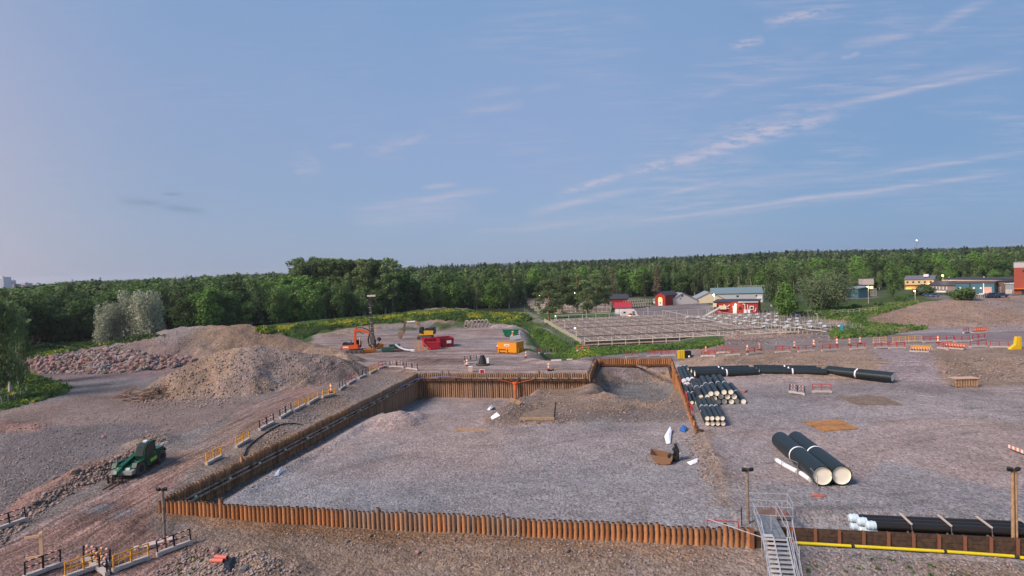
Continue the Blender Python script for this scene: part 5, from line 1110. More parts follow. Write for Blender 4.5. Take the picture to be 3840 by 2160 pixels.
# chain link fence along the ditch
def fence(label, a, b_, n, h_, m_, wires=(1.0, .66, .33, .05), r_=.035, name='wire_fence', dip=True):
    th = thing(name, label, 'fence', tuple(a), 0)
    for i in range(n):
        p = a.lerp(b_, i/(n-1)); p.z = hz(p); l = p-a; b = MB(); b.bar((l.x, l.y, l.z-.2), (l.x, l.y, l.z+h_), r_*2); obj('post', b, m_, th)
    for w_ in wires:
        b = MB()
        for i in range(n-1):
            p = a.lerp(b_, i/(n-1)); p.z = hz(p); p2 = a.lerp(b_, (i+1)/(n-1)); p2.z = hz(p2); b.bar(p-a+Vector((0, 0, h_*w_)), p2-a+Vector((0, 0, h_*w_)), .025)
        obj('wire', b, m_, th)
fence('grey wire mesh fence running along the ditch to the hatchery lawn', P(2152, 1307), P(1966, 1172), 40, 1.9, steel, tuple(i/8 for i in range(9)))
fence('thin pale post fence across the meadow right of the hatchery', P(3058, 1222), P(3228, 1240), 7, 1.6, wpost)
fence('pale post fence along the hedge behind the meadow', P(3120, 1187), P(3290, 1172), 9, 1.5, wpost)
fence('low pale post fence at the forest edge behind the rubble heap', P(95, 1288), P(560, 1258), 16, 1.2, wpost, (.9,))
fence('sagging wire fence at the lower left edge under the tree', P(-20, 1545), P(100, 1480), 6, 1.4, steel)
for i, (x, y) in enumerate(((3155, 1236), (3161, 1238))):
    p = P(x, y+10); th = thing('gas_cylinder', 'upright teal cylinder in the meadow, %s one' % ('left', 'right')[i], 'cylinder', tuple(p), 0, 'teal cylinders in the meadow'); b = MB(); b.cyl((0, 0, 0), (0, 0, 1.6), .3, n=10); b.cyl((0, 0, 1.6), (0, 0, 1.85), .3, .1, n=10); obj('tank', b, mat('teal_tank', (.03, .22, .30), .5), th); b = MB(); b.cyl((0, 0, 1.85), (0, 0, 2.0), .08, n=6); obj('valve', b, steel, th)
# ------------------------------------------------------------------ lamp posts with lit lamps
glowm = {}
def lit(name, c, e): return mat(name, c, .5, emit=c, es=e)
L_or = lit('lit_orange_lamp', (1.0, .55, .15), 9); L_wh = lit('lit_white_lamp', (1.0, .85, .55), 12); L_gr = lit('lit_green_white_lamp', (.8, 1.0, .55), 9)
def street_lamp(label, px, top_v, m_, r_=.22, pc=None, pw=0, colr=(1, .7, .35), rad=.09):
    p = P(*px); h_ = max(1.5, D(px[0], top_v, p.y).z-p.z); th = thing('street_lamp', label, 'lamp post', tuple(p)); b = MB(); b.cyl((0, 0, -.1), (0, 0, h_), rad, rad*.8, 7); obj('pole', b, pc or creamr, th)
    b = MB(); b.box((-.25, 0, h_), (.7, .25, .16)); obj('lamp_head', b, pc or creamr, th)
    if m_: b = MB(); b.ico((-.3, -.1, h_-.15), r_, 2); obj('bulb', b, m_, th)
    if m_ and pw:
        l = bpy.data.lights.new('lamp_light', 'POINT'); l.energy = pw; l.color = colr; l.shadow_soft_size = .3; o = bpy.data.objects.new('lamp_light', l); COL.objects.link(o); o.location = p+Vector((-.3, -.5, h_-.2))
street_lamp('lit orange street lamp between the trees left of the hatchery', (2027, 1150), 1108, L_or, .32, None, 300)
street_lamp('white lit lamp hanging behind the lawn trees', (2158.5, 1140), 1097, L_wh, .16)
street_lamp('slim cream pole in front of the lawn trees', (2199, 1200), 1163, None)
street_lamp('slim cream pole right of the caravan', (2430.6, 1190), 1153, None)
street_lamp('cream lamp pole at the right edge of the tanks, far one', (2921, 1200), 1158, None)
street_lamp('cream lamp pole at the right edge of the tanks, near one', (3065, 1217), 1176, None)
street_lamp('cream pole in the left basin rows, near one', (2162, 1280), 1228, L_gr, .16)
street_lamp('cream pole in the left basin rows, middle one', (2119, 1246), 1202, None)
street_lamp('cream pole at the back left corner of the basins', (2087, 1216), 1183, L_gr, .18)
street_lamp('pale pole with a lit lamp before the small pale building', (3257, 1138), 1074, L_wh, .22, wpost, 500)
street_lamp('pale pole with orange lit lamp left of the teal hall', (3432, 1126), 1089, L_or, .25, wpost, 500)
street_lamp('yellow lit lamp at the left end of the long flat building', (3537, 1092), 1032, L_or, .45, wpost, 900)
street_lamp('small white lamp above the long flat building, left', (3561, 1080), 1037, L_wh, .16, steel)
street_lamp('small white lamp above the long flat building, right', (3692, 1080), 1038, L_wh, .16, steel)
street_lamp('bright green-white lamp at the left end of the green roofed hall', (2680, 1150), 1104, L_gr, .32, wpost, 700, (.85, 1, .6))
# ------------------------------------------------------------------ buildings
redw = mat('falu_red_wall', (.30, .028, .018), .8, 0, .15, 1.5); redw2 = mat('bright_red_wall', (.30, .032, .022), .8, 0, .12, 1.2); roofk = mat('black_roof', (.045, .045, .055), .7, 0, .2, 1); whitew = mat('pale_corrugated_wall', (.58, .55, .52), .7, 0, .15, 2); roofgr = mat('grey_sheet_roof', (.30, .33, .36), .5, .2, .15, 1); roofgn = mat('grey_green_roof', (.15, .22, .23), .55, 0, .15, 1)
wht = mat('white_trim', (.72, .70, .68), .6); winm = mat('dark_window', (.03, .035, .045), .2); roofred = mat('red_sheet_roof', (.34, .03, .045), .6, 0, .12, 2); creamw = mat('cream_wall', (.62, .55, .38), .8, 0, .1, 2); teal = mat('teal_sheet_wall', (.045, .13, .165), .6, 0, .12, 2); beige = mat('beige_wall', (.47, .42, .37), .8, 0, .12, 1.5); brownw = mat('brown_board_wall', (.17, .11, .075), .85, 0, .3, 2); brick = mat('red_brick_tower_wall', (.29, .065, .04), .85, 0, .2, 3, .01)
def building(name, label, pl, pr, depth, eave, ridge, axis_='y', wm=None, rm=None, over=.35, gm=None, z=None, skew=0):
    a = P(*pl); b_ = P(*pr); a.z = b_.z = min(a.z, b_.z) if z is None else z; rz = math.atan2((b_-a).y, (b_-a).x)+skew; L = (b_-a).length
    th = thing(name, label, 'building', tuple(a), rz); dz0 = -1.2
    if axis_ == 'y':   # gable faces the camera
        b = MB(); b.prism([(0, 0, dz0), (L, 0, dz0), (L, 0, eave), (L/2, 0, ridge), (0, 0, eave)], None, (0, depth, 0)); obj('wall', b, wm, th)
        sl_ = math.atan2(ridge-eave, L/2)
        for s_ in (0, 1):
            x0_ = -over if s_ == 0 else L+over; zz = eave-over*math.tan(sl_)
            b = MB(); b.prism([(x0_, -over, zz+.04), (L/2, -over, ridge+.04), (L/2, -over, ridge+.2), (x0_, -over, zz+.2)], None, (0, depth+2*over, 0)); obj('roof', b, rm, th)
    elif axis_ == 'x':
        b = MB(); b.prism([(0, 0, dz0), (0, depth, dz0), (0, depth, eave), (0, depth/2, ridge), (0, 0, eave)], None, (L, 0, 0)); obj('wall', b, wm, th)
        sl_ = math.atan2(ridge-eave, depth/2)
        for s_ in (0, 1):
            y0_ = -over if s_ == 0 else depth+over; zz = eave-over*math.tan(sl_)
            b = MB(); b.prism([(-over, y0_, zz+.04), (-over, depth/2, ridge+.04), (-over, depth/2, ridge+.2), (-over, y0_, zz+.2)], None, (L+2*over, 0, 0)); obj('roof', b, rm, th)
    else:              # mono-pitch / flat, ridge = height at the back
        b = MB(); b.prism([(0, 0, dz0), (0, depth, dz0), (0, depth, ridge), (0, 0, eave)], None, (L, 0, 0)); obj('wall', b, wm, th)
        b = MB(); b.prism([(-over, -over, eave+.03), (-over, depth+over, ridge+.03), (-over, depth+over, ridge+.22), (-over, -over, eave+.22)], None, (L+2*over, 0, 0)); obj('roof', b, rm, th)
    return th, L
def addon(th, nm, m_, x, z, w_, h_, y=-.04, d_=.10): b = MB(); b.box((x, y, z), (w_, d_, h_)); return obj(nm, b, m_, th)
th, L = building('barn', 'low red barn with black roof behind the white shed', (2271, 1143), (2356, 1141), 7, 2.6, 4.5, 'x', redw, roofk); addon(th, 'door', winm, 2.5, 1, .9, 2); addon(th, 'corner_board', wht, L-.05, 1.3, .15, 2.6)
th, L = building('shed', 'small white shed with red roof beside the caravan', (2306, 1177), (2367, 1176), 4.6, 2.3, 3.9, 'x', mat('pale_green_white_wall', (.55, .60, .54), .75, 0, .08), roofred); addon(th, 'door', wht, 1.0, .95, .85, 1.9); addon(th, 'window', winm, 3.6, 1.4, .7, .6)
th, L = building('house', 'tall narrow red building with arched lit white doorway', (2457, 1146), (2488, 1147), 11, 4.4, 5.8, 'y', redw2, roofk, skew=.28); addon(th, 'door', wht, L/2+.1, 1.3, 2.0, 2.6); b = MB(); b.cyl((L/2+.1, -.12, 2.6), (L/2+.1, .05, 2.6), 1.0, n=16); obj('door_arch', b, lit('lit_arch', (1.0, .42, .12), 1.6), th); addon(th, 'window', winm, L/2+.1, 1.3, .35, .9, -.12)
b = MB(); b.ico((L/2+.1, -.5, 3.2), .22, 2); obj('lamp', b, L_or, th)
th, L = building('hall', 'wide pale corrugated gable shed between the red buildings', (2506, 1144), (2621, 1139), 16, 1.6, 4.9, 'y', whitew, roofgr, skew=.1); addon(th, 'vent', winm, L*.48, 3.8, .6, .8); addon(th, 'hatch', winm, L*.42, 2.6, .4, .4)
th, L = building('hall', 'yellow lit pale shed left of the green roofed hall', (2612, 1138), (2712, 1136), 14, 2.0, 4.7, 'y', creamw, roofgr, skew=.12)
th, L = building('hall', 'long pale hall with grey green roof behind the red pump house', (2672, 1136), (2862, 1133), 13, 4.0, 6.2, 'x', mat('pale_grey_sheet_wall', (.40, .43, .45), .6, 0, .12, 2), roofgn); addon(th, 'door', wht, L*.93, 1.4, 2.2, 2.8); addon(th, 'window', winm, L*.5, 2.8, .9, .7); addon(th, 'window', winm, L*.87, 2.8, .6, .7)
addon(th, 'eave_beam', mat('dark_teal_trim', (.03, .07, .08), .6), L/2, 3.9, L, .25)
th, L = building('tank_house', 'pale grey block with pipe racks right of the green roofed hall', (2860, 1131), (2886, 1130), 8, 3.6, 3.8, 'flat', whitew, roofgr)
pipeline('pale overhead pipe rack above the green roofed hall', ((2770, 1128), (2890, 1126)), 6.6, 12, wpost, 'pipe rack', .1)
th, L = building('pump_house', 'large red pump house with flat black roof beside the fish tanks', (2678, 1176), (2843, 1176), 9, 3.9, 4.3, 'flat', redw2, roofk)
addon(th, 'door', wht, L*.48, 1.3, 1.2, 2.6); addon(th, 'window', winm, L*.60, 1.9, 1.0, 1.0); addon(th, 'window', wht, L*.86, 2.0, 1.3, 1.3); addon(th, 'window', winm, L*.86, 2.0, .8, .8, -.10); addon(th, 'fascia', wht, L*.79, 4.0, L*.45, .25, -.42)
b = MB(); b.ico((L*.5, -.4, 3.1), .25, 2); obj('lamp', b, L_wh, th)
l = bpy.data.lights.new('lamp_light', 'POINT'); l.energy = 180; l.color = (1, .7, .35); o = bpy.data.objects.new('lamp_light', l); COL.objects.link(o); o.location = th.matrix_basis @ Vector((L*.5, -1.4, 3.0))
for k, (x0_, z0_, x1_, z1_) in enumerate(((.66, 3.3, .71, 3.3), (.71, 3.3, .715, .9), (.77, 3.1, .785, .9), (.90, .9, .95, .9), (.95, .9, .955, 2.0), (.23, 3.2, .3, 2.2), (.3, 2.2, .37, 3.1), (.05, 2.2, .35, 1.8))): b = MB(); b.bar((L*x0_, -.3, z0_), (L*x1_, -.3, z1_), .20); obj('duct', b, wht, th)
for x in (.72, .8): addon(th, 'air_unit', wht, L*x, .8, .9, 1.2, -.5, .5)
for x in (.03, .17, .255): addon(th, 'cream_box', creamw, L*x, 2.2 if x > .1 else 3.0, 1.2, 1.3, -.7, .5)
p = P(2660, 1190); th = thing('ramp', 'pale sloping conveyor trough in front of the red pump house', 'ramp', tuple(p), R(35)); b = MB(); b.bar((-3, 0, .3), (5, 0, 2.6), 1.2, .25); obj('trough', b, wpost, th); b = MB(); b.bar((4, 0, 0), (4, 0, 2.4), .15); obj('support', b, wpost, th)
th, L = building('pavilion', 'small pale upper storey building above orange lit brick base', (3238, 1092), (3276, 1092), 8, 3.0, 3.2, 'flat', mat('orange_lit_brick', (.42, .15, .06), .8), roofk); b = MB(); b.box((L/2, 4, 3.2+1.9), (L+.2, 8.2, 3.4)); obj('upper_wall', b, beige, th); b = MB(); b.box((L/2+.6, 4, 7.1), (L+2.2, 9, .3)); obj('upper_roof', b, roofk, th); addon(th, 'lit_window', L_or, L*.75, 1.9, 1.6, 1.0)
th, L = building('shed', 'teal shed with sloped roof right of the huge spreading tree', (3176, 1117), (3219, 1118), 7, 4.1, 4.8, 'flat', teal, roofgr); addon(th, 'vent', wht, L*.6, 1.4, .5, .9)
a = P(3221, 1113); th = thing('rack', 'pale frame rack with dark bays beside the teal shed', 'rack', tuple(a), R(2))
for k in range(14): b = MB(); b.bar((k*.62, 0, 0), (k*.62, 0, 3.6), .12); obj('post', b, wpost, th)
for z in (.4, 2.2, 3.4): b = MB(); b.bar((0, 0, z), (8.1, 0, z), .14); obj('beam', b, wpost, th)
b = MB(); b.box((4, 1.2, 2.6), (8, .3, 1.6)); obj('dark_bay', b, bdark, th)
th, L = building('house', 'yellow lit two-storey house with grey roof and white chimney box', (3393, 1086), (3502, 1086), 11, 5.2, 7.0, 'x', mat('warm_plaster', (.58, .45, .26), .8, 0, .08), mat('grey_tiled_roof', (.13, .13, .15), .7)); addon(th, 'chimney_box', wht, L*.72, 7.2, 2.2, 1.3, 3, 2)
for x in (.1, .3, .5, .7, .9): addon(th, 'window', winm, L*x, 3.9, .8, .9)
addon(th, 'lit_band', lit('lit_ground_floor', (1, .5, .12), .9), L*.3, 1.0, L*.5, 1.4); addon(th, 'porch', mat('porch_brown', (.22, .12, .06), .8), L*.45, 2.4, L*.9, .3, -.8, 1.6)
for x, z in ((.86, 3.0), (1.1, 3.6)): b = MB(); b.ico((L*x, -1.5, z), .45, 1, sq=(1.4, 1, .6)); obj('lit_lamp', b, L_or, th)
th, L = building('hall', 'very long low pale building stretching behind the teal hall', (3532, 1090), (3803, 1096), 15, 5.6, 5.9, 'flat', mat('pinkish_grey_wall', (.50, .44, .40), .8, 0, .12), roofk)
for k in range(9): addon(th, 'window', winm, L*(.06+k*.11), 4.2, 1.6, .8)
th, L = building('hall', 'teal workshop hall with pink door in front of the long pale building', (3584, 1103), (3729, 1104), 9, 5.0, 5.3, 'flat', teal, mat('brown_roof', (.12, .08, .06), .8)); addon(th, 'door', mat('pink_door', (.55, .33, .27), .7), L*.84, 1.6, 2.6, 3.2); addon(th, 'downpipe', wht, L*.73, 2.5, .35, 4.6); addon(th, 'side_door', wht, L*.28, 1.2, .9, 2.0); addon(th, 'platform', wht, L*.63, .2, L*.75, .7, -1.2, 2.2); addon(th, 'gap', bdark, L*.38, 2.5, .5, 4.8)
for x in (.12, .48, .66): addon(th, 'window', wht, L*x, 2.7, .7, .8)
th, L = building('annex', 'dark roofed low annex with pale loading platform left of the teal hall', (3476, 1094), (3584, 1096), 7, 3.0, 4.8, 'flat', mat('grey_brown_wall', (.22, .18, .16), .85, 0, .3, 1), roofk); addon(th, 'platform', wht, L*.42, .2, L*.78, .9, -2.0, 2.0)
for k in range(6): addon(th, 'bay', whitew, L*(.1+k*.12), 1.9, .45, 1.4)
th, L = building('annex', 'tan boarded annex between the teal hall and the brick tower', (3730, 1100), (3768, 1101), 7, 5.2, 5.4, 'flat', brownw, roofk); addon(th, 'door', beige, L*.5, 1.5, 1.5, 2.8)
th, L = building('shed', 'small grey shed with pale posts left of the brick tower', (3770, 1101), (3802, 1101), 6, 4.2, 4.3, 'flat', mat('grey_blue_wall', (.25, .29, .31), .7), wht)
for k in range(5): addon(th, 'post', whitew, L*(.15+k*.16), .9, .35, 1.8, -.6)
th, L = building('brick_tower', 'tall red brick tower with grey top band at the right picture edge', (3803, 1103), (3905, 1103), 12, 13.2, 13.2, 'flat', brick, roofgr, over=.15)
addon(th, 'top_band', mat('grey_band', (.42, .40, .40), .7), L/2, 12.1, L+.1, 2.1, -.06); b = MB(); b.cyl((3.2, -.1, 9.7), (3.2, .1, 9.7), .45, n=14); obj('round_window', b, winm, th); addon(th, 'tall_window', winm, 4.2, 5.9, 1.1, 4.8); addon(th, 'canopy', mat('orange_canopy', (.55, .16, .04), .6), L/2, 2.3, L, .35, -.6, 1.2); addon(th, 'doorway', winm, 4.5, 1.0, 4, 2); b = MB(); b.ico((4.5, -.6, 3.9), .45, 2); obj('lamp', b, L_or, th)
b = MB(); b.cyl((.3, 2, 13.2), (.3, 2, 15), .06, n=5); obj('antenna', b, steel, th)
# far city at the left and the radio mast
def slab_(x0_, x1_, yt, dep, nm, lb, m_):
    a = D(x0_, 1110, dep); z1 = D(x0_, yt, dep).z; th = thing(nm, lb, 'building', (a.x, a.y, 0)); w_ = D(x1_, 1110, dep).x-a.x; b = MB(); b.box((w_/2, 12, z1/2), (w_, 24, z1)); obj('wall', b, m_, th)
    for k in range(5): b = MB(); b.box((w_/2, -.1, z1-6-k*4), (w_*.9, .2, 1.4)); obj('window_band', b, mat('pale_window_band', (.30, .34, .40), .4), th)
    b = MB(); b.box((w_*.5, 10, z1+1), (w_*.3, 6, 2.4)); obj('roof_box', b, m_, th); return th
slab_(-20, 16, 1040, 1500, 'high_rise', 'pale high-rise on the horizon at the left edge, front one', mat('far_pale_wall', (.55, .60, .66), .8)); slab_(17, 34, 1052, 1560, 'high_rise', 'blue grey high-rise on the horizon beside the pale one', mat('far_grey_wall', (.36, .42, .50), .8)); slab_(36, 56, 1066, 1560, 'high_rise', 'lower dark building on the left horizon', mat('far_brown_wall', (.22, .20, .22), .8)); slab_(82, 96, 1062, 1500, 'high_rise', 'small pinkish building alone on the left horizon', mat('far_pink_wall', (.50, .40, .40), .8))
for (x, yt, dep, lb, sc_) in ((48, 1045, 1500, 'thin mast between the left horizon buildings', 1), (3439, 902, 1700, 'radio mast with a lit top on the wooded ridge', 1.6), (699, 1025, 900, 'tiny mast above the left forest', .6)):
    p = D(x, 1000, dep); z1 = D(x, yt, dep).z; th = thing('radio_mast', lb, 'mast', (p.x, p.y, hz(p))); b = MB(); b.cyl((0, 0, 0), (0, 0, z1-hz(p)), .8*sc_, .45*sc_, 5); obj('mast', b, steel, th)
    b = MB(); b.ico((0, 0, z1-hz(p)+.5), 2.1 if sc_ > 1.2 else .5, 1); obj('top_lamp', b, lit('lit_mast_lamp', (1, .75, .85), 3) if sc_ > 1.2 else steel, th)
# ------------------------------------------------------------------ vehicles and machines
def wheel(th, x, y, r, w_, rim, tyrem=None, nm='wheel'):
    b = MB(); b.tube((x, y-w_/2, r), (x, y+w_/2, r), r, r*.55, 22)
    for i in range(16):
        a = i*math.pi/8; b.box((x+math.cos(a)*r, y, r+math.sin(a)*r), (.10, w_, .09), ry=-a)
    w0 = obj(nm, b, tyrem or mat('dusty_tyre', (.085, .072, .066), .9, 0, .3, 3), th)
    b = MB(); b.cyl((x, y-w_*.38, r), (x, y+w_*.38, r), r*.56, n=14); b.cyl((x, y-w_*.45, r), (x, y+w_*.45, r), r*.2, n=10); obj('rim', b, rim, w0)
# telehandler, facing +x locally
tg = mat('dark_green_paint', (.005, .050, .028), .35, 0, .3, 2, c2=(.012, .085, .042)); tgl = mat('lime_decal', (.35, .55, .03), .5); glass = mat('cab_glass', (.02, .035, .032), .22); blk = mat('black_steel', (.016, .016, .018), .55); ltg = mat('grey_dust_cover', (.22, .24, .22), .7)
pf = P(533, 1776); pr = P(593, 1739); hd = math.atan2((pf-pr).y, (pf-pr).x); nrm = Vector((-math.sin(hd), math.cos(hd), 0)); nrm = nrm if nrm.x < 0 else -nrm
ctr = (pf+pr)/2+nrm*.95; ctr.z = hz(ctr)+.02
sl = math.atan2(hz(pf)-hz(pr), (pf-pr).length)
th = thing('telehandler', 'dark green telescopic handler with pallet forks parked on the road', 'telehandler', tuple(ctr), math.atan2(-abs(math.cos(hd))*0+(pf-pr).y, (pf-pr).x)); th.rotation_euler = (0, -sl, hd)
for x in (-1.5, 1.5):
    for y in (-.95, .95): wheel(th, x, y, .60, .42, blk)
b = MB(); b.side([(-2.35, .62), (-2.3, 1.0), (-1.0, 1.05), (-.6, .75), (.7, .75), (.95, 1.1), (2.2, 1.0), (2.4, .75), (2.35, .5), (.8, .42), (-.8, .42), (-2.2, .5)], -.62, .62); obj('chassis', b, tg, th)
b = MB(); b.side([(-.9, .5), (.75, .5), (.7, 1.15), (-.9, 1.25)], .62, 1.12); obj('side_body', b, tg, th)
b = MB(); b.side([(-2.1, 1.0), (-2.0, 1.45), (-.9, 1.55), (-.9, 1.0)], -.2, 1.05); obj('engine_hood', b, tg, th)
b = MB(); b.box((-.3, 1.14, .85), (.9, .03, .25)); b.box((-1.0, 1.0, 1.35), (.7, .06, .12)); obj('decal', b, tgl, th)
for x in (-1.5, 1.5): 
    for y in (-.95, .95): b = MB(); b.side([(x-.72, .95), (x-.55, 1.3), (x+.5, 1.34), (x+.72, .98), (x+.62, .96), (x+.45, 1.26), (x-.5, 1.22), (x-.64, .93)], y-.22, y+.22); obj('fender', b, tg, th)
cabp = [(-.75, 1.1), (-.8, 2.35), (-.65, 2.5), (.15, 2.5), (.55, 2.2), (.85, 1.5), (.8, 1.05)]
b = MB(); b.side(cabp, .18, 1.02); cabo = obj('cab', b, tg, th)
b = MB(); b.side([(-.6, 1.35), (-.62, 2.3), (.1, 2.36), (.45, 2.1), (.7, 1.5), (.62, 1.35)], 1.00, 1.045); obj('side_window', b, glass, cabo)
b = MB(); b.prism([(.58, .24, 2.2), (.58, .96, 2.2), (.88, .96, 1.52), (.88, .24, 1.52)], None, (.03, 0, .02)); obj('windscreen', b, glass, cabo)
b = MB(); b.prism([(.16, .24, 2.53), (.16, .96, 2.53), (.55, .96, 2.24), (.55, .24, 2.24)], None, (.02, 0, .02)); obj('roof_glass', b, glass, cabo)
b = MB(); b.path([(.88, 1.05, 1.1), (.88, 1.05, 1.5), (.58, 1.05, 2.2), (.15, 1.05, 2.53), (-.65, 1.05, 2.53), (-.82, 1.05, 2.3), (-.78, 1.05, 1.1)], .035, 6); obj('cab_frame', b, tg, cabo)
b = MB(); b.box((-.2, .6, 2.58), (.35, .35, .12)); obj('beacon', b, mat('white_beacon', (.7, .7, .7), .4), cabo)
b = MB(); b.bar((-2.1, -.15, 1.85), (2.35, -.15, 1.05), .42, .40); bo = obj('boom', b, tg, th)
b = MB(); b.bar((1.6, -.15, 1.17), (3.0, -.15, .80), .32, .30); obj('inner_boom', b, mat('mid_green_paint', (.015, .14, .07), .4), bo)
b = MB(); b.bar((2.9, -.15, .95), (3.25, -.15, .45), .30, .30); obj('boom_head', b, tg, bo)
b = MB(); b.cyl((-1.0, -.15, 1.1), (.4, -.15, 1.2), .08, n=8); b.path([(-2.0, -.05, 2.0), (-1.2, .0, 2.15), (-.6, 0, 1.8)], .05, 5); obj('hydraulic_cylinder', b, blk, bo)
b = MB(); b.side([(2.0, .45), (2.0, .85), (2.65, .80), (2.7, .5)], -.95, 1.05); obj('front_box', b, ltg, th)
b = MB(); b.box((-2.1, .9, 1.62), (.7, .12, .06), rz=.2); b.box((-2.45, 1.1, 1.62), (.3, .12, .14)); obj('mirror', b, wpost, th)
b = MB(); b.cyl((1.9, -.75, 1.0), (1.9, -.75, 1.75), .09, n=8); b.box((1.9, -.75, 1.8), (.22, .15, .22)); obj('work_light', b, woodg, th)
cf = obj('fork_carriage', MB().box((3.35, -.05, .50), (.09, 1.35, .12)).box((3.35, -.05, .18), (.09, 1.35, .12)).box((3.35, -.68, .42), (.12, .12, .75)).box((3.35, .58, .42), (.12, .12, .75)).box((3.3, -.15, .55), (.2, .25, .5)), blk, th)
for y in (-.32, .28): b = MB(); b.box((3.42, y, .3), (.07, .14, .55)); b.box((4.0, y, .05), (1.2, .14, .05)); obj('fork', b, mat('brown_worn_fork', (.16, .10, .06), .5, .3), cf)
th.scale = (1.04, 1.04, 1.04)
# tracked machine chassis
def tracks(th, L, wd, h_, m_):
    for s_ in (-1, 1):
        b = MB(); y = s_*wd/2; n = 8; pr_ = []
        for i in range(n+1): a = math.pi/2+math.pi*i/n; pr_.append((-L/2+h_/2+math.cos(a)*h_/2, h_/2+math.sin(a)*h_/2))
        for i in range(n+1): a = -math.pi/2+math.pi*i/n; pr_.append((L/2-h_/2+math.cos(a)*h_/2, h_/2+math.sin(a)*h_/2))
        b.side(pr_, y-.28, y+.28); t_ = obj('track', b, m_, th)
        for k in range(int(L/.35)): b = MB(); b.box((-L/2+.35+k*.35, y, h_+.01), (.14, .58, .06)); obj('shoe', b, m_, t_)
        for k in range(4): b = MB(); b.cyl((-L/2+h_*.6+k*(L-h_*1.2)/3, y-.3, h_/2), (-L/2+h_*.6+k*(L-h_*1.2)/3, y+.3, h_/2), h_*.28, n=10); obj('roller', b, blk, t_)
    b = MB(); b.box((0, 0, h_*.7), (L*.5, wd-.5, h_*.6)); obj('undercarriage', b, blk, th)
trk = mat('muddy_track', (.10, .085, .075), .85, 0, .3, 3); oru = mat('orange_machine_paint', (.58, .095, .02), .45, 0, .2, 2)
# orange excavator with piling mast; mast at the right
p = P(*q('Z2', 390, 1000)); th = thing('excavator', 'orange tracked excavator carrying a tall black piling mast', 'excavator', tuple(p+Vector((0, .8, 0))), R(-3))
tracks(th, 4.2, 2.5, .85, trk)
b = MB(); b.side([(-3.1, 1.2), (-3.0, 2.0), (-.2, 2.05), (.7, 1.9), (.9, 1.15), (-2.6, .98)], -1.25, 1.25); body = obj('body', b, oru, th)
b = MB(); b.box((-1.7, 0, 2.2), (2.3, 2.0, .38)); b.box((-2.3, -.6, 2.5), (.8, .7, .3)); b.cyl((-1.2, .4, 2.2), (-1.2, .4, 2.9), .1, n=8); obj('engine_deck', b, blk, body)
b = MB(); b.box((-2.0, -1.27, 1.55), (1.3, .04, .35)); obj('sign_panel', b, wht, body); b = MB(); b.box((-3.05, 0, 1.3), (.3, 2.3, .7)); obj('counterweight', b, blk, body)
b = MB(); b.side([(-.2, 1.9), (-.1, 2.95), (.7, 2.9), (1.0, 2.2), (.9, 1.3), (-.2, 1.3)], .45, 1.25); cb = obj('cab', b, blk, th); b = MB(); b.side([(0, 2.1), (.05, 2.8), (.65, 2.75), (.85, 2.2)], .43, .46); obj('window', b, glass, cb)
b = MB(); b.side([(-.4, 1.9), (-.25, 5.35), (.15, 5.75), (.5, 5.7), (.45, 5.2), (.1, 4.9), (.15, 1.9)], -.25, .25); boom = obj('boom', b, oru, th)
b = MB(); b.side([(.1, 5.75), (2.4, 5.2), (3.5, 4.6), (3.3, 4.2), (2.2, 4.75), (.8, 5.0), (.45, 4.6), (.2, 5.2)], -.22, .22); obj('stick', b, oru, boom)
b = MB(); b.path([(0, 0, 5.8), (1.2, 0, 5.95), (2.6, 0, 5.5), (3.6, 0, 4.9), (4.0, 0, 4.0)], .10, 6); b.path([(.2, .1, 4.6), (.9, .1, 4.9), (1.8, .1, 4.4)], .08, 6); obj('hose', b, blk, boom)
b = MB(); b.cyl((1.0, -.2, 1.9), (1.05, -.2, 3.7), .13, n=8); obj('hydraulic_cylinder', b, mat('orange_white_rod', (.65, .35, .25), .4), boom)
mast = obj('mast', MB().bar((4.25, 0, .9), (3.65, 0, 11.8), .50, .45), mat('black_mast', (.02, .02, .022), .5, .2, .4, 2, c2=(.10, .09, .08)), th)
b = MB(); b.bar((3.95, .0, 11.2), (3.62, 0, 13.3), .75, .5); obj('mast_head', b, blk, mast); b = MB(); b.box((4.15, -.25, 13.1), (1.9, .35, .4)); obj('mast_top', b, wpost, mast)
for k in range(9): b = MB(); b.box((4.22-.054*(1.2+k*1.15), -.3, 1.2+k*1.15), (.6, .1, .12)); obj('mast_rung', b, steel, mast)
b = MB(); b.cyl((3.55, -.1, .9), (3.3, -.1, 6.5), .07, n=6); b.path([(3.3, 0, 4.4), (2.9, 0, 3.0), (3.1, 0, 1.7), (3.8, 0, 1.2), (4.5, 0, 1.7), (4.6, 0, 3.0)], .16, 7); obj('hose_loop', b, blk, mast)
b = MB(); b.bar((3.3, 0, 4.5), (4.2, 0, 4.2), .45); b.box((4.0, 0, 2.9), (.9, .8, 1.7)); obj('hammer', b, mat('grey_machine', (.09, .09, .09), .6, .2, .4, 2), mast); b = MB(); b.bar((4.3, 0, 1.0), (5.4, 0, 2.1), .35); b.ico((5.5, 0, 3.1), .55, 1, .2); obj('clamp', b, blk, mast)
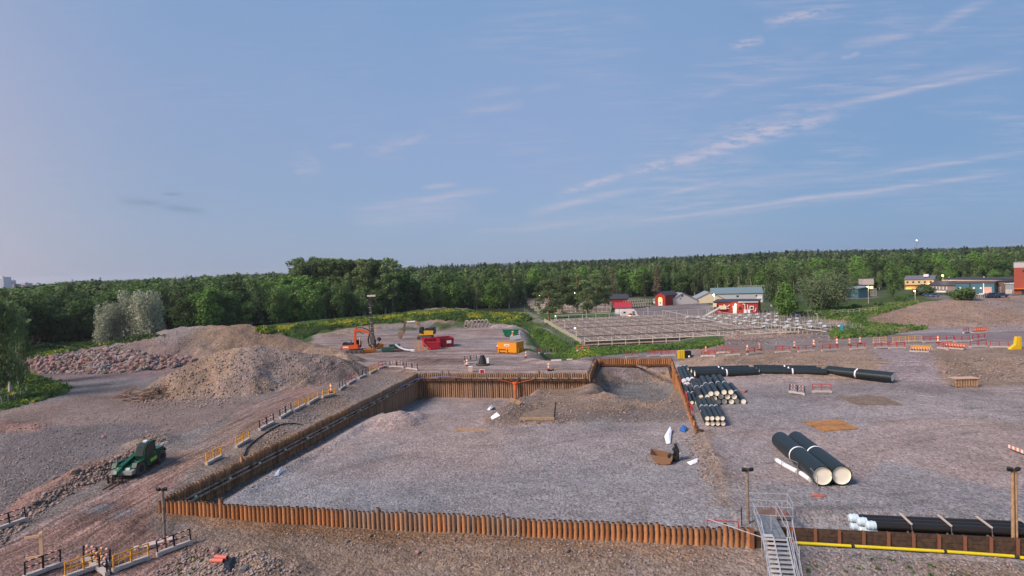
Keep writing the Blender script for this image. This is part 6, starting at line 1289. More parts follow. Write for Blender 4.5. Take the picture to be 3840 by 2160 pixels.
# yellow excavator
yem = mat('yellow_machine_paint', (.62, .34, .03), .45, 0, .15, 2)
p = P(*q('Z2', 1790, 715)); th = thing('excavator', 'yellow tracked excavator with its bucket resting on the ground', 'excavator', tuple(p+Vector((0, 1, 0))), R(178)); th.scale = (1.15,)*3
tracks(th, 3.6, 2.3, .8, trk)
b = MB(); b.side([(-2.0, 1.0), (-2.1, 2.0), (-.3, 2.1), (1.2, 1.7), (1.2, 1.0)], -1.15, 1.15); body = obj('body', b, yem, th); b = MB(); b.box((-1.0, .1, 2.3), (1.8, 1.9, .5)); b.box((-2.15, 0, 1.7), (.5, 2.2, 1.0)); obj('engine_deck', b, blk, body)
for k in range(3): b = MB(); b.tube((-2.3, -1.0, 1.9+k*.38), (-1.1, -1.0, 1.9+k*.38), .32, .2, 12); obj('hose_reel', b, mat('dark_blue_rubber', (.05, .07, .10), .6), body)
b = MB(); b.side([(.1, 1.7), (.15, 2.9), (1.05, 2.85), (1.25, 1.5), (.1, 1.2)], .25, 1.15); cb = obj('cab', b, blk, th); b = MB(); b.side([(.25, 1.9), (.28, 2.7), (.95, 2.65), (1.1, 1.8)], 1.14, 1.18); obj('window', b, glass, cb)
b = MB(); b.side([(.6, 1.8), (1.5, 3.9), (2.1, 4.4), (4.6, 4.35), (4.7, 4.0), (2.4, 3.95), (1.9, 3.5), (1.1, 1.8)], -.6, -.2); boom = obj('boom', b, mat('yellow_worn_boom', (.42, .27, .10), .6, 0, .3, 2, c2=(.10, .08, .07)), th); b = MB(); b.box((3.3, -.62, 4.18), (1.9, .03, .32)); b.box((3.3, -.18, 4.18), (1.9, .03, .32)); obj('boom_sign', b, wht, boom)
b = MB(); b.side([(4.4, 4.9), (4.8, 4.8), (5.4, 2.0), (5.0, 1.7), (4.5, 4.0)], -.55, -.25); obj('stick', b, mat('dark_worn_stick', (.10, .08, .06), .6, 0, .3), boom)
b = MB(); b.side([(4.9, 2.0), (6.3, 1.9), (6.6, 1.0), (6.1, .1), (5.9, .25), (5.6, 1.0), (5.2, 1.3)], -.95, .15); obj('bucket', b, mat('brown_bucket', (.24, .16, .11), .6, .2, .3), boom)
# red skip group
redp = mat('crimson_container_paint', (.42, .018, .035), .5, 0, .15, 1.5); redp2 = mat('dark_crimson_paint', (.25, .012, .022), .5, 0, .15, 1.5)
def tub(name, label, px, L, Wd, h_, rz, m_, ribs=6, slope=.12, cat='skip', sign=None, rim=.12, group=None):
    p = P(*px); th = thing(name, label, cat, tuple(p), rz, group)
    o_ = [(-L/2+slope, -Wd/2+slope), (L/2-slope, -Wd/2+slope), (L/2-slope, Wd/2-slope), (-L/2+slope, Wd/2-slope)]; t_ = [(-L/2, -Wd/2), (L/2, -Wd/2), (L/2, Wd/2), (-L/2, Wd/2)]; k_ = .07
    vs = [(x, y, .15) for x, y in o_]+[(x, y, h_) for x, y in t_]+[(x*(1-2*k_/L), y*(1-2*k_/Wd), h_) for x, y in t_]+[(x*(1-2*k_/L), y*(1-2*k_/Wd), .25) for x, y in o_]
    b = MB(); b._a(vs, [(0, 1, 2, 3)]+[(i, (i+1) % 4, 4+(i+1) % 4, 4+i) for i in range(4)]+[(4+i, 4+(i+1) % 4, 8+(i+1) % 4, 8+i) for i in range(4)]+[(8+i, 8+(i+1) % 4, 12+(i+1) % 4, 12+i) for i in range(4)]+[(12, 13, 14, 15)]); obj('shell', b, m_, th)
    for i in range(ribs):
        x = -L/2+slope+.2+i*(L-2*slope-.4)/max(1, ribs-1); b = MB(); b.bar((x, -Wd/2+slope*.9-.04, .15), (x, -Wd/2-.04, h_), .10); obj('rib', b, m_, th)
    b = MB(); b.bar((-L/2, -Wd/2, h_), (L/2, -Wd/2, h_), rim); b.bar((-L/2, Wd/2, h_), (L/2, Wd/2, h_), rim); b.bar((-L/2, -Wd/2, h_), (-L/2, Wd/2, h_), rim); b.bar((L/2, -Wd/2, h_), (L/2, Wd/2, h_), rim); obj('rim', b, m_, th)
    if sign: b = MB(); b.box((sign[0], -Wd/2-.06, sign[1]), (sign[2], .03, sign[3])); obj('sign', b, wht, th)
    return th
tub('skip', 'large crimson skip with white sign at the right of the red group', q('Z2', 2190, 850), 3.4, 5.2, 2.1, R(18), redp2, 5, .1, sign=(.5, 1.3, 1.1, .7))
th = tub('skip', 'crimson container with dark hatch behind the red box', q('Z2', 1960, 840), 4.2, 2.4, 2.0, R(16), redp, 6); b = MB(); b.box((.6, -1.27, 1.3), (.9, .04, .7)); obj('hatch', b, winm, th)
tub('skip', 'ribbed crimson box in front of the red group', q('Z2', 1965, 915), 3.0, 1.6, 1.7, R(4), redp, 4)
tub('skip', 'crimson container behind the timber frames, with a black opening', q('Z2', 1810, 850), 1.6, 3.0, 1.9, R(20), redp, 3)
orw = mat('orange_timber', (.58, .27, .12), .7, 0, .2)
for i, (x, lb) in enumerate(((1640, 'left'), (1720, 'middle'))):
    p = P(*q('Z2', x, 960)); th = thing('braced_trestle', 'orange timber A-frame leaning before the crimson skips, %s one' % lb, 'frame', tuple(p), R(0), 'orange timber frames')
    for a_, b_ in (((-.5, 0, 0), (-.5, 0, 2.3)), ((.15, 0, 0), (.15, 0, 2.4)), ((.4, -.2, 0), (.2, -.2, 2.4)), ((-.5, 0, 1.2), (.3, 0, 1.2)), ((-.5, 0, 2.2), (.3, 0, 2.2)), ((-.5, 0, .1), (.4, 0, .1))): b = MB(); b.bar(a_, b_, .10); obj('beam', b, orw, th)
    if i: 
        for a_, b_ in (((.2, 0, 2.4), (2.2, -.2, .2)), ((.1, 0, 1.6), (1.9, -.3, 0)), ((.4, 0, .1), (1.9, -.3, 0)), ((.2, -.2, 0), (1.4, -.2, 1.2))): b = MB(); b.bar(a_, b_, .09); obj('beam', b, orw, th)
# small tubs left of it
orp = mat('worn_orange_paint', (.52, .21, .03), .6, 0, .25, 2); grp = mat('worn_green_paint', (.06, .16, .11), .6, 0, .25, 2)
tub('skip', 'low orange ribbed tub beside the orange excavator tracks', q('Z2', 690, 985), 2.9, 1.5, .85, R(12), orp, 6); tub('skip', 'second orange tub heaped behind the first one', q('Z2', 870, 900), 2.0, 1.3, 1.1, R(20), orp, 5)
p = P(*q('Z2', 700, 895)); th = thing('auger_part', 'yellow brown machine part lying on the orange tub', 'machine part', tuple(p+Vector((0, 0, .75))), R(25)); b = MB(); b.cyl((-.7, 0, .0), (.9, 0, .5), .2, .3, 9); b.box((.6, 0, .5), (.4, .5, .3)); obj('cast_body', b, mat('ochre_metal', (.42, .27, .08), .6), th)
tub('skip', 'green tub with rounded ribs left of the white sheet', q('Z2', 1040, 970), 2.9, 1.7, 1.0, R(10), grp, 5); tub('skip', 'darker green tub behind the rounded green one', q('Z2', 1180, 900), 2.6, 1.5, 1.0, R(14), mat('dull_green_paint', (.07, .12, .09), .7), 4)
def sheet(label, pts, z_, m_, name='sheet', cat='sheet'):
    ps = [P(*p_)+Vector((0, 0, h_)) for p_, h_ in zip(pts, z_)]; b = MB(); c = sum(ps, Vector())/len(ps)+Vector((0, 0, .15)); n = len(ps)
    b._a(ps+[c]+[p_-Vector((0, 0, .05)) for p_ in ps], [(i, (i+1) % n, n) for i in range(n)]+[(i, (i+1) % n, n+1+(i+1) % n, n+1+i) for i in range(n)]); o = obj(name, b, m_); o['label'] = label; o['category'] = cat; return o
p = P(*q('Z2', 1390, 960)); th = thing('plastic_roll', 'long curved white plastic sheet hanging over scrap beside the green tubs', 'plastic sheet', tuple(p), R(-6)); b = MB(); pts = [(-2.2, 0, 1.7), (-1.4, 0, 1.05), (-.4, 0, .55), (.8, 0, .3), (2.2, 0, .3)]
for i in range(4): b.bar(pts[i], pts[i+1], .9, .16)
obj('sheet', b, pwr, th); b = MB(); b.box((1.9, -.3, .08), (1.0, .4, .15)); obj('sheet_end', b, pwr, th)
b_ = MB(); b_.bar((-3.6, -.3, .05), (-1.6, -.1, .35), .25); b_.box((-1.2, .2, .25), (1.6, .8, .45), rz=.2); o = obj('scrap_metal', b_, mat('brown_scrap', (.11, .055, .04), .8)); o.location = p; o['label'] = 'dark brown scrap steel under the white plastic sheet'; o['category'] = 'scrap'
# orange container
orc = mat('amber_container_paint', (.66, .25, .012), .45, 0, .08, 1.2)
pa = P(*q('Z3', 895, 770)); pb = P(*q('Z3', 1285, 782)); L = (pb-pa).length; th = thing('container', 'orange yellow steel container with white sign in the yard', 'container', tuple(pa), math.atan2((pb-pa).y, (pb-pa).x)-.05)
b = MB(); b.box((L/2, 1.45, 1.3), (L, 2.9, 2.15)); obj('shell', b, orc, th); b = MB(); b.box((L/2, 1.45, 2.42), (L+.06, 2.96, .08)); obj('roof', b, mat('brown_dusty_roof', (.30, .19, .12), .8), th)
b = MB(); b.box((L*.50, -.03, 1.75), (L*.28, .05, .42)); obj('sign', b, wht, th); b = MB(); b.box((L*.50, -.06, 1.75), (L*.2, .02, .12)); obj('sign_stripe', b, rcol['red'], th)
for x in (.35, L*.5): b = MB(); b.box((x, -.1, .5), (.25, .2, .85)); obj('leg', b, orc, th)
b = MB(); b.box((L*.28, -.12, .85), (L*.55, .14, .10)); obj('ledge', b, mat('brown_ledge', (.12, .07, .04), .7), th); b = MB(); b.box((L/2, 1.45, .12), (L-.4, 2.4, .3)); obj('skid', b, mat('deep_amber_paint', (.45, .16, .01), .5), th)
b = MB(); b.path([(L+.12, .6, .2), (L+.12, .6, 1.1), (L+.12, 1.0, 1.35), (L+.12, 1.9, 1.35), (L+.12, 2.3, .3)], .09, 6); obj('filler_pipe', b, mat('bright_yellow_paint', (.75, .42, .01), .4), th)
b = MB(); b.box((-.3, .8, 1.1), (.35, 1.1, 1.1)); obj('side_cabinet', b, redp, th); b = MB(); b.box((-.2, .2, 1.5), (.3, .1, .35)); obj('lamp_box', b, wht, th)
# green skip on its right back, machine behind container
th = tub('skip', 'green builders skip with sloping ends behind the orange container', q('Z3', 1160, 440), 4.4, 2.0, 1.9, R(-3), mat('emerald_skip_paint', (.02, .22, .12), .5), 3, .55, sign=(.5, 1.4, .5, .3))
p = P(*q('Z3', 1250, 530)); th = thing('pump', 'grey and white pump frame with orange cone behind the container', 'pump', tuple(p), 0)
b = MB(); b.box((0, 0, .8), (2.6, 1.2, .8)); obj('frame', b, mat('pale_teal_machine', (.35, .42, .42), .6, 0, .3, 3), th); b = MB(); b.cyl((-.7, 0, 1.2), (-.7, 0, 2.0), .4, .08, 10); obj('orange_cone', b, mor, th); b = MB(); b.cyl((1.1, 0, 1.2), (1.15, 0, 2.3), .1, n=7); b.box((1.15, 0, 2.3), (.4, .2, .3)); obj('lamp_mast', b, wpost, th)
# concrete rings
rc = mat('pale_concrete_ring', (.50, .42, .35), .8, 0, .1, 2)
for row, (ys_, xs_) in enumerate((((225, 215, 210, 208, 202, 198, 195), (250, 343, 405, 480, 555, 632, 708)), ((150, 145, 135, 132, 128, 125), (270, 360, 435, 512, 587, 660)))):
    for i, (x, y) in enumerate(zip(xs_, ys_)):
        p0 = P(*q('Z3', 470, 255)); p = D(*q('Z3', x, y), p0.y+.2*i); z_ = hz(p)+.62+(1.0 if row else 0); 
        th = thing('concrete_ring', 'concrete pipe ring in the yard stack, %s row, %s from the left' % (('bottom', 'top')[row], ORD[i]), 'concrete ring', (p.x, p.y, z_), 0, 'stacked concrete rings'); b = MB(); b.tube((0, 0, 0), (0, 2.0, 0), .60, .47, 20); obj('ring', b, rc, th); b = MB(); b.tube((0, -.03, 0), (0, .08, 0), .63, .46, 20); obj('collar', b, rc, th)
# blocks by the road
p = P(*q('Z4', 745, 200)); th = thing('crash_drums', 'yellow and black road blocks beyond the pipe stacks', 'road block', tuple(p), 0)
for k in range(3): b = MB(); b.box((-.9+k*.4, 0, .75), (.34, .6, 1.5)); obj('yellow_block', b, mat('strong_yellow', (.70, .45, .01), .5), th)
b = MB(); b.box((.7, 0, .75), (1.1, .8, 1.3), rz=.2); b.box((1.1, -.2, .3), (.7, .8, .6)); obj('black_block', b, blk, th); b = MB(); b.ico((.8, -.7, .4), .22, 1); obj('white_tie', b, pwr, th)
p = P(*q('Z8', 2470, 565)); th = thing('ramp_tool', 'bright yellow angular steel piece at the right end of the barriers', 'machine part', tuple(p), 0); b = MB(); b.side([(-1.3, 0), (-.9, .4), (-.3, .8), (-.1, 2.1), (.6, 2.1), (.6, 0)], -.3, .3); obj('body', b, MATS['strong_yellow'], th); b = MB(); b.box((.2, -.32, 1.2), (.15, .05, 1.2)); obj('rib', b, yel, th)
# yard bits
p = P(*q('Z3', 370, 1010)); th = thing('manhole_plinth', 'low square concrete base with dark gap in the yard', 'concrete base', tuple(p), R(10)); b = MB(); b.box((0, 0, .15), (2.6, 1.6, .3)); obj('slab', b, conc, th); b = MB(); b.box((0, 0, .45), (2.2, 1.3, .12)); obj('lid', b, mat('brownish_concrete', (.36, .30, .27), .8), th)
p = P(*q('Z3', 590, 1020)); th = thing('manhole_cone', 'dark plastic manhole cone standing in the yard', 'manhole cone', tuple(p), 0); b = MB(); b.cyl((0, 0, .0), (0, 0, .3), 1.35, n=16); obj('base_ring', b, mat('dark_brown_ring', (.07, .055, .05), .8), th); b = MB(); b.cyl((0, 0, .3), (0, 0, 1.9), .85, .38, 16); obj('cone', b, hose, th); b = MB(); b.box((1.0, -.2, .9), (.4, .3, 1.0)); obj('white_sack', b, pwr, th)
p = P(*q('Z3', 348, 1150)); th = thing('crate', 'pale pink box standing behind the back pile wall', 'box', tuple(p), 0); b = MB(); b.box((0, 0, .45), (.75, .6, .85)); obj('box', b, mat('pale_pink_box', (.58, .40, .33), .7), th); b = MB(); b.box((0, 0, .92), (.8, .65, .1)); obj('lid', b, wht, th)
p = P(*q('Z3', 580, 1190)); th = thing('warning_sign', 'red square sign with white border behind the back pile wall', 'sign', tuple(p), 0); b = MB(); b.box((0, 0, .42), (.9, .05, .8)); obj('border', b, wht, th); b = MB(); b.box((0, -.035, .42), (.68, .02, .6)); obj('red_face', b, redp, th)
p = P(*q('Z3', 1990, 1130)); th = thing('drain_hose', 'black and yellow tube lying by the back pile wall', 'tube', tuple(p+Vector((0, 0, .12))), R(40)); b = MB(); b.cyl((-1.0, 0, 0), (.4, 0, 0), .13, n=8); obj('black_tube', b, hose, th); b = MB(); b.cyl((.4, 0, 0), (1.1, 0, 0), .11, n=8); obj('yellow_end', b, yel, th)
for i, (x, y, r_) in enumerate(((2070, 930, 0), (2375, 910, 0))):
    p = P(*q('Z3', x, y)); th = thing('concrete_beam', 'low white kerb block in the yard, %s one' % ('left', 'right')[i], 'kerb block', tuple(p), R(4), 'white kerb blocks'); b = MB(); b.box((0, 0, .12), (1.9, .3, .22)); obj('block', b, wht, th)
# caravan and car
p = P(2357, 1187); th = thing('caravan', 'white caravan parked beside the small white shed', 'caravan', tuple(p), R(-2)); b = MB(); b.side([(-2.8, .4), (-2.8, 2.2), (-2.5, 2.5), (1.8, 2.5), (2.7, 1.6), (2.9, .5)], -1, 1); obj('body', b, mat('caravan_white', (.74, .66, .62), .5), th)
for x in (-1.5, 1.6): b = MB(); b.box((x, -1.02, 1.5), (.8, .05, .6)); obj('window', b, winm, th)
b = MB(); b.cyl((0, -1.0, .35), (0, -.8, .35), .33, n=12); obj('wheel', b, blk, th); b = MB(); b.box((.2, -1.02, 1.2), (.6, .04, 1.5)); obj('door', b, wht, th); b = MB(); b.bar((2.8, 0, .4), (4, 0, .4), .1); obj('drawbar', b, steel, th)
p = P(2373, 1191); th = thing('parked_car', 'red and white car parked in front of the caravan', 'car', tuple(p), R(-3)); b = MB(); b.side([(-2, .35), (-2, .8), (-1.2, .9), (1.9, .85), (2.0, .35)], -.8, .8); obj('body', b, mat('car_white', (.70, .66, .62), .35), th); b = MB(); b.side([(-1.7, .9), (-1.1, 1.45), (.5, 1.45), (1.1, .9)], -.72, .72); obj('cabin', b, mat('car_red_top', (.40, .05, .03), .35), th)
b = MB(); b.side([(-1.3, .98), (-.95, 1.36), (.4, 1.36), (.85, .98)], -.75, -.73); obj('window', b, winm, th)
for x in (-1.2, 1.2): b = MB(); b.cyl((x, -.82, .33), (x, -.6, .33), .33, n=12); obj('wheel', b, blk, th)
b = MB(); b.ico((-1.2, -.85, .8), .18, 1); obj('lit_lamp', b, L_or, th)
for i, (x, y, c_) in enumerate(((3487, 1112, (.04, .12, .25)), (3503, 1113, (.10, .22, .42)), (3712, 1117, (.03, .05, .12)), (3728, 1115, (.62, .64, .66)), (3752, 1116, (.04, .08, .20)))):
    p = P(x, y); th = thing('parked_car', '%s car parked before the right-hand buildings, %s from the left' % (('dark blue', 'blue', 'navy', 'white', 'dark blue')[i], ORD[i]), 'car', tuple(p), R(8), 'cars before the right-hand buildings'); cm = mat('car_paint_%d' % i, c_, .35)
    b = MB(); b.side([(-1.9, .35), (-1.9, .85), (1.9, .85), (1.95, .35)], -.8, .8); obj('body', b, cm, th); b = MB(); b.side([(-1.6, .85), (-1.0, 1.4), (.6, 1.4), (1.2, .85)], -.7, .7); obj('cabin', b, winm, th)
    for x_ in (-1.2, 1.2): b = MB(); b.cyl((x_, -.82, .33), (x_, -.6, .33), .33, n=10); obj('wheel', b, blk, th)
fence('pale picket fence before the parked cars on the right', P(3646, 1120), P(3708, 1118), 9, 1.5, wpost, (.9, .4))
# ------------------------------------------------------------------ foreground and pit clutter
def mat_(label, pts, m_, n, name, pm=None, th_=.06, slat='plank', cat='timber mat'):
    ps = [P(*p_) for p_ in pts]; c = sum(ps, Vector())/4; c.z = max(hz(p_) for p_ in ps+[c])+.05; th = thing(name, label, cat, tuple(c), 0)
    for i in range(n):
        f0, f1 = (i+.05)/n, (i+.95)/n; a = ps[0].lerp(ps[3], f0)-c; b_ = ps[1].lerp(ps[2], f0)-c; c2 = ps[1].lerp(ps[2], f1)-c; d = ps[0].lerp(ps[3], f1)-c; z = th_+random.uniform(-.012, .012)
        for v_ in (a, b_, c2, d): v_.z = z
        b = MB(); b.prism([a, b_, c2, d], None, (0, 0, -th_-.08)); obj(slat, b, m_, th)
mat_('orange brown plywood mat on the gravel right of the pit', [q('R8', 265, 292), q('R8', 540, 275), q('R8', 685, 345), q('R8', 425, 368)], mat('orange_ply', (.42, .20, .06), .7, 0, .25, 1.2, c2=(.28, .13, .05)), 2, 'plywood_mat', slat='board')
mat_('weathered timber mat with frayed edge right of the small barriers', [q('R8', 540, 103), q('R8', 865, 95), q('R8', 1015, 165), q('R8', 665, 160)], mat('weathered_mat_timber', (.22, .16, .11), .85, 0, .35, 1.5, c2=(.13, .10, .08)), 16, 'timber_mat')
mat_('long weathered plank road laid on the dirt in the pit', [q('Y5', 480, 590), q('Y5', 800, 590), q('Y5', 780, 805), q('Y5', 380, 805)], mat('muddy_plank', (.24, .17, .115), .85, 0, .35, 1.5, c2=(.15, .115, .085)), 22, 'plank_road')
a = P(*q('Y5', 360, 812)); b_ = P(*q('Y5', 790, 812)); o = obj('timber_sleeper', MB().bar(a+Vector((0, 0, .15)), b_+Vector((0, 0, .15)), .28), wood); o['label'] = 'pale sleeper at the front edge of the plank road'; o['category'] = 'timber'
a = P(*q('R6', 1510, 355)); b_ = P(*q('R6', 1785, 348)); th = thing('plank_stack', 'pair of pale planks lying on the gravel in front of the sunken corner', 'planks', tuple(a+Vector((0, 0, .1))), 0)
for k in range(2): o = obj('plank', MB().bar((0, k*.35, k*.05), (b_.x-a.x, b_.y-a.y+k*.35, k*.05), .28, .09), wood, th)
for i, (pts, zz, lb) in enumerate((([q('R7', 1150, 405), q('R7', 1195, 352), q('R7', 1205, 372), q('R7', 1195, 455), q('R7', 1165, 462)], (.15, .5, .3, .1, .1), 'white fabric sheet draped on the gravel above the loose bucket'),
      ([q('R7', 1320, 600), q('R7', 1400, 585), q('R7', 1398, 600), q('R7', 1350, 620)], (.1, .3, .1, .08), 'crumpled white sheet on the dirt ridge'), ([q('Y5', 0, 780), q('Y5', 75, 740), q('Y5', 118, 765), q('Y5', 20, 808)], (.05, .22, .1, .05), 'white fabric piece at the edge of the sunken corner'),
      ([q('R6', 130, 702), q('R6', 185, 660), q('R6', 208, 655), q('R6', 170, 695)], (.08, .3, .1, .08), 'white fabric scrap at the foot of the left pile wall'), ([q('R6', 1745, 195), q('R6', 1780, 160), q('R6', 1795, 175), q('R6', 1760, 205)], (.04, .1, .05, .04), 'small pale scrap near the casing pipe'))):
    sheet(lb, pts, zz, pwr, 'white_sheet')
sheet('blue tarpaulin heap near the end of the right pile wall', [q('R7', 1262, 355), q('R7', 1290, 335), q('R7', 1322, 345), q('R7', 1305, 368)], (.1, .4, .3, .1), mat('blue_tarp', (.03, .12, .35), .6), 'tarpaulin', 'tarpaulin')
p = P(*q('R7', 1160, 590)); th = thing('excavator_bucket', 'loose rusty grading bucket with black tilt coupler on the gravel', 'bucket', tuple(p), R(-15)); bkm = mat('rusty_bucket', (.27, .155, .085), .6, .2, .3, 2)
b = MB(); pr_ = [(-1.1+2.0*math.cos(a_)*.0+x_, z_) for a_, x_, z_ in ((0, -.9, .95), (0, -.45, .25), (0, .2, .02), (0, .9, .12), (0, 1.15, .6), (0, 1.08, .62), (0, .82, .22), (0, .2, .10), (0, -.38, .33), (0, -.84, .98))]
b.side([(x+.6, z) for x, z in pr_], -1.0, .9); obj('shell', b, bkm, th); 
for y in (-1.02, .9): b = MB(); b.side([(-1.4, .95), (-.95, .25), (-.3, .02), (.4, .12), (.65, .6)], y, y+.05); obj('side_plate', b, bkm, th)
cpl = [((.7, .3, .3), (.9, .6, .6)), ((.95, .3, .9), (.6, .5, .7)), ((1.0, .3, 1.4), (.35, .4, .5))]
for c_, s_ in cpl: b = MB(); b.box(c_, s_, rz=random.uniform(-.4, .4), ry=random.uniform(-.3, .3)); obj('coupler', b, blk, th)
b = MB(); b.cyl((.6, -.2, 1.0), (.6, .7, 1.0), .16, n=8); b.path([(.8, .1, .3), (1.4, .1, .9), (1.1, .1, 1.7)], .06, 5); obj('coupler_pin', b, steel, th)
for i, (x0_, y0_, x1_, y1_) in enumerate(((1600, 1353, 1690, 1355), (1630, 1326, 1718, 1328))):
    a = P(*q('R5', x0_, y0_)); b_ = P(*q('R5', x1_, y1_)); o = obj('red_pipe', MB().tube(a+Vector((0, 0, .15)), b_+Vector((0, 0, .15)), .15, .12, 12), mat('salmon_pipe', (.52, .13, .09), .5)); o['label'] = 'short salmon red pipe on the rubble at the bottom left, %s one' % ('lower', 'upper')[i]; o['category'] = 'pipe'; o['group'] = 'short red pipes'
sheet('black plastic sheet beside the short red pipes', [q('R5', 1690, 1360), q('R5', 1770, 1330), q('R5', 1785, 1345), q('R5', 1740, 1430), q('R5', 1690, 1440)], (.1, .2, .1, .05, .05), mat('black_plastic', (.012, .014, .018), .35), 'black_sheet')
# white rolls and wire fence panels beside the big pipes
for i, (a_, b_) in enumerate((((765, 45), (880, 115)), ((880, 115), (1020, 190)), ((1065, 215), (1180, 295)))):
    a = P(*q('Z5', *a_))+Vector((0, 0, .2)); b2 = P(*q('Z5', *b_))+Vector((0, 0, .2)); o = obj('white_roll', MB().cyl(a, b2, .2, n=12), pwr); o['label'] = 'white wrapped roll on the gravel beside the big pipes, %s from the far end' % ORD[i]; o['category'] = 'roll'; o['group'] = 'white rolls'
def panel(label, a, b_, h_, nx_=8, nz_=3, r_=.02, m_=steel):
    a = P(*a); b_ = P(*b_); th = thing('fence_panel', label, 'fence panel', tuple(a), math.atan2((b_-a).y, (b_-a).x)); L = (b_-a).length
    for p_, q_ in (((0, 0, 0), (0, 0, h_)), ((L, 0, 0), (L, 0, h_)), ((0, 0, h_), (L, 0, h_)), ((0, 0, .08), (L, 0, .08))): b = MB(); b.cyl(p_, q_, r_*1.4, n=5); obj('frame_tube', b, m_, th)
    b = MB()
    for i in range(1, nx_): b.bar((L*i/nx_, 0, .08), (L*i/nx_, 0, h_), r_*.7)
    for i in range(1, nz_): b.bar((0, 0, h_*i/nz_), (L, 0, h_*i/nz_), r_*.7)
    obj('mesh', b, m_, th, kind='stuff')
panel('wire panel leaning over the white rolls', q('Z5', 830, 105), q('Z5', 1025, 190), .95); panel('wire panel standing at the mouth of the big pipes', q('Z5', 1190, 320), q('Z5', 1275, 440), 1.3, 4); panel('small pale wire panel left of the big pipes', q('Z5', 640, 62), q('Z5', 728, 62), 1.0, 5)
for i, (a_, b_) in enumerate((((1130, 158), (1265, 168)), ((1478, 190), (1610, 186)), ((1840, 178), (1985, 180)))): panel('pale wire barrier alone on the right gravel field, %s from the left' % ORD[i], q('R8', *a_), q('R8', *b_), 1.15, 10, 4,   .018, steel)
a = P(*q('R8', 1815, 500)); b_ = P(*q('R8', 1945, 552)); th = thing('marker_board', 'orange and white striped board lying at the right edge of the gravel', 'marker board', tuple(a), math.atan2((b_-a).y, (b_-a).x)); L = (b_-a).length
for k in range(8): b = MB(); b.box((L*(k+.5)/8, 0, .35), (L/8-.01, .06, .28)); obj('stripe', b, mor if k % 2 else wht, th)
p = P(*q('Z5', 1285, 470)); o = obj('red_clay_lump', MB().ico((p.x, p.y, p.z+.05), .35, 2, .25, sq=(1.6, .8, .4)), mat('red_clay', (.36, .13, .10), .9)); o['label'] = 'reddish rubble patch below the mouth of the big pipes'; o['category'] = 'rubble'
# crate of beams
p = P(*q('Z8', 1750, 1105)); th = thing('timber_crate', 'pale ribbed timber crate standing on the right gravel', 'crate', tuple(p), R(-3)); b = MB(); b.box((0, .5, .62), (3.0, 1.2, .95)); obj('core', b, woodg, th)
for k in range(9): b = MB(); b.box((-1.35+k*.34, -.14, .6), (.16, .1, 1.15)); obj('slat', b, wood, th)
b = MB(); b.box((0, .4, 1.16), (3.1, 1.4, .10)); obj('lid', b, mat('pinkish_plank', (.50, .34, .25), .8), th)
# timber debris at the toe of the near heap
rd = random.Random(9)
for i in range(46):
    x = rd.uniform(905, 1230); y = 85+(1230-x)*.10+rd.uniform(-32, 32); p = P(*q('R5', x, max(20, y))); L = rd.uniform(1.0, 3.4); a_ = rd.uniform(-.9, .9); o = obj('debris_branch', MB().cyl((-L/2, 0, 0), (L/2, 0, rd.uniform(-.2, .5)), rd.uniform(.05, .13), .04, 5), woodg if rd.random() < .55 else mat('red_brown_wood', (.17, .09, .055), .9)); o.location = p+Vector((0, 0, rd.uniform(.1, .7))); o.rotation_euler = (0, rd.uniform(-.3, .3), a_); o['label'] = 'old timber or root in the tangled pile at the toe of the near spoil heap'; o['category'] = 'branch'; o['group'] = 'tangled timber at the toe of the spoil heap'
# logs in pit
for i, (x0_, y0_, x1_, y1_) in enumerate(((250, 560, 370, 625), (245, 590, 350, 640))):
    a = P(*q('Y5', x0_, y0_)); b_ = P(*q('Y5', x1_, y1_)); o = obj('timber_beam', MB().bar(a+Vector((0, 0, .25)), b_+Vector((0, 0, .25)), .26), wood); o['label'] = 'old beam on the dirt mound in the pit, %s one' % ('upper', 'lower')[i]; o['category'] = 'beam'
o = obj('steel_bar', MB().bar(P(*q('R7', 1385, 345))+Vector((0, 0, .15)), P(*q('R7', 1440, 362))+Vector((0, 0, .15)), .3, .15), rustd_shade); o['label'] = 'short rusty sheet stub right of the last right wall pile'; o['category'] = 'steel'
# ------------------------------------------------------------------ rocks
rkm = [mat('pink_granite', (.25, .145, .13), .9, 0, .25, 1.5, rnd=.3), mat('grey_rock', (.21, .19, .185), .9, 0, .25, 1.5, rnd=.3), mat('brown_rock', (.22, .15, .11), .9, 0, .25, 1.5, rnd=.3)]
def rockmesh(seed):
    r_ = random.Random(seed); b = MB(); b.ico((0, 0, 0), .5, 1, .22, r_, (1, .8, .65)); m_ = b.mesh('rock'); m_.polygons.foreach_set('use_smooth', [False]*len(m_.polygons)); return m_
rms = []
for k in range(9): m_ = rockmesh(k); m_.materials.append(rkm[k % 3]); rms.append(m_)
rk = random.Random(21)
RUB = [(75, 1385), (120, 1345), (300, 1322), (440, 1300), (560, 1330), (690, 1340), (745, 1352), (640, 1385), (480, 1398), (300, 1404), (140, 1402), (70, 1400)]
def inpx(poly, x, y):
    c = False; n = len(poly)
    for i in range(n):
        x0_, y0_ = poly[i]; x1_, y1_ = poly[(i+1) % n]
        if (y0_ > y) != (y1_ > y) and x < (x1_-x0_)*(y-y0_)/(y1_-y0_)+x0_: c = not c
    return c
nr = 0
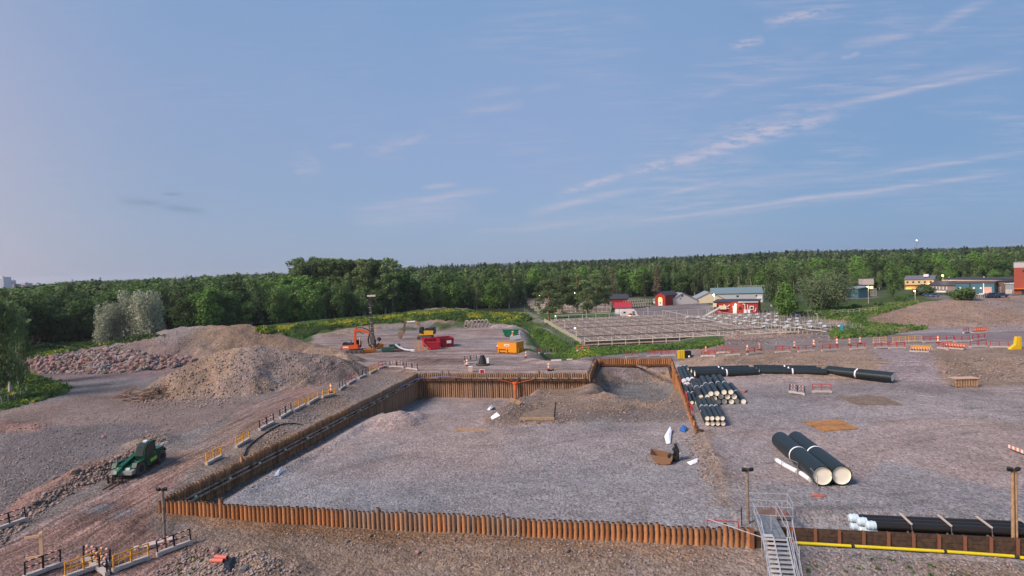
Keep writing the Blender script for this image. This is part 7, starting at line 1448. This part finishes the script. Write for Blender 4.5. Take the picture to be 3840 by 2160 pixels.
while nr < 285:
    x, y = rk.uniform(60, 750), rk.uniform(1295, 1406)
    if not inpx(RUB, x, y) or (rk.random() < .5 and y < 1330): continue
    p = P(x, y); s_ = rk.uniform(.75, 1.55)*(1 if y > 1330 else .8); o = bpy.data.objects.new('boulder', rms[rk.choice((0, 3, 6, 0, 3, 1, 4, 2))]); COL.objects.link(o); o.location = p+Vector((0, 0, s_*.12)); o.scale = (s_, s_*rk.uniform(.8, 1.2), s_); o.rotation_euler = (rk.uniform(-.5, .5), rk.uniform(-.5, .5), rk.uniform(0, 6.3))
    o['label'] = 'broken pinkish rock in the rubble heap before the silver willows'; o['category'] = 'rock'; o['group'] = 'rocks of the left rubble heap'; nr += 1
for i, (r_, x, y, s_, lb) in enumerate((('R7', 1745, 62, 1.1, 'single pale boulder beside the big pyramid of pipes'), ('R7', 418, 1275, .45, 'pale stone on the dirt in front of the pile wall'), ('R5', 265, 905, .7, 'rock at the left foot of the berm'), ('R5', 780, 405, .6, 'stone left of the telehandler on the dark gravel'), ('R5', 420, 715, .9, 'red stone on the berm left of the forks'), ('R5', 560, 665, 1.0, 'dark boulder on the berm left of the forks'), ('R5', 1620, 1265, .8, 'pale rock above the short red pipes'), ('R5', 1840, 1410, .9, 'pink rock at the bottom edge right of the red pipes'), ('R6', 860, 1160, .4, 'small white stone below the pile wall'), ('R6', 1220, 1290, .45, 'pale stone at the foot of the dirt slope'), ('R6', 690, 1195, .4, 'grey stone below the taller pile'), ('Z8', 1435, 900, 1.3, 'pale boulder on the brown bank right of the grey ramp'))):
    p = P(*q(r_, x, y)); o = bpy.data.objects.new('boulder', rms[i % 9]); COL.objects.link(o); o.location = p+Vector((0, 0, .1)); o.scale = (s_,)*3; o.rotation_euler = (0, 0, i); o['label'] = lb; o['category'] = 'rock'
def cast(pos):
    out_ = []
    for ch in np.array_split(pos, max(1, len(pos)//400)):
        dirs = np.array([ray(x, y)[:] for x, y in ch]); ks = np.concatenate([np.arange(30, 140, .3), np.arange(140, 420, 1.0)])
        X_ = dirs[:, :1]/dirs[:, 1:2]*ks; Y_ = np.broadcast_to(ks, X_.shape); Z_ = CAMH+dirs[:, 2:3]/dirs[:, 1:2]*ks
        a = (X_-A0.x)*E1.x+(Y_-A0.y)*E1.y; b_ = (X_-A0.x)*E2.x+(Y_-A0.y)*E2.y; bl = Z_ < hzv(a.ravel(), b_.ravel()).reshape(a.shape); i = bl.argmax(1); j = np.arange(len(ch)); k_ = bl.any(1)
        x_, y_ = X_[j, i][k_], Y_[j, i][k_]; y_ = y_+np.random.RandomState(3).uniform(-.5, .5, len(y_)); a, b_ = (x_-A0.x)*E1.x+(y_-A0.y)*E1.y, (x_-A0.x)*E2.x+(y_-A0.y)*E2.y; out_.append(np.stack([x_, y_, hzv(a, b_)], 1))
    return np.concatenate(out_)
def scatter(label, polys, n, s0, s1, m_, seed, name='loose_stones', dz=0, mono=True, cols=None):
    r_ = np.random.RandomState(seed); import bmesh
    bm = bmesh.new(); bmesh.ops.create_icosphere(bm, subdivisions=1, radius=.5); base_v = np.array([v.co[:] for v in bm.verts]); base_f = np.array([[v.index for v in f.verts] for f in bm.faces]); bm.free()
    oct_v = np.array([(.5, 0, 0), (-.5, 0, 0), (0, .5, 0), (0, -.5, 0), (0, 0, .45), (0, 0, -.3)]); oct_f = np.array([(0, 2, 4), (2, 1, 4), (1, 3, 4), (3, 0, 4), (2, 0, 5), (1, 2, 5), (3, 1, 5), (0, 3, 5)])
    V_, F_, MI = [], [], []; tot_ = 0; pos = []
    for pl_, wgt in polys:
        k = int(n*wgt); got = 0; xs_ = [p[0] for p in pl_]; ys2 = [p[1] for p in pl_]; it = 0
        while got < k and it < k*6:
            x, y = r_.uniform(min(xs_), max(xs_)), r_.uniform(min(ys2), max(ys2)); it += 1
            if inpx(pl_, x, y): pos.append((x, y)); got += 1
    P3 = cast(np.array(pos)); N_ = len(P3); sc = s0+(s1-s0)*r_.rand(N_)**2.2; bv = oct_v; bf = oct_f
    ang = r_.rand(N_)*6.28; ca, sa = np.cos(ang), np.sin(ang); jit = 1+r_.uniform(-.3, .3, (N_, len(bv), 3)); v = bv[None]*jit*sc[:, None, None]
    vx = v[..., 0]*ca[:, None]-v[..., 1]*sa[:, None]; vy = v[..., 0]*sa[:, None]+v[..., 1]*ca[:, None]; vz = v[..., 2]*.8+sc[:, None]*.08+dz
    v = np.stack([vx+P3[:, :1], vy+P3[:, 1:2], vz+P3[:, 2:3]], -1).reshape(-1, 3).astype(np.float32); f = (bf[None]+(np.arange(N_)*len(bv))[:, None, None]).reshape(-1, 3).astype(np.int32)
    me = bpy.data.meshes.new(name); me.vertices.add(len(v)); me.vertices.foreach_set('co', v.ravel()); me.loops.add(f.size); me.loops.foreach_set('vertex_index', f.ravel()); me.polygons.add(len(f)); me.polygons.foreach_set('loop_start', np.arange(0, f.size, 3, dtype=np.int32)); me.polygons.foreach_set('loop_total', np.full(len(f), 3, np.int32))
    for mm in m_: me.materials.append(mm)
    me.polygons.foreach_set('material_index', np.repeat(r_.randint(0, len(m_), N_), len(bf)).astype(np.int32)); me.update(calc_edges=True)
    return link(name, me, None, None, kind='stuff', label=label)
stm = [mat('stone_pink', (.36, .27, .24), .9, 0, .2), mat('stone_grey', (.26, .24, .24), .9, 0, .2), mat('stone_brown', (.25, .18, .13), .9, 0, .2), mat('stone_dark', (.13, .11, .10), .9, 0, .2)]
scatter('small rubble and stones filling the left rubble heap', [(RUB, 1)], 3000, .3, .95, stm, 1, 'rubble')
scatter('stones lying on the two left spoil heaps', [([(470, 1530), (600, 1400), (780, 1320), (900, 1300), (1100, 1325), (1380, 1370), (1100, 1440), (860, 1520), (560, 1530)], .62), ([(500, 1300), (700, 1230), (940, 1220), (1150, 1290), (1400, 1370), (900, 1300), (560, 1350)], .22), ([(480, 1480), (640, 1500), (900, 1500), (860, 1530), (500, 1535)], .16)], 2000, .10, .5, [stm[0], stm[2], stm[2], stm[1]], 2)
scatter('stones and lumps on the bank between road and left pile wall', [([q('Z1', 700, 880), q('Z1', 1200, 560), q('Z1', 1600, 390), q('Z1', 2050, 180), q('Z1', 2280, 210), q('Z1', 1280, 680), q('Z1', 700, 1000)], 1)], 900, .08, .35, stm, 3)
scatter('stones on the dirt slope in front of the pile wall', [([(1000, 1985), (1500, 2000), (2790, 2060), (2790, 2170), (1900, 2170), (1500, 2090), (1100, 2040)], .7), ([(2980, 2060), (3840, 2110), (3840, 2170), (2980, 2170)], .3)], 1900, .05, .26, stm, 4)
scatter('stones along the reddish berm beside the telehandler', [([(0, 1990), (150, 1870), (330, 1760), (470, 1700), (560, 1630), (640, 1640), (560, 1680), (430, 1790), (300, 1830), (120, 1960), (0, 2050)], 1)], 1500, .08, .5, [stm[0], stm[2], stm[2], stm[3]], 5)
scatter('lumps of dirt and rock in the dug out part of the pit', [([(1860, 1590), (1900, 1480), (2220, 1450), (2280, 1380), (2500, 1400), (2540, 1470), (2590, 1580), (2300, 1585)], 1)], 1300, .06, .42, stm, 6)
scatter('stones on the right dirt heap and the long heap by the hatchery', [([(3240, 1200), (3400, 1130), (3560, 1110), (3840, 1100), (3840, 1240), (3500, 1235), (3330, 1220)], .62), ([(2700, 1285), (2740, 1250), (3120, 1250), (3150, 1280), (2950, 1292), (2640, 1300)], .2), ([(2540, 1320), (3300, 1335), (3340, 1410), (2700, 1395)], .1), ([(3480, 1345), (3840, 1340), (3840, 1420), (3600, 1440)], .12)], 3400, .12, .5, stm, 7)
scatter('stones and clods on the pit slopes and dirt ridge right of the pit', [([(2560, 1640), (2610, 1610), (2680, 1700), (2680, 1830), (2640, 1830)], .5), ([q('Z1', 200, 1449), q('Z1', 800, 1200), q('Z1', 1600, 700), q('Z1', 1700, 640), q('Z1', 1750, 720), q('Z1', 1000, 1180), q('Z1', 500, 1449)], .5)], 900, .06, .35, stm, 8)
scatter('gravel stones of the loose gravel pile in the pit', [([(1370, 1600), (1430, 1560), (1500, 1530), (1640, 1545), (1760, 1590), (1600, 1620), (1480, 1630)], 1)], 2500, .06, .2, [stm[1], stm[0], stm[1]], 9, 'gravel')
scatter('coarse crushed stone over the gravel pad near the pile wall', [([(640, 1880), (900, 1760), (1500, 1780), (2600, 1800), (2780, 1960), (1900, 1940), (1300, 1900)], .55), ([(1100, 1700), (1400, 1640), (2300, 1600), (2560, 1650), (2600, 1800), (900, 1780)], .45)], 9000, .05, .17, [stm[1], stm[1], stm[0], stm[3]], 10, 'gravel')
scatter('loose stones over the right gravel field', [([(2700, 1640), (3840, 1540), (3840, 1960), (2800, 1960)], .7), ([(2800, 1450), (3840, 1440), (3840, 1540), (2750, 1640)], .3)], 6000, .05, .17, [stm[1], stm[1], stm[0], stm[3]], 11, 'gravel')
scatter('scattered stones on the dark gravel left of the telehandler', [([(0, 1600), (300, 1570), (700, 1540), (640, 1640), (400, 1720), (200, 1800), (0, 1930)], 1)], 1500, .06, .32, [stm[0], stm[1], stm[3]], 13)
scatter('loose rubble at the bottom left corner', [([(560, 2160), (700, 2060), (1000, 2080), (1120, 2170)], 1)], 1200, .05, .35, stm, 12)
# ------------------------------------------------------------------ weeds and grass
def weeds(label, polys, n, h0, h1, wd, mats_, seed, name='weeds', wts=None):
    r_ = np.random.RandomState(seed); pos = []
    for pl_, wgt in polys:
        k = int(n*wgt); got = 0; it = 0; sx = pl_; xs_ = [p[0] for p in sx]; ys2 = [p[1] for p in sx]
        while got < k and it < k*12:
            x, y = r_.uniform(min(xs_), max(xs_)), r_.uniform(min(ys2), max(ys2)); it += 1
            if inpx(sx, x, y): pos.append((x, y)); got += 1
    P3 = cast(np.array(pos)); wx, wy, z = P3.T; N_ = len(P3); nb = 7
    c = np.repeat(np.stack([wx, wy, z], 1), nb, 0); M_ = N_*nb; c[:, :2] += r_.normal(0, wd*.35, (M_, 2)); hh_ = np.repeat(h0+(h1-h0)*r_.rand(N_), nb)*r_.uniform(.5, 1.1, M_); a = r_.rand(M_)*6.28; w_ = wd*r_.uniform(.25, .6, M_)
    dx_ = np.stack([np.cos(a)*w_, np.sin(a)*w_, np.zeros(M_)], 1); up = np.stack([r_.normal(0, .25, M_)*hh_, r_.normal(0, .25, M_)*hh_, hh_], 1); lo = c+np.stack([np.zeros(M_), np.zeros(M_), hh_*.15], 1)
    v = np.stack([lo-dx_*.7, lo+dx_*.7, c+up+dx_*.5, c+up-dx_*.6], 1).reshape(-1, 3).astype(np.float32)
    me = bpy.data.meshes.new(name); me.vertices.add(len(v)); me.vertices.foreach_set('co', v.ravel()); me.loops.add(M_*4); me.loops.foreach_set('vertex_index', np.arange(M_*4, dtype=np.int32)); me.polygons.add(M_); me.polygons.foreach_set('loop_start', np.arange(0, M_*4, 4, dtype=np.int32)); me.polygons.foreach_set('loop_total', np.full(M_, 4, np.int32))
    for mm in mats_: me.materials.append(mm)
    wts = wts or [1/len(mats_)]*len(mats_); ps_ = vn(wx*.22+seed, wy*.10, 5)+.6*vn(wx*.7, wy*.3, 6); cw_ = np.cumsum(wts); u_ = np.clip((ps_-.35)/.95+r_.normal(0, .16, N_), 0, .999); mi_ = np.searchsorted(cw_, np.repeat(u_, nb)).clip(0, len(mats_)-1)
    me.polygons.foreach_set('material_index', mi_.astype(np.int32)); me.update(calc_edges=True)
    return link(name, me, None, None, kind='stuff', label=label)
wg = leafmat('weed_green', (.085, .16, .032), (.12, .20, .04), 0); wgd = leafmat('weed_dark_green', (.05, .10, .026), (.075, .13, .036), 0); wy = leafmat('weed_yellow_bloom', (.30, .32, .03), (.38, .36, .04), 0); wl_ = leafmat('lawn_green', (.09, .18, .03), (.12, .21, .04), 0); wb_ = leafmat('dry_reed', (.19, .17, .09), (.24, .21, .12), 0)
weeds('tall green weeds on the bank behind the machine yard', [([(1060, 1255), (1240, 1205), (1500, 1178), (1760, 1168), (1900, 1180), (1960, 1225), (1880, 1215), (1640, 1200), (1400, 1215), (1200, 1240), (1130, 1275)], 1)], 7500, .15, .75, .5, [wgd, wg, wy], 1, 'weeds', [.45, .40, .15])
weeds('yellow blooming weeds along the forest edge', [([(960, 1240), (1150, 1222), (1500, 1187), (1700, 1166), (1700, 1174), (1500, 1195), (1200, 1230), (1000, 1252)], .75), ([(1740, 1180), (1980, 1178), (2000, 1200), (1900, 1215), (1760, 1198)], .25)], 4200, .3, 1.0, .55, [wgd, wg, wy], 2, 'weeds', [.15, .35, .5])
weeds('dark grass verge below the left forest', [([(60, 1320), (100, 1290), (400, 1268), (560, 1258), (620, 1262), (350, 1302), (130, 1345)], .6), ([(0, 1540), (20, 1410), (110, 1400), (200, 1430), (270, 1455), (240, 1480), (60, 1530)], .4)], 2200, .15, .6, .5, [wgd, wg, wy], 3, 'weeds', [.62, .33, .05])
weeds('bright grass around the hatchery and its ditch', [([(2150, 1342), (2190, 1306), (2480, 1295), (2700, 1280), (2720, 1290), (2640, 1308), (2400, 1318), (2160, 1345)], .4), ([(1975, 1240), (2030, 1235), (2170, 1300), (2150, 1345), (2080, 1340), (2010, 1280)], .4), ([(1985, 1215), (2080, 1215), (2180, 1298), (2150, 1300), (2060, 1235)], .2)], 7500, .1, .5, .45, [wgd, wg, wl_, wy], 4, 'grass', [.15, .30, .47, .08])
weeds('hedge and meadow weeds right of the hatchery', [([(2980, 1185), (3060, 1160), (3250, 1152), (3440, 1128), (3440, 1140), (3260, 1190), (3230, 1205), (3120, 1200)], .6), ([(3120, 1235), (3220, 1205), (3300, 1222), (3480, 1232), (3300, 1262), (3120, 1272)], .4)], 6000, .15, .9, .55, [wgd, wg, wl_, wb_], 5, 'weeds', [.35, .30, .2, .15])
weeds('small green tufts on the rough ground at the bottom', [([(2980, 2080), (3300, 2100), (3700, 2130), (3700, 2170), (3000, 2170)], .6), ([(620, 2160), (680, 2090), (760, 2100), (740, 2160)], .4)], 26, .08, .22, .25, [wgd, wgd], 6, 'weeds')
for pl_ in (): pass

# ------------------------------------------------------------------ air
hb = MB(); hb.box((300, 1900, 30), (7600, 4300, 70)); hm_ = bpy.data.materials.new('air'); hm_.use_nodes = True; hn = NT(hm_.node_tree); hn.n.clear()
ho = hn.add('ShaderNodeOutputMaterial'); hv = hn.add('ShaderNodeVolumePrincipled'); hv.inputs['Color'].default_value = (.86, .92, 1, 1); hv.inputs['Density'].default_value = .00009; hv.inputs['Anisotropy'].default_value = .2; hn.l.new(hv.outputs[0], ho.inputs['Volume'])
obj('haze', hb, hm_, kind='stuff', label='thin evening air over the whole site')
